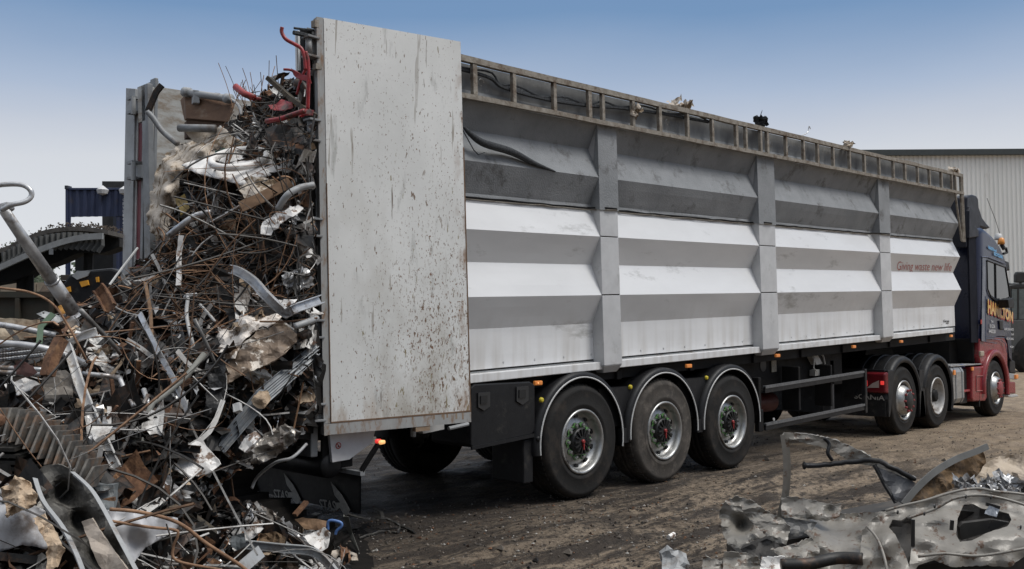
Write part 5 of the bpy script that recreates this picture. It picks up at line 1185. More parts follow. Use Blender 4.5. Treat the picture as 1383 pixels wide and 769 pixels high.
def scatter():
    rnd = random.Random(21)
    ms = MB(); N = 7600
    for i in range(N):
        x, y = region_point(rnd, REG, 3)
        D = HD(x, y)+rnd.uniform(-.12, .22)-.02; p = at(x, y, D)
        if p.z < .03: p.z = rnd.uniform(.02, .08)
        low = y > 600
        wts = [11, 10, 60, 12, 7]
        if 300 < y < 400 and 180 < x < 380: wts = [4, 5, 50, 28, 13]
        if x > 330 and y < 420: wts = [5, 5, 66, 20, 4]
        if x > 290 and y > 640: wts = [16, 16, 48, 12, 8]
        ms.cur = rnd.choices(range(5), wts)[0]
        s = rnd.choice((.05, .07, .09, .12, .17, .24))*(.8 if ms.cur in (0, 1) else 1.25 if ms.cur == 2 else .9)
        nb = (CAM-p).normalized()+Vector((0, 0, .8))
        shred(ms, p, s, rnd, frame3(rnd, nb if rnd.random() < .5 else None), rnd.choice((.08, .12, .18, .3, .5, .7)), True)
    ms.keep = True
    tag(obj('metal_shreds', ms, SM), 'countless torn bits of sheet metal packed through the scrap heap', 'metal shreds', kind='stuff')
    # thin wires and strands
    mw = MB()
    def wire(p, ln, r, curl, n=7):
        d = Vector((rnd.gauss(0, 1), rnd.gauss(0, 1), rnd.gauss(0, .8))).normalized(); path = [p.copy()]; q = p.copy(); ax = Vector((rnd.gauss(0, 1), rnd.gauss(0, 1), rnd.gauss(0, 1))).normalized(); tw = rnd.uniform(-curl, curl)
        vd = (CAM-p).normalized()
        d = (d-vd*d.dot(vd)*.75).normalized()
        for k in range(n):
            d = (Matrix.Rotation(tw+rnd.uniform(-.25, .25)*curl, 3, ax) @ d).normalized(); q = q+d*ln/n; path.append(q.copy())
        if not inside(path): return
        mw.tube(path, r, 4, cap=False)
    for i in range(2000):
        x, y = region_point(rnd, REG, 6)
        if rnd.random() < .45: x, y = rnd.gauss(285, 55), rnd.gauss(360, 50)
        if rnd.random() < .16: x, y = rnd.gauss(352, 30), rnd.gauss(165, 30)
        if rnd.random() < .15: x, y = rnd.gauss(395, 25), rnd.gauss(320, 45)
        if not inpoly(x, y, REG): continue
        p = at(x, y, HD(x, y)+(rnd.uniform(-.10, .14) if rnd.random() < .75 else rnd.uniform(-.3, -.1))); p.z = max(p.z, .04)
        c = (0, 1, 2)
        zone = 0
        if 290 < y < 440 and x < 380: w = [70, 20, 10]
        elif x > 350 and y < 400: w = [15, 72, 13]
        else: w = [20, 46, 34]
        mw.cur = rnd.choices(c, w)[0]
        wire(p, rnd.choice((.2, .35, .5, .8, 1.2)), rnd.choice((.0018, .0025, .004, .006)), rnd.choice((.06, .2, .35, .6)), 9)
    # whiskers against the sky
    for i in range(34):
        x = rnd.gauss(345, 18); p = at(x, 150+rnd.uniform(-20, 20), HD(345, 150)-.15); t = p+Vector((rnd.uniform(-.12, .12), rnd.uniform(-.12, .12), rnd.uniform(.1, .35))); mw.cur = 0; mw.tube(curve([p, p.lerp(t, .5)+Vector((rnd.uniform(-.05, .05),)*3), t], 3), .003, 4)
    mw.keep = True
    tag(obj('wire_tangle', mw, [wir, wird, wirl]), 'tangled rusty and grey wires running all through the scrap heap', 'wire tangle', kind='stuff')
scatter()

def repeats():
    rnd = random.Random(77)
    kinds = [
     ('steel_tube', 'loose bent galvanised steel tube poking out among the heap shreddings', 'tube', 'bent steel tubes in the scrap heap', mat('dull_tube', (.22, .22, .215), (.10, .095, .09), scale=6, rough=.5, metal=.3, dirt=(.08, .05, .035), dirt_amt=.4, dscale=7, island=.6), 60),
     ('metal_strip', 'narrow bent strip of pale sheet metal lying in the heap shreddings', 'metal strip', 'bent metal strips in the scrap heap', whs, 110),
     ('rusty_bar', 'short rust brown bar jammed among the heap shreddings', 'bar', 'rusty bars in the scrap heap', rst, 46),
     ('angle_iron', 'short length of dark folded angle metal in the heap shreddings', 'angle iron', 'dark folded angles in the scrap heap', drk, 40),
     ('crumpled_sheet', 'small crumpled bright sheet metal scrap lying in the heap shreddings', 'sheet metal', 'small crumpled sheets in the scrap heap', sil, 60),
     ('painted_sheet', 'small torn off-white painted sheet in the heap shreddings', 'sheet metal', 'small torn painted sheets in the scrap heap', whs, 44)]
    for nm, lab, cat, grp, mt, n in kinds:
        for i in range(n):
            x, y = region_point(rnd, REG, 8)
            if x > 330 and y < 300 and nm in ('crumpled_sheet', 'painted_sheet', 'metal_strip') and rnd.random() < .6: x, y = region_point(rnd, REG, 8)
            D = HD(x, y)-rnd.uniform(-.04, .12); p = at(x, y, D); p.z = max(p.z, .06); m = MB()
            vd = (CAM-p).normalized(); d = Vector((rnd.gauss(0, 1), rnd.gauss(0, 1), rnd.gauss(0, .9))); d = (d-vd*d.dot(vd)*.6).normalized(); side = vd.cross(d).normalized()
            L_ = rnd.uniform(.2, .6)*(1.7 if nm == 'steel_tube' and rnd.random() < .6 else 1)
            bend = side*rnd.uniform(-.3, .3)*L_
            path = curve([p-d*L_/2, p-d*L_*.1+bend*.6, p+d*L_*.2+bend*rnd.uniform(.2, 1), p+d*L_/2], 3)
            for q in path:
                q.z = max(q.z, .03)
            if not inside(path): path = [p+(q-p)*.35 for q in path]
            if not inside(path): continue
            if nm == 'steel_tube': m.smooth = True; m.tube(path, rnd.choice((.004, .006, .008, .011, .014)), 8)
            elif nm == 'metal_strip': m.tube(path, 0, flat=(rnd.uniform(.008, .028), .003), up=vd)
            elif nm == 'rusty_bar': m.tube([path[0], path[-1]], 0, flat=(rnd.uniform(.01, .03), rnd.uniform(.006, .02)))
            elif nm == 'angle_iron': lbar(m, path, rnd.uniform(.025, .05), rnd.uniform(.02, .04), rnd.choice('LUZ'), up=vd)
            else:
                fr = frame3(rnd, vd+Vector((0, 0, .5))); X, Y, Z = fr; s = rnd.uniform(.09, .26); sd = rnd.random()*50; nn = 9; asp = rnd.uniform(.35, .9); vs = []; cut = rnd.uniform(.3, .9)
                for j in range(nn+1):
                    for k in range(nn+1):
                        u, v = k/nn-.5, j/nn-.5; e_ = 1+(.25*noise.noise(Vector((k*.9, j*.9, sd))) if k in (0, nn) or j in (0, nn) else 0)
                        z = .16*ridged((u, v, 0), 2.2, sd)+.5*rnd.random()*0+.35*u*u
                        vs.append(p+(X*u*e_+Y*v*e_*asp+Z*z)*s)
                q = nn+1; F = [(j*q+k, j*q+k+1, (j+1)*q+k+1, (j+1)*q+k) for j in range(nn) for k in range(nn) if not (k > nn*cut and j > nn*cut)]
                m.add(vs, F); m.add([v-Z*.004 for v in vs], [tuple(reversed(f)) for f in F])
            o = obj(nm, m, mt); tag(o, lab, cat, grp)
repeats()

# ================================================================ THE LARGE PIECES OF SCRAP
def hero(nm, m, mt, lab, cat, grp=None): o = obj(nm, m, mt); return tag(o, lab, cat, grp)
def DD(x, y, o=.2): return HD(x, y)-o
def pp(pts, o=.2, n=5): return curve([at(x, y, DD(x, y, o)) if len(a) == 0 else at(x, y, a[0]) for x, y, *a in pts], n)
def O(pts, off=.2): return [(x, y, (a[0] if a else DD(x, y, off))) for x, y, *a in pts]
def heroes():
    # ---- the white panel with the oval ring on it
    P = [(245, 223, 6.55), (262, 217, 6.6), (300, 209, 6.75), (340, 198, 6.9), (380, 204, 6.8), (413, 206, 6.6), (402, 219, 6.45), (378, 231, 6.35), (352, 241, 6.25), (327, 251, 6.2), (296, 242, 6.3), (268, 235, 6.4)]
    hero('white_sheet', sheet(P, amp=.012, freq=3, seed=4, thick=.012, smooth=True, step=5), pale, 'big dirty white sheet lying near the heap top with an oval ring on it', 'sheet')
    lip = [at(x, y, d) for x, y, d in P[8:]+P[:2]]
    ring = []
    for k in range(33):
        a = 2*pi*k/32; x, y = 323+38*cos(a)*1.0, 214.5+11.5*sin(a)-cos(a)*4.5; D = 6.55-(y-214)*.022-.03
        ring.append(at(x, y, D))
    m = MB(); m.smooth = True; m.tube(ring, .026, 9); hero('oval_ring', m, pale, 'dirty white oval ring lying on the white panel near the heap top', 'ring')
    # ---- hanging dirty fabric
    P = [(240, 196, 7.3), (262, 190, 7.2), (292, 197, 7.0), (306, 212, 6.9), (286, 219, 6.8), (262, 219, 6.9), (246, 236, 6.95), (240, 262, 6.95), (232, 288, 6.95), (227, 312, 6.9), (222, 322, 6.9), (207, 316, 7.0), (197, 300, 7.1), (202, 270, 7.2), (206, 250, 7.25), (214, 226, 7.3), (226, 206, 7.35)]
    hero('torn_fabric', sheet(P, mids=[(225, 260, 6.75), (232, 230, 6.8), (216, 300, 6.9), (270, 204, 6.85)], amp=.028, freq=9, seed=6, tear=2.2, thick=.004, smooth=3, step=3), cloth, 'big piece of dirty beige fabric hanging down the heap beside the left post', 'fabric')
    P = [(250, 178, 7.1), (275, 171, 7.1), (300, 172, 7.0), (318, 186, 6.9), (310, 204, 6.85), (282, 200, 7.0), (262, 192, 7.1)]
    hero('torn_fabric', sheet(P, amp=.04, freq=6, seed=16, tear=2, smooth=True, step=5), cloth, 'small bunched piece of beige fabric just above the white ringed panel', 'fabric')
    # ---- rust brown box lid with roller hinge, leaning at the left wall
    rt = empty('rusty_hopper_lid', at(280, 165, 7.9), 'rust brown metal hopper lid with a grey roller hinge, leaning on the left trailer wall', 'hopper lid')
    m = MB(); Dn = 7.9
    prof = [(246, 132, 7.95), (250, 130, 7.8), (318, 139, 7.55), (316, 146, 7.5), (309, 165, 7.5), (252, 160, 7.75), (250, 150, 7.8)]
    m.prism([at(*p) for p in prof], Vector((.03, .10, 0))); obj('lid_plate', m, mat('rust_brown_plate', (.13, .072, .042), (.20, .12, .075), scale=5, rough=.8, dirt=(.24, .18, .13), dirt_amt=.2, dscale=4, stretch=(1, 1, 2), bump=.2), rt, bevel=.006)
    m = MB(); m.prism([at(*p) for p in ((252, 163, 7.72), (309, 168, 7.48), (306, 186, 7.5), (252, 186, 7.75))], Vector((.03, .10, 0))); obj('lower_plate', m, mat('rust_dark_plate', (.05, .03, .02), (.09, .05, .03), rough=.9), rt)
    m = MB(); m.smooth = True; m.tube([at(249, 124.5, 7.78), at(311, 134, 7.5)], .030, 12); m.tube([at(249, 124.5, 7.78), at(256, 125.5, 7.75)], .042, 12); m.tube([at(305, 133, 7.53), at(312, 134, 7.5)], .040, 12); obj('roller', m, greyl, rt)
    for a, b in ((261, 269), (290, 298)):
        m = MB(); m.prism([at(a, 121+(a-261)*.13, 7.68), at(b, 122+(a-261)*.13, 7.66), at(b+1, 140+(a-261)*.1, 7.66), at(a, 139+(a-261)*.1, 7.68)], Vector((.02, .07, 0))); obj('lug', m, greyl, rt, bevel=.006)
    m = MB(); m.smooth = True; m.tube(curve([at(311, 134, 7.48), at(318, 138, 7.4), at(324, 146, 7.3), at(326, 156, 7.25)], 4), .012, 7); obj('stay_rod', m, greyl, rt)
    # ---- rods and bars at the top
    m = MB(); lbar(m, [at(219, 115, 6.95), at(211, 125, 6.95), at(200, 151, 6.95)], .05, .03, 'L', up=_f*-1); hero('dark_bar', m, drk, 'short dark angle bar standing up past the trailer rim by the left post', 'bar')
    m = MB(); m.smooth = True; m.tube(curve([at(199, 151, 6.93), at(207, 160, 6.93), at(220, 178, 6.93), at(240, 195, 6.9)], 5), .021, 9); hero('grey_pipe', m, greyp, 'dull grey pipe slanting down from the dark bar at the left post', 'pipe')
    m = MB(); m.smooth = True; m.tube([at(242, 173, 7.1), at(291, 174, 7.0)], .030, 10); hero('grey_pipe', m, greyp, 'stubby grey pipe lying level below the rusty hopper lid', 'pipe')
    m = MB(); m.tube([at(363, 106, 6.7), at(392, 132, 6.6), at(424, 156, 6.35)], 0, flat=(.055, .03)); hero('charred_bar', m, mat('charred_wood', (.02, .018, .015), (.10, .08, .055), scale=22, rough=.9, bump=.6), 'charred flat bar slanting down through the red frames at the heap top', 'bar')
    # red frames
    rd = empty('red_tubing', at(410, 150, 6.5), 'tall bent red tube frame sticking up beside the hinged door', 'tube frame')
    def rt_(pts, r=.013): m = MB(); m.smooth = True; m.tube(curve([at(*p) for p in pts], 5), r, 9); return obj('frame_tube', m, redt, rd)
    rt_([(381, 37, 6.35), (380.5, 44, 6.35), (386, 53, 6.35), (398, 60, 6.35), (407, 66, 6.35), (411, 78, 6.35), (413, 95, 6.35)]); rt_([(413, 70, 6.36), (416, 84, 6.36), (416.5, 110, 6.36), (415.5, 150, 6.38)]); rt_([(414, 92, 6.4), (407, 106, 6.42), (401, 128, 6.45)], .010); rt_([(383, 94, 6.4), (393, 95, 6.4), (405, 101, 6.4), (418, 112, 6.4)], .009)
    m = sheet([(393, 92, 6.4), (402, 98, 6.38), (418, 104, 6.35), (421, 113, 6.35), (405, 108, 6.38), (396, 101, 6.4)], amp=.008, seed=5, step=4); obj('bent_plate', m, redt, rd)
    m = MB(); m.smooth = True; m.tube([at(318, 117, 7.0), at(330, 127, 6.95), at(343, 132, 6.9)], .026, 9); m.tube([at(322, 118, 7.05), at(334, 131, 7), at(352, 134, 6.9)], .012, 7); hero('red_tube', m, redt, 'short fat red tube lying at the left end of the heap top', 'tube')
    m = MB(); m.smooth = True; m.tube(curve([at(360, 164, 6.45), at(378, 161, 6.4), at(396, 155, 6.35), at(411, 150, 6.3)], 4), .018, 9); hero('red_tube', m, redt, 'slim red tube lying across the heap just under the charred bar', 'tube')
    hero('red_sheet', sheet([(362, 142, 6.6), (372, 141, 6.6), (380, 134, 6.6), (394, 138, 6.5), (396, 145, 6.5), (385, 150, 6.5), (366, 148, 6.55)], amp=.02, seed=8, step=4), redt, 'bent red painted sheet under the red tube frames', 'panel')
    hero('red_sheet', sheet([(401, 152, 6.4), (414, 147, 6.35), (424, 149, 6.3), (422, 156, 6.3), (404, 158, 6.35)], amp=.02, seed=9, step=4), redt, 'small red painted scrap tucked against the upper door hinge', 'panel')
    m = MB(); m.smooth = True; m.tube(curve([at(400, 112, 6.5), at(409, 116, 6.45), at(412, 128, 6.45), at(408, 146, 6.5)], 4), [.03, .034, .034, .03, .03, .03, .03, .028, .026, .024, .022, .02, .02], 8); hero('black_hose', m, drk, 'bent thick black hose behind the red tube frame', 'hose')
    # ---- mid pile
    P = [(277, 450, 5.78), (281, 438, 5.88), (291, 432, 5.92), (303, 428, 5.95), (317, 423, 5.98), (331, 412, 6.02), (345, 404, 6.05), (361, 403, 6.02), (380, 405, 5.98), (386, 416, 5.85), (377, 432, 5.65), (361, 443, 5.6), (345, 447, 5.6), (329, 460, 5.55), (316, 484, 5.5), (303, 484, 5.55), (279, 487, 5.6)]
    hero('cream_sheet', sheet(P, mids=[(330, 435, 5.55), (300, 455, 5.6)], amp=.035, freq=4, seed=12, tear=1.2, thick=.01, step=5), cream, 'large crumpled cream and brown sheet, upper half, in the middle of the heap', 'panel')
    P = [(303, 484, 5.58), (318, 484, 5.5), (331, 461, 5.52), (346, 448, 5.58), (362, 444, 5.6), (378, 434, 5.66), (390, 440, 5.7), (402, 452, 5.72), (399, 464, 5.65), (384, 478, 5.55), (360, 493, 5.5), (330, 506, 5.45), (306, 519, 5.45), (303, 505, 5.5)]
    hero('cream_sheet', sheet(P, amp=.05, freq=6, seed=13, tear=1.2, thick=.01, step=4), mat('brown_streaked_sheet', (.26, .195, .14), (.12, .085, .06), scale=7, rough=.6, bump=.4, bscale=20, dirt=(.66, .60, .52), dirt_amt=.22, dscale=7, stretch=(1, .4, 1), dcon=.03), 'brown streaked torn lower half hanging under the large crumpled cream sheet', 'panel')
    P = [(376, 405, 5.75), (402, 404, 5.75), (398, 409, 5.7), (384, 416, 5.7), (376, 412, 5.72)]
    hero('metal_offcut', sheet(P, amp=.01, seed=14, step=4), pale, 'small pale torn corner just right of the large cream sheet', 'offcut')
    m = MB(); lbar(m, pp([(314, 364, 5.75), (326, 368, 5.72), (345, 381, 5.68), (362, 400, 5.6), (386, 421, 5.62), (400, 417, 5.6), (432, 406, 5.85)], n=4), .055, .03, 'U', up=-_f); hero('bent_channel', m, gal, 'long kinked grey channel lying over the top of the large cream sheet', 'channel')
    m = MB(); m.smooth = True; m.tube(pp([(398, 441, 5.6), (413, 436, 5.65), (428, 430, 5.75)]), .02, 8); hero('pipe_stub', m, greyl, 'grey pipe stub pointing at the third door hinge, right of the cream sheet', 'pipe')
    m = MB(); m.smooth = True; m.tube(pp([(405, 455, 5.7), (418, 450, 5.75)]), .03, 9); hero('pipe_stub', m, drk, 'short thick dark pipe stub right of the cream sheet', 'pipe')
    # bundle of grey flats
    for k, (dx, w) in enumerate(((-7, .04), (-2, .03), (3, .045), (9, .03))):
        m = MB(); a = at(428-abs(dx)*.2, 474+dx*1.0, 5.95); b = at(352+dx*.5, 538+dx*.8, 5.55-k*.01); c = at(298+dx*.3, 605+dx*.6, 5.35-k*.01); lbar(m, [a, a.lerp(b, .5), b, b.lerp(c, .5), c], w, .02, 'U', up=-_f)
        hero('flat_bar', m, mat('grey_flat_metal', (.17, .185, .20), (.10, .11, .12), scale=9, rough=.45, metal=.3, dirt=(.25, .24, .22), dirt_amt=.2, dscale=9), 'long grey channel strip in the taped bundle slanting out from under the cream sheet', 'metal strip', 'grey strips in the taped bundle')
    m = MB(); m.smooth = False; m.tube([at(343, 531, 5.46), at(350, 545, 5.46), at(361, 556, 5.5)][::1], [.06, .07, .055], 9) if False else None
    hero('tape_wrap', sheet([(339, 541, 5.45), (350, 528, 5.5), (361, 527, 5.5), (366, 537, 5.48), (357, 552, 5.42), (347, 551, 5.42)], mids=[(352, 540, 5.38)], amp=.015, seed=22, step=3, tear=1.2), tan, 'ragged tan tape wrapped round the bundle of grey strips', 'tape')
    # long pale strips
    m = MB(); lbar(m, [at(131, 448, 4.9), at(118, 452, 4.9), at(92, 466, 4.9), at(108, 518, 4.75), at(121, 550, 4.7), at(136, 583, 4.65), at(158, 632, 4.6)], .045, .022, 'U', up=-_f); hero('white_trim_strip', m, mat('white_strip', (.72, .72, .71), (.58, .57, .55), rough=.5, dirt=(.25, .2, .15), dirt_amt=.2, dscale=9), 'long kinked bright white channel strip hanging down the left of the heap', 'metal strip')
    m = MB(); m.tube([at(189, 424, 5.6), at(211, 470, 5.4), at(236, 515, 5.25), at(256, 560, 5.1)], 0, flat=(.03, .012), up=-_f); hero('grey_flat_strip', m, gal, 'straight grey flat strip slanting down past the crossed bars left of the cream sheet', 'metal strip')
    m = MB(); m.smooth = True; m.tube([at(276, 478, 5.4), at(252, 508, 5.3), at(221, 535, 5.1), at(206, 545, 5.05), at(181, 601, 4.85)], .017, 8); hero('crossed_pipe', m, mat('olive_grey_pipe', (.14, .14, .125), (.2, .2, .18), rough=.6), 'kinked olive grey pipe crossing the grey flat strip', 'pipe')
    m = MB(); lbar(m, [at(187, 593, 4.85), at(200, 610, 4.9), at(226, 630, 4.95), at(252, 642, 5.0)], .05, .03, 'L', up=-_f); hero('olive_angle', m, MATS['olive_grey_pipe'], 'heavy olive grey angle lying below the end of the kinked pipe', 'angle iron')
    m = MB(); m.tube(wob([at(245, 318, 6.1), at(243, 340, 6.1), at(241, 386, 6.0)], 3, .004, 3), 0, flat=(.032, .012), up=-_f); hero('white_batten', m, pale, 'upright narrow white slat standing in the rusty wires', 'slat')
    m = MB(); m.smooth = True; m.tube(pp([(250, 402, 5.8), (254, 400, 5.75), (252, 425, 5.7), (258, 455, 5.6), (262, 470, 5.6)]), .012, 7); m.tube(pp([(254, 400, 5.75), (266, 398, 5.75)]), .012, 7); hero('white_tube', m, trimw, 'thin bent white tube left of the large cream sheet', 'tube')
    m = MB(); m.tube(pp([(270, 411, 5.7), (282, 424, 5.68), (290, 434, 5.66)]), 0, flat=(.02, .008)); hero('white_sliver', m, trimw, 'short white sliver resting against the upper edge of the cream sheet', 'sliver')
    m = MB(); m.smooth = True; m.tube(pp([(424, 250, 6.0), (405, 254, 5.95), (388, 264, 5.9), (376, 282, 5.95)] ), .022, 9); hero('curved_conduit', m, greyl, 'curved pale grey conduit beside the second door hinge', 'conduit')
    hero('torn_sheet', sheet([(318, 247, 6.25), (340, 238, 6.25), (372, 242, 6.2), (385, 256, 6.15), (372, 266, 6.1), (348, 262, 6.1), (330, 268, 6.15)], amp=.045, freq=7, seed=31, tear=1.6), cloth, 'crumpled beige sheet just under the white ringed panel', 'sheet')
    m = MB(); m.tube([at(392, 246, 6.15), at(352, 268, 6.05), at(325, 280, 6.0)], 0, flat=(.07, .02), up=-_f); hero('wood_board', m, mat('old_wood', (.24, .15, .09), (.14, .085, .05), scale=3, rough=.9, stretch=(1, 6, 6)), 'short broken brown wooden board below the ringed panel', 'board')
    hero('torn_sheet', sheet([(355, 300, 5.95), (372, 288, 5.95), (402, 276, 5.95), (410, 281, 5.95), (395, 293, 5.9), (378, 302, 5.9), (366, 318, 5.9), (352, 316, 5.9)], amp=.05, freq=9, seed=33, tear=2), pale, 'pale shredded sheet in the dark grey wires by the second hinge', 'sheet')
    m = MB(); m.smooth = True; m.tube(pp([(228, 318, 6.3), (246, 304, 6.2), (264, 292, 6.2), (285, 287, 6.2)]), .022, 8); hero('bright_pipe', m, gal, 'bright grey pipe end below the hanging fabric', 'pipe')
    m = MB(); m.tube(pp([(286, 300, 6.2), (320, 281, 6.1), (330, 276, 6.1)]), 0, flat=(.03, .01)); hero('cream_batten', m, pale, 'narrow cream slat lying above the rusty wires', 'slat')
    hero('orange_scrap', sheet([(237, 268, 6.6), (249, 262, 6.6), (256, 281, 6.55), (244, 292, 6.55)], amp=.03, seed=35, tear=1), mat('yellow_scrap', (.48, .34, .08), (.3, .2, .06), rough=.7, dirt=(.1, .07, .04), dirt_amt=.4), 'small dull yellow scrap just right of the hanging fabric', 'scrap')
    hero('green_scrap', sheet([(290, 204, 6.9), (303, 200, 6.85), (308, 210, 6.8), (292, 213, 6.85)], amp=.02, seed=36), mat('green_scrap_paint', (.02, .09, .06), rough=.6), 'small dark green scrap above the ringed panel', 'scrap')
    # dark sheets beneath the cream piece
    hero('black_sheet', sheet([(278, 490, 5.45), (303, 487, 5.45), (305, 518, 5.4), (302, 560, 5.35), (276, 560, 5.35), (281, 520, 5.4)], amp=.04, freq=7, seed=41, tear=2), mat('charred_sheet', (.018, .018, .018), (.04, .038, .036), rough=.5, bump=.6), 'black charred sheet hanging under the left end of the cream piece', 'sheet')
    # lower centre
    hero('cream_offcut', sheet([(240, 624, 4.95), (253, 606, 4.95), (271, 591, 5.0), (283, 607, 5.0), (298, 627, 5.0), (280, 640, 4.95), (252, 645, 4.9), (236, 634, 4.9)], amp=.02, freq=4, seed=42, tear=1.2, thick=.012), pale, 'fan shaped cream offcut low on the heap at the end of the taped bundle', 'offcut')
    hero('foil_bundle', sheet([(322, 606, 5.35), (345, 600, 5.4), (360, 585, 5.45), (385, 572, 5.5), (398, 580, 5.5), (397, 597, 5.5), (380, 612, 5.45), (350, 628, 5.4), (328, 622, 5.35)], amp=.06, freq=8, seed=43, tear=1.5, step=4), mat('crumpled_foil', (.36, .34, .31), (.16, .14, .12), scale=12, rough=.4, metal=.5, dirt=(.07, .05, .04), dirt_amt=.4, dscale=9), 'glinting crumpled foil bundle under the taped strips by the trailer sill', 'foil')
    hero('white_block', sheet([(322, 605, 5.3), (330, 592, 5.3), (345, 582, 5.32), (352, 589, 5.3), (343, 600, 5.25), (330, 611, 5.25)], amp=.01, seed=44, thick=.03), pale, 'narrow white box edge lying on the foil bundle', 'offcut')
    hero('white_offcut', sheet([(228, 585, 5.0), (241, 584, 5.0), (246, 612, 4.95), (232, 615, 4.95)], amp=.004, seed=45, thick=.03), pale, 'small upright white board left of the cream offcut', 'offcut')
    hero('white_offcut', sheet([(314, 546, 5.3), (323, 543, 5.3), (324, 554, 5.28), (315, 557, 5.28)], amp=.0, seed=46, thick=.04, tear=.2), trimw, 'tiny white block beside the taped bundle', 'block')
    m = MB(); m.smooth = True; m.tube([at(194, 526, 5.15), at(200, 545, 5.1), at(213, 575, 5.05), at(211, 600, 4.95), at(190, 635, 4.9), at(193, 670, 4.85)], .014, 8); hero('s_bent_tube', m, gal, 'S-bent bright tube low in the heap under the crossed pipe', 'tube')
    m = MB(); m.tube([at(204, 630, 5.0), at(230, 680, 5.0), at(262, 700, 5.1), at(290, 720, 5.2)], 0, flat=(.05, .03)); hero('burnt_batten', m, MATS['charred_wood'], 'burnt batten slanting down to the lower middle of the heap', 'batten')
    # ---- left side
    P = [(56, 512, 4.8), (70, 500, 4.8), (88, 500, 4.8), (99, 512, 4.75), (98, 535, 4.7), (86, 545, 4.7), (60, 540, 4.7)]
    hero('grey_felt', sheet(P, amp=.03, freq=6, seed=51, tear=2.2), mat('grey_felt_paper', (.27, .25, .22), (.19, .17, .15), rough=.9, dirt=(.12, .1, .08), dirt_amt=.4), 'crumpled round grey felt left of the kinked white strip', 'felt')
    P = [(5, 519, 4.8), (20, 516, 4.8), (34, 510, 4.8), (54, 519, 4.75), (40, 527, 4.7), (24, 534, 4.7), (10, 530, 4.7)]
    hero('torn_paper', sheet(P, amp=.03, freq=6, seed=52, tear=1.5), pale, 'torn whitish sheet above the sooty fin block at the frame edge', 'sheet')
    P = [(-60, 428, 5.4), (0, 430, 5.4), (50, 432, 5.4), (51, 457, 5.35), (0, 460, 5.35), (-60, 462, 5.35)]
    hero('cream_board', sheet(P, amp=.006, seed=53, thick=.03), mat('cream_board_paint', (.50, .42, .31), (.40, .32, .23), rough=.8, dirt=(.2, .14, .09), dirt_amt=.3), 'flat cream board at the frame edge under the olive skip', 'board')
    for pts, r, lab in ((((-80, 430, 5.0), (0, 439, 5.0), (35, 445, 5.0), (75, 453, 5.05)), .016, 'upper long bright tube coming in from the frame edge over the cream board'), (((-80, 460, 4.8), (0, 464, 4.8), (45, 468, 4.8), (85, 478, 4.85), (116, 492, 4.95)), .018, 'long bent bright tube below the cream board'), (((-60, 497, 4.7), (0, 497, 4.7), (62, 500, 4.75)), .013, 'straight bright tube just above the torn whitish sheet'), (((-60, 503, 4.65), (0, 503, 4.65), (55, 506, 4.7)), .012, 'straight dull tube directly under another, above the torn whitish sheet'), (((112, 505, 4.9), (145, 508, 4.9), (163, 511, 5.0)), .013, 'short level tube crossing behind the kinked white strip'), (((162, 512, 4.9), (170, 530, 4.85), (181, 549, 4.8)), .013, 'short open ended tube right of the kinked white strip')):
        m = MB(); m.smooth = True; m.tube(curve([at(*p) for p in pts], 4), r, 9); hero('bright_tube', m, gal, lab, 'tube')
    # galvanised post with the loop handle
    po = empty('galvanised_post', at(50, 350, 4.9), 'galvanised post leaning over the heap with a looped tube handle at its top', 'post')
    m = MB(); m.smooth = True; a, b = at(4, 282, 4.7), at(98, 420, 5.3); q = a.lerp(b, .68); m.tube([a, q], [.026, .034], 14); m.tube([q, b], [.038, .040], 14); m.tube([q-(b-a)*.008, q+(b-a)*.008], .041, 14); obj('post_tube', m, gal, po)
    m = MB(); m.smooth = True; m.tube(curve([at(-30, 262, 4.75), at(-10, 252, 4.7), at(12, 249, 4.7), at(30, 250, 4.7), at(41, 257, 4.7), at(42, 266, 4.7), at(33, 273, 4.68), at(16, 277, 4.66), at(2, 284, 4.66)], 5), .013, 9); obj('loop_handle', m, gal, po)
    m = MB(); m.prism([at(*p) for p in ((-6, 276, 4.72), (10, 272, 4.72), (13, 282, 4.7), (6, 287, 4.7), (-6, 289, 4.7))], _f*.06); obj('post_cap', m, gal, po, bevel=.01)
    hero('orange_strap', sheet([(78, 414, 5.15), (82, 412, 5.15), (88, 423, 5.12), (84, 425, 5.12)], amp=.0, step=4, tear=.3), mat('orange_tape', (.62, .30, .06), rough=.6), 'short orange strap at the foot of the galvanised post', 'strap')
    hero('white_bracket', sheet([(49, 424, 5.1), (60, 420, 5.1), (78, 426, 5.05), (88, 432, 5.0), (75, 437, 5.0), (62, 431, 5.05)], holes=[[(57, 422), (60, 422), (60, 424), (57, 424)]], amp=.003, seed=61, step=4, tear=.3), trimw, 'small flat white bracket with a hole, at the foot of the galvanised post', 'bracket')
    m = MB(); m.tube([at(72, 424, 5.0), at(55, 442, 4.95), at(53, 465, 4.9)], 0, flat=(.03, .01), up=-_f); hero('green_strip', m, mat('dull_green_strip', (.10, .16, .10), (.06, .1, .06), rough=.6), 'bent dull green strip crossing the upper long bright tube', 'metal strip')
    m = MB(); m.smooth = True; m.tube(curve([at(-40, 382, 4.5), at(0, 389, 4.5), at(40, 395, 4.5), at(70, 410, 4.5), (at(92, 440, 4.5)), at(108, 470, 4.5), at(118, 490, 4.6)], 6), .006, 6); hero('brown_hose', m, wir, 'long thin brown hose arching over the left of the heap', 'hose')
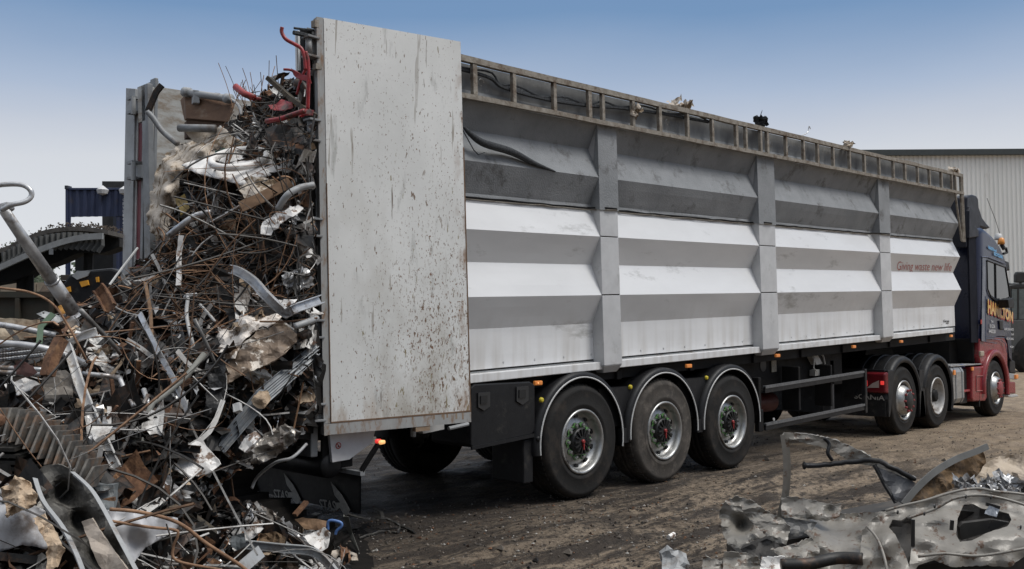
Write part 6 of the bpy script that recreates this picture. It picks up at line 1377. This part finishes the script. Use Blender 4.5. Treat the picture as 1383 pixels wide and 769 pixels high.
    # bent rebar coil
    for k, (y0, y1) in enumerate(((478, 468), (484, 474), (491, 480))):
        m = MB(); a, b = at(-60, y0+3, 4.75+k*.02), at(58, y1, 4.85+k*.02); pth = [a.lerp(b, i/60) for i in range(61)]; m.tube(pth, [.010+.0025*(i % 2) for i in range(61)], 7); hero('ribbed_rod', m, gal, 'ribbed steel rod in the row of three at the frame edge', 'rod', 'ribbed steel rods at the frame edge')
    # rusty bits
    m = MB(); m.tube([at(83, 458, 4.7), at(70, 485, 4.65), at(64, 508, 4.62)], 0, flat=(.055, .05)); hero('rusty_pipe', m, rst, 'fat short rust brown box section beside the kinked white strip', 'pipe')
    hero('rusty_can', sheet([(18, 494, 4.65), (28, 486, 4.62), (44, 494, 4.6), (50, 503, 4.6), (40, 509, 4.6), (22, 506, 4.62)], amp=.03, seed=63, step=4), mat('maroon_rust', (.11, .05, .04), (.07, .03, .025), rough=.8), 'crumpled maroon can above the torn whitish sheet', 'can')
    m = MB(); lbar(m, [at(133, 388, 5.9), at(140, 396, 5.9), at(152, 418, 5.8)], .08, .03, 'U', up=-_f); hero('rusty_channel', m, rst, 'wide rust brown channel standing below the trailer left door', 'channel')
    m = MB(); m.tube([at(196, 382, 5.9), at(203, 420, 5.8), at(206, 480, 5.6)], 0, flat=(.02, .014)); hero('brown_stake', m, mat('old_wood', ()), 'thin brown stake standing upright left of the rusty wires', 'stake')
    m = MB(); m.tube([at(186, 335, 6.1), at(165, 362, 6.0), at(148, 385, 5.9)], .008, 6); hero('white_wire', m, trimw, 'straight white rod slanting down below the left door', 'rod')
    # ---- sooty fin block
    fb = empty('finned_block', at(40, 610, 4.0), 'sooty block of heavy metal fins stacked side by side at the left frame edge', 'fin block')
    tops = [(0, 551), (14, 551), (26, 553), (38, 556), (49, 561), (59, 568), (68, 575), (77, 582), (86, 588), (95, 596), (103, 603), (110, 611), (118, 620), (126, 630)]
    bots = [(-14, 597), (2, 597), (12, 598), (21, 601), (31, 607), (40, 613), (50, 621), (60, 628), (70, 634), (79, 640), (88, 644), (95, 650), (101, 656), (107, 662)]
    for i, (t, b) in enumerate(zip(tops, bots)):
        d = 4.25-i*.01; m = MB(); A, B_ = at(t[0], t[1], d), at(b[0], b[1], d-.12); w = RR*.006; dp_ = _f*.16+UU*-.02
        m.hexa([B_-w, B_+w, B_+w+dp_, B_-w+dp_, A-w, A+w, A+w+dp_, A-w+dp_]); obj('fin', m, finm, fb, bevel=.003)
    m = MB(); m.prism([at(x, y, 4.30) for x, y in [(-30, 556), (0, 556), (40, 562), (80, 590), (122, 628), (105, 660), (70, 640), (30, 612), (0, 602), (-30, 602)]], _f*.14); obj('block_core', m, chas, fb)
    for k in range(6):
        m = MB(); a, b, c = at(-60, 606+k*9, 4.12), at(20+k*8, 608+k*9, 4.10), at(50+k*9, 622+k*8, 4.08); h = UU*.008; dq = _f*.2
        m.hexa([a-h, b-h, b-h+dq, a-h+dq, a+h, b+h, b+h+dq, a+h+dq]); obj('lower_fin', m, mat('soot_black', (.014, .013, .012), (.03, .026, .02), rough=.8), fb)
    m = MB(); m.lathe([(0, -.03), (.02, -.025), (.03, 0), (.03, .04)], at(-2, 568, 4.0), 'y', 10); obj('block_bolt', m, rst, fb)
    # ---- torn channel in front
    P = [(47, 640, 3.95), (58, 630, 3.95), (78, 627, 3.95), (96, 634, 3.95), (106, 645, 3.95), (124, 664, 3.9), (140, 690, 3.8), (158, 722, 3.7), (182, 769, 3.6), (205, 810, 3.55), (130, 810, 3.5), (112, 769, 3.55), (92, 732, 3.65), (72, 698, 3.75), (56, 665, 3.85)]
    hero('torn_channel', sheet(P, mids=[(88, 665, 4.08), (110, 705, 4.0), (135, 750, 3.9)], amp=.02, freq=7, seed=71, tear=1.5, step=5), mat('sooty_channel', (.05, .047, .042), (.10, .095, .085), scale=12, rough=.7, dirt=(.20, .19, .17), dirt_amt=.3, dscale=14), 'large torn sooty channel running out of the bottom of the heap', 'channel')
    for pts, w in ((((49, 650, 3.85), (60, 680, 3.7), (86, 715, 3.58), (106, 755, 3.48), (122, 800, 3.42)), .03), (((100, 640, 3.9), (124, 662, 3.8), (142, 690, 3.7), (160, 724, 3.6), (190, 780, 3.5)), .022)):
        m = MB(); lbar(m, curve([at(*p) for p in pts], 5), w*.8, .02, 'L', up=-_f); hero('folded_edge', m, greyl, 'folded grey edging along the %s rim of the large torn sooty channel' % ('left' if w == .03 else 'right'), 'edging')
    P = [(110, 705, 3.66), (124, 700, 3.66), (140, 725, 3.6), (172, 769, 3.5), (200, 810, 3.45), (160, 810, 3.42), (128, 752, 3.55)]
    hero('cream_plate', sheet(P, amp=.008, freq=3, seed=72, tear=.8, thick=.01), mat('pinkish_cream', (.40, .345, .29), (.33, .28, .235), rough=.7, dirt=(.12, .09, .07), dirt_amt=.2), 'smooth cream plate lying inside the large torn sooty channel', 'plate')
    # big pale fragments
    P = [(-90, 655, 3.9), (0, 660, 3.9), (22, 668, 3.9), (60, 690, 3.8), (75, 720, 3.75), (62, 742, 3.7), (30, 736, 3.7), (0, 746, 3.7), (-90, 750, 3.7)]
    hero('pale_bumper', sheet(P, mids=[(20, 705, 3.68)], amp=.012, freq=2, seed=73, smooth=True, thick=.006), mat('grey_white_plastic', (.44, .44, .45), (.36, .36, .37), rough=.45, dirt=(.15, .12, .1), dirt_amt=.15), 'smooth pale moulding in the lower left corner below the crumpled paper', 'moulding')
    P = [(142, 690, 3.9), (160, 688, 3.95), (210, 695, 4.1), (240, 700, 4.2), (241, 712, 4.2), (226, 724, 4.15), (196, 740, 4.0), (176, 768, 3.9), (165, 752, 3.9), (150, 715, 3.9)]
    hero('pale_moulding', sheet(P, mids=[(190, 712, 3.92)], amp=.008, freq=2, seed=74, smooth=True, tear=.5), mat('grey_white_plastic', ()), 'large smooth pale wedge moulding right of the torn sooty channel', 'moulding')
    P = [(123, 654, 4.2), (153, 655, 4.2), (155, 701, 4.1), (128, 690, 4.1)]
    bo = hero('grey_plate', sheet(P, amp=.002, seed=75, tear=.2, thick=.05), mat('blue_grey_plate', (.15, .165, .17), (.11, .12, .125), rough=.5, dirt=(.3, .28, .25), dirt_amt=.15), 'flat blue grey plate between the fin block and the pale wedge moulding', 'plate')
    P = [(0, 660, 3.75), (12, 655, 3.75), (20, 642, 3.75), (38, 650, 3.75), (50, 668, 3.7), (46, 684, 3.65), (28, 690, 3.65), (10, 700, 3.65), (6, 680, 3.7)]
    hero('crumpled_paper', sheet(P, amp=.05, freq=11, seed=76, tear=1.5, step=3.5), tan, 'crumpled cream paper on the pale moulding in the lower left corner', 'paper')
    P = [(44, 700, 3.62), (60, 694, 3.6), (78, 720, 3.55), (88, 745, 3.5), (78, 766, 3.5), (62, 770, 3.5), (64, 738, 3.55)]
    hero('cream_film', sheet(P, amp=.03, freq=9, seed=77, tear=1.4, step=4), tan, 'wrinkled tan film strip hanging below the crumpled paper', 'film')
    # rusty rods at the bottom
    m = MB(); m.smooth = True; m.tube(curve([at(148, 688, 3.8), at(190, 692, 3.85), at(240, 706, 3.9), (at(280, 735, 3.95)), at(330, 768, 4.0), at(360, 800, 4.0)], 6), .0075, 8); hero('rusty_rod', m, wir, 'long rusty rod sweeping out over the pale wedge moulding to the bottom edge', 'rod')
    m = MB(); m.smooth = True; m.tube(curve([at(150, 704, 3.75), at(200, 712, 3.78), (at(236, 716, 3.8)), at(240, 724, 3.8), at(234, 740, 3.8), at(240, 758, 3.8), at(300, 770, 3.85)], 6), .006, 8); hero('rusty_rod', m, wir, 'hooked rusty rod crossing the face of the pale wedge moulding', 'rod')
    # ---- low debris on the right of the heap
    P = [(312, 720, 5.6), (330, 700, 5.6), (346, 698, 5.6), (356, 714, 5.6), (345, 725, 5.55), (325, 735, 5.5)]
    hero('crumpled_card', sheet(P, amp=.04, freq=8, seed=81, tear=1.4), pale, 'crumpled whitish sheet in the low debris in front of the mud flap', 'sheet')
    P = [(320, 690, 5.8), (345, 680, 5.85), (368, 690, 5.85), (382, 705, 5.8), (368, 710, 5.75), (350, 700, 5.75), (335, 704, 5.75)]
    hero('arched_scrap', sheet(P, amp=.06, freq=8, seed=82, tear=1.4, step=4), MATS['crumpled_foil'], 'arched dirty metal scrap in front of the mud flap lettering', 'sheet metal')
    P = [(398, 702, 6.0), (408, 699, 6.0), (442, 704, 6.0), (438, 716, 5.95), (412, 715, 5.95)]
    hero('brown_board', sheet(P, amp=.004, seed=83, thick=.02), card, 'flat brown board in front of the mud flap lettering, beside a blue handle', 'board')
    m = MB(); m.smooth = True; m.tube(curve([at(443, 716, 5.9), at(443, 706, 5.9), (at(448, 703, 5.9)), at(460, 706, 5.9), at(461, 711, 5.9), at(455, 717, 5.9), at(453, 722, 5.9)], 5), [.010]*31, 8); hero('blue_grip', m, mat('blue_plastic', (.10, .20, .45), (.08, .16, .36), rough=.5), 'small bent blue plastic handle on the low debris', 'handle')
    P = [(402, 728, 5.8), (418, 722, 5.8), (438, 712, 5.8), (446, 720, 5.75), (442, 740, 5.7), (430, 748, 5.7), (424, 738, 5.7), (408, 735, 5.75)]
    hero('white_carton', sheet(P, amp=.04, freq=6, seed=84, tear=1), pale, 'crushed white carton just under the blue handle', 'carton')
    P = [(343, 722, 5.6), (372, 718, 5.6), (386, 726, 5.55), (384, 738, 5.5), (350, 740, 5.5)]
    hero('fibre_mat', sheet(P, amp=.04, freq=12, seed=85, tear=1.5, step=3.5), mat('brown_fibre', (.17, .11, .06), (.09, .06, .035), rough=.95, bump=.6), 'bunched brown fibre mat in the middle of the low debris', 'fibre mat')
    P = [(313, 724, 5.4), (330, 720, 5.4), (332, 738, 5.35), (320, 744, 5.35), (312, 738, 5.35)]
    hero('blue_grey_scrap', sheet(P, amp=.02, freq=6, seed=86), mat('blue_grey_plate', ()), 'small blue grey scrap left of the brown fibre mat', 'scrap')
    m = MB(); lbar(m, curve([at(332, 735, 5.3), at(380, 740, 5.3), at(420, 744, 5.3), at(440, 756, 5.2), at(456, 775, 5.1)], 5), .05, .018, 'U', up=-_f); hero('trim_strip', m, greyl, 'long curved grey trim strip along the front of the low debris', 'trim')
    m = MB(); m.tube([at(352, 745, 5.2), at(325, 768, 5.0), at(300, 800, 4.8)], 0, flat=(.07, .015), up=-_f); hero('trim_strip', m, greyl, 'short grey trim strip running out of the bottom edge below the low debris', 'trim')
    m = MB(); m.tube([at(382, 722, 5.7), at(404, 735, 5.65), at(424, 748, 5.6)], 0, flat=(.04, .02), up=-_f); hero('dark_angle', m, drk, 'dark folded strip crossing the low debris below the brown board', 'metal strip')
    m = MB(); m.tube([at(414, 678, 6.2), at(398, 696, 6.1)], 0, flat=(.035, .02)); hero('rusty_stub', m, rst, 'rust brown stub leaning against the mud flap lettering', 'bar')
    P = [(440, 745, 6.0), (462, 742, 6.1), (482, 748, 6.2), (484, 757, 6.15), (462, 756, 6.05), (444, 752, 6.0)]
    hero('torn_paper', sheet(P, amp=.02, freq=8, seed=87, tear=1), cloth, 'torn pale paper lying on the ground at the right end of the debris', 'paper')
    # thin long curved cable out to the sill
    m = MB(); m.smooth = True; m.tube(curve([at(340, 660, 5.7), at(348, 644, 5.7), at(372, 625, 5.6), at(395, 618, 5.6), at(414, 600, 5.7)], 6), .010, 7); hero('grey_cable', m, greyl, 'stiff grey cable curving up from the debris to the trailer sill', 'cable')
    # bent black frame on the ground
    def G(x, y, z=.02): p = onZ(x, y, z); return p
    m = MB(); m.tube(wob(curve([G(468, 694, .22), G(494, 701, .12), G(520, 700, .12), G(540, 710, .04), G(560, 719, .02)], 4), 2, .004), 0, flat=(.03, .012)); m.tube(wob(curve([G(540, 710, .04), G(536, 719, .02), G(515, 718, .02), G(485, 727, .02)], 4), 2, .004), .008, 6); m.tube([G(505, 687, .16), G(515, 692, .14), G(518, 702, .10)], 0, flat=(.03, .006)); hero('bent_ironwork', m, mat('black_bent_metal', (.03, .028, .026), (.09, .085, .075), scale=25, rough=.5), 'bent black metal frame lying on the bare ground behind the mud flap', 'frame')
    m = MB(); lbar(m, [G(467, 698, .25), G(474, 722, .1), G(484, 748, .02)], .04, .02, 'L'); hero('olive_angle_piece', m, MATS['olive_grey_pipe'], 'straight olive angle lying on the ground at the right end of the heap', 'angle iron')
    # bits caught along the trailer's top rail
    for px, py, lab, mt, s in ((920, 142, 'largest frayed beige rag on the trailer top rail, above the second bay', cloth, .16), (1028, 168, 'dark lump of rubber lying on the trailer top rail', netd, .13), (1145, 198, 'beige rag scrap on the trailer top rail near the warehouse gutter', cloth, .14), (1290, 235, 'beige rag scrap at the far front end of the trailer top rail', cloth, .15)):
        b = BI(onY(px, py, -.02)); m = MB(); rnd = random.Random(px)
        for k in range(7): shred(m, B(b.x+rnd.uniform(-.5, .5)*(s*2 if mt is cloth else .1), -.03+rnd.uniform(-.02, .06), 3.79+rnd.uniform(0, .04)*(1 if mt is cloth else 2.5)), s*(1 if mt is cloth else 1.3), rnd, asp=.5)
        hero('snagged_rag' if mt is cloth else 'rubber_lump', m, mt, lab, 'rag' if mt is cloth else 'rubber')
    m = MB(); a = BI(onY(1078, 182, -.02)); m.tube(curve([B(a.x, -.02, 3.76), B(a.x+.25, -.02, 3.84), B(a.x+.3, -.02, 3.93), B(a.x+.34, -.02, 3.90)], 4), .006, 5); hero('stray_wire', m, gal, 'thin stray wire curling up from the trailer top rail', 'wire')
    m = MB(); rnd = random.Random(9)
    a = BI(onY(857, 140, -.06))
    for k in range(5): shred(m, B(a.x+rnd.uniform(-.04, .04), -.075, 3.60+rnd.uniform(-.07, .07)), .10, rnd, asp=.5)
    hero('snagged_rag', m, cloth, 'small beige rag wrapped round a rail upright above the second bay', 'rag')
heroes()

# ================================================================ THE CRUSHED CAR
def car():
    rt = empty('crushed_car', onZ(1180, 769, 0)+Vector((.3, .3, 0)), 'crushed silver car shell lying on the ground at the lower right', 'car wreck')
    def part(nm, m, mt=wreck):
        o = obj(nm, m, mt, rt)
        if len(m.v) > 300: md = o.modifiers.new('creases', 'EDGE_SPLIT'); md.split_angle = radians(13)
        return o
    # near body side with the big door hole
    P = [(1165, 716, 4.75), (1180, 700, 4.8), (1196, 690, 4.85), (1220, 683, 4.85), (1250, 676, 4.85), (1290, 664, 4.85), (1320, 660, 4.85), (1345, 664, 4.8), (1383, 668, 4.8), (1440, 680, 4.8), (1440, 760, 4.5), (1383, 752, 4.5), (1364, 766, 4.45), (1330, 764, 4.45), (1285, 766, 4.45), (1262, 757, 4.5), (1240, 764, 4.5), (1226, 790, 4.4), (1150, 800, 4.35), (1160, 760, 4.5)]
    hole = [(1301, 682), (1314, 681), (1326, 687), (1344, 689), (1362, 694), (1366, 702), (1360, 711), (1335, 719), (1312, 730), (1296, 732), (1291, 722), (1293, 700)]
    hole2 = [(1205, 702), (1217, 703), (1229, 696), (1232, 702), (1231, 740), (1228, 766), (1222, 748), (1209, 722), (1200, 712)]
    part('side_panel', sheet(P, holes=[hole, hole2], mids=[(1260, 710, 4.68), (1250, 740, 4.55), (1330, 745, 4.5), (1200, 735, 4.55)], amp=.016, freq=7, seed=101, tear=.8, step=3.2, thick=.006, smooth=4, bumps=[(1330, 706, 66, .05), (1330, 706, 48, -.06), (1256, 700, 26, -.03), (1190, 745, 26, .03)]))
    for P_, r_ in ((hole, .006), (hole2, .005)):
        m = MB(); m.smooth = True; q_ = [at(x, y, 4.60 if P_ is hole else 4.72) for x, y in P_]; q_.append(q_[0]); 
    for pts in ([(1196, 690, 4.80), (1220, 683, 4.78), (1250, 676, 4.78), (1290, 664, 4.78), (1320, 660, 4.78), (1345, 664, 4.74), (1383, 668, 4.72), (1440, 680, 4.7)], [(1226, 700, 4.70), (1262, 688, 4.68), (1288, 674, 4.66), (1320, 669, 4.64), (1352, 673, 4.62), (1390, 684, 4.6), (1440, 700, 4.55)], [(1240, 752, 4.46), (1275, 748, 4.44), (1320, 751, 4.42), (1368, 744, 4.40), (1440, 730, 4.4)], [(1172, 712, 4.66), (1186, 730, 4.56), (1196, 760, 4.46), (1200, 790, 4.4)]):
        m = MB(); m.smooth = True; m.tube(curve([at(*p) for p in pts], 5), .007, 6); part('pressed_seam', m)
    part('inner_cavity', sheet([(1190, 690, 5.15), (1280, 672, 5.2), (1400, 680, 5.1), (1400, 750, 4.85), (1300, 760, 4.85), (1190, 765, 4.85)], amp=.05, freq=4, seed=102, step=9), mat('cavity_black', (.02, .019, .018), (.045, .04, .036), rough=.7, dirt=(.07, .06, .05), dirt_amt=.3))
    m = MB(); m.prism([at(x, y, 4.66) for x, y in ((1301, 707), (1340, 702), (1364, 706), (1336, 719), (1298, 730), (1296, 712))], _f*.03); part('window_glass', m, mat('sooty_glass', (.03, .03, .03), (.05, .048, .045), rough=.3))
    m = sheet([(1331, 690, 4.55), (1336, 683, 4.55), (1350, 688, 4.52), (1346, 699, 4.5), (1330, 694, 4.52)], amp=.004, seed=103, step=4, tear=.3); part('bent_tab', m, mat('tab_grey', (.22, .24, .27), rough=.4, metal=.4))
    for pts in (((1233, 702), (1233, 738)), ((1286, 703), (1285, 716)), ((1318, 733), (1345, 723)), ((1333, 763), (1362, 762)), ((1332, 681), (1350, 686))):
        m = MB(); m.tube([at(x, y, 4.56) for x, y in pts], 0, flat=(.016, .010), up=-_f); part('body_slot', m, hubb)
    for x, y in ((1272, 757), (1248, 694), (1203, 728), (1212, 692), (1262, 684), (1304, 671), (1338, 672), (1378, 712), (1352, 738), (1280, 742)):
        m = MB(); m.lathe([(0, -.006), (.009, -.004), (.011, 0)], at(x, y, 4.58), 'y', 10); part('body_hole', m, hubb)
    # centre panels
    P = [(1058, 700, 5.2), (1075, 694, 5.25), (1118, 694, 5.3), (1160, 693, 5.3), (1210, 690, 5.2), (1196, 702, 5.05), (1172, 724, 4.9), (1160, 760, 4.7), (1150, 790, 4.6), (1096, 790, 4.6), (1100, 768, 4.75), (1104, 745, 4.85), (1090, 722, 5.0), (1070, 715, 5.1)]
    part('floor_panel', sheet(P, amp=.016, freq=7.5, seed=104, tear=1, step=4, smooth=4, bumps=[(1140, 712, 34, -.04), (1120, 735, 26, .03)]))
    P = [(1055, 672, 5.15), (1075, 671, 5.15), (1100, 676, 5.15), (1126, 682, 5.15), (1137, 680, 5.15), (1134, 698, 5.1), (1118, 704, 5.05), (1102, 703, 5.05), (1080, 699, 5.1), (1056, 697, 5.1)]
    part('crushed_sill', sheet(P, amp=.013, freq=12, seed=105, tear=.8, step=3, smooth=4, bumps=[(1096, 694, 9, .04), (1120, 690, 9, -.03)]))
    P = [(1056, 698, 5.05), (1080, 702, 5.05), (1104, 706, 5.05), (1094, 722, 5.0), (1068, 727, 5.0), (1056, 726, 5.0)]
    part('sill_plate', sheet(P, amp=.006, freq=5, seed=106, step=5), mat('dark_grey_panel', (.07, .072, .072), (.045, .045, .045), rough=.5, dirt=(.18, .17, .15), dirt_amt=.25, dscale=10))
    # left crumpled wing
    P = [(971, 690, 5.2), (980, 676, 5.2), (997, 670, 5.2), (1008, 684, 5.15), (1018, 700, 5.1), (1036, 708, 5.1), (1040, 722, 5.05), (1022, 728, 5.0), (1008, 735, 4.95), (1000, 742, 4.95), (984, 736, 5.0), (976, 718, 5.1)]
    part('wing_panel', sheet(P, mids=[(1000, 705, 5.22)], amp=.026, freq=10, seed=107, tear=1.2, step=3, smooth=4, bumps=[(1005, 712, 14, -.06)]))
    P = [(998, 672, 5.05), (1016, 676, 5.0), (1034, 690, 4.98), (1056, 700, 4.95), (1068, 712, 4.92), (1062, 736, 4.85), (1044, 732, 4.88), (1020, 710, 4.95), (1004, 692, 5.0)]
    part('wing_rail', sheet(P, amp=.018, freq=13, seed=108, tear=1, step=3, smooth=4))
    P = [(1040, 742, 4.75), (1066, 736, 4.75), (1096, 726, 4.8), (1106, 740, 4.75), (1108, 752, 4.7), (1090, 760, 4.65), (1058, 755, 4.65)]
    part('torn_bracket', sheet(P, amp=.03, freq=8, seed=109, tear=1.2, step=3, smooth=4), wreck)
    P = [(1000, 742, 4.9), (1036, 728, 4.9), (1062, 738, 4.85), (1044, 756, 4.75), (1010, 760, 4.8)]
    part('inner_arch', sheet(P, amp=.03, freq=6, seed=110, step=5), MATS['cavity_black'])
    for i, P in enumerate(([(978, 745, 4.7), (1010, 748, 4.7), (1024, 752, 4.65), (1040, 790, 4.5), (975, 790, 4.5)], [(1028, 752, 4.6), (1060, 752, 4.6), (1066, 790, 4.5), (1026, 790, 4.5)], [(950, 752, 4.75), (975, 757, 4.7), (978, 790, 4.5), (946, 790, 4.5)], [(1064, 758, 4.55), (1100, 762, 4.55), (1104, 790, 4.45), (1064, 790, 4.45)])):
        part('front_scrap', sheet(P, amp=.022, freq=12, seed=111+i, tear=1.4, step=3, smooth=4), (wreck, pale, wreck, wreck)[i])
    m = MB(); m.smooth = True; m.tube(curve([at(1055, 763, 4.5), at(1090, 762, 4.5), at(1130, 754, 4.55), at(1165, 755, 4.5)], 5), .030, 9); part('black_hose', m, drk)
    # upright window frame
    m = MB(); lbar(m, curve([at(1054, 708, 5.2), at(1058, 690, 5.2), at(1064, 660, 5.2), at(1065, 622, 5.2), at(1061, 586, 5.2)], 4), .024, .022, 'Z', up=-_f); part('window_pillar', m)
    P = [(1057, 588, 5.2), (1060, 584, 5.2), (1078, 585, 5.2), (1100, 588, 5.2), (1124, 593, 5.2), (1144, 600, 5.2), (1176, 617, 5.15), (1205, 631, 5.1), (1238, 646, 5.05), (1234, 650, 5.05), (1198, 642, 5.1), (1178, 630, 5.15), (1150, 625, 5.2), (1122, 607, 5.2), (1100, 602, 5.2), (1072, 594, 5.2), (1062, 596, 5.2)]
    part('roof_rail', sheet(P, amp=.011, freq=16, seed=121, tear=.6, step=2.6, thick=.012, smooth=4))
    m = MB(); m.smooth = True; m.tube(wob(curve([at(1086, 629, 5.1), at(1108, 629, 5.1), at(1142, 625, 5.1), at(1182, 622, 5.05), at(1205, 632, 5.0), at(1236, 648, 5.0)], 5), 1, .003), [.022]+[.014]*24+[.010], 7); part('black_seal', m, blk)
    m = MB(); m.smooth = True; m.tube(curve([at(1113, 592, 5.12), at(1120, 600, 5.12), at(1118, 612, 5.1), at(1124, 622, 5.1)], 4), .010, 6); part('black_seal', m, blk); m = MB(); m.tube([at(1181, 628, 5.05), at(1195, 655, 5.0), at(1210, 679, 4.95)], .013, 6); part('black_seal', m, blk)
    part('quarter_panel', sheet([(1184, 630, 5.05), (1205, 638, 5.03), (1236, 652, 5.0), (1232, 668, 4.98), (1218, 680, 4.95), (1210, 676, 4.95), (1196, 652, 5.0)], amp=.012, freq=4, seed=122, step=5), mat('dark_blue_grey_panel', (.055, .057, .062), (.08, .08, .085), rough=.45))
    # bonnet-like board with ochre lining
    P = [(1222, 682, 4.95), (1232, 662, 5.0), (1250, 646, 5.05), (1280, 626, 5.15), (1305, 615, 5.25), (1326, 607, 5.3), (1330, 616, 5.3), (1332, 634, 5.3), (1318, 644, 5.2), (1296, 656, 5.1), (1270, 667, 5.02), (1240, 678, 4.95)]
    part('lined_panel', sheet(P, amp=.03, freq=6, seed=123, tear=1, step=4), foam)
    m = MB(); m.tube(curve([at(1220, 682, 4.9), at(1238, 660, 4.95), at(1262, 638, 5.02), at(1290, 621, 5.12), at(1318, 610, 5.2), at(1334, 603, 5.25)], 6), 0, flat=(.034, .010), up=-_f); part('panel_flange', m, mat('grey_flange', (.13, .13, .125), (.09, .09, .085), rough=.55))
    P = [(1318, 645, 5.2), (1332, 626, 5.3), (1360, 612, 5.35), (1400, 622, 5.35), (1440, 640, 5.3), (1440, 672, 5.0), (1380, 664, 5.0), (1340, 660, 5.0), (1308, 662, 5.0)]
    part('far_cream_panel', sheet(P, amp=.05, freq=4, seed=124, tear=1, step=5, holes=[[(1366, 638), (1374, 640), (1380, 652), (1370, 648)]]), mat('pale_cream_panel', (.42, .345, .26), (.30, .24, .18), scale=4, rough=.6, dirt=(.10, .075, .05), dirt_amt=.4, dscale=6))
    rnd = random.Random(11)
    m = MB()
    for i in range(75):
        x = rnd.uniform(1300, 1400); y = rnd.uniform(650, 668); shred(m, at(x, y, 4.95+rnd.uniform(-.06, .12)), rnd.choice((.06, .1, .14)), rnd, asp=.3)
    part('torn_fringe', m, sil); 
    # body fill that carries the shell (dark, under the panels)
    m = MB(); m.prism([at(x, y, 5.1) for x, y in ((1010, 760), (1060, 730), (1180, 712), (1300, 690), (1430, 700), (1430, 860), (1010, 860))], Vector((_f.x, _f.y, 0))*.5); o = part('crushed_body_core', m, MATS['cavity_black'])
car()
# pieces round the wreck
hero('white_rubble', sheet([(893, 748, 5.9), (905, 742, 5.9), (916, 743, 5.9), (927, 748, 5.85), (928, 762, 5.8), (922, 780, 5.7), (896, 780, 5.7)], amp=.05, freq=6, seed=131, tear=1, thick=.05), greyl, 'white lump of rubble on the ground left of the crushed car', 'rubble')
m = MB(); m.tube([onZ(903, 726, .02), onZ(910, 722, .03)], .02, 6); hero('white_pebble', m, pale, 'small pale stone on the open ground left of the crushed car', 'stone')
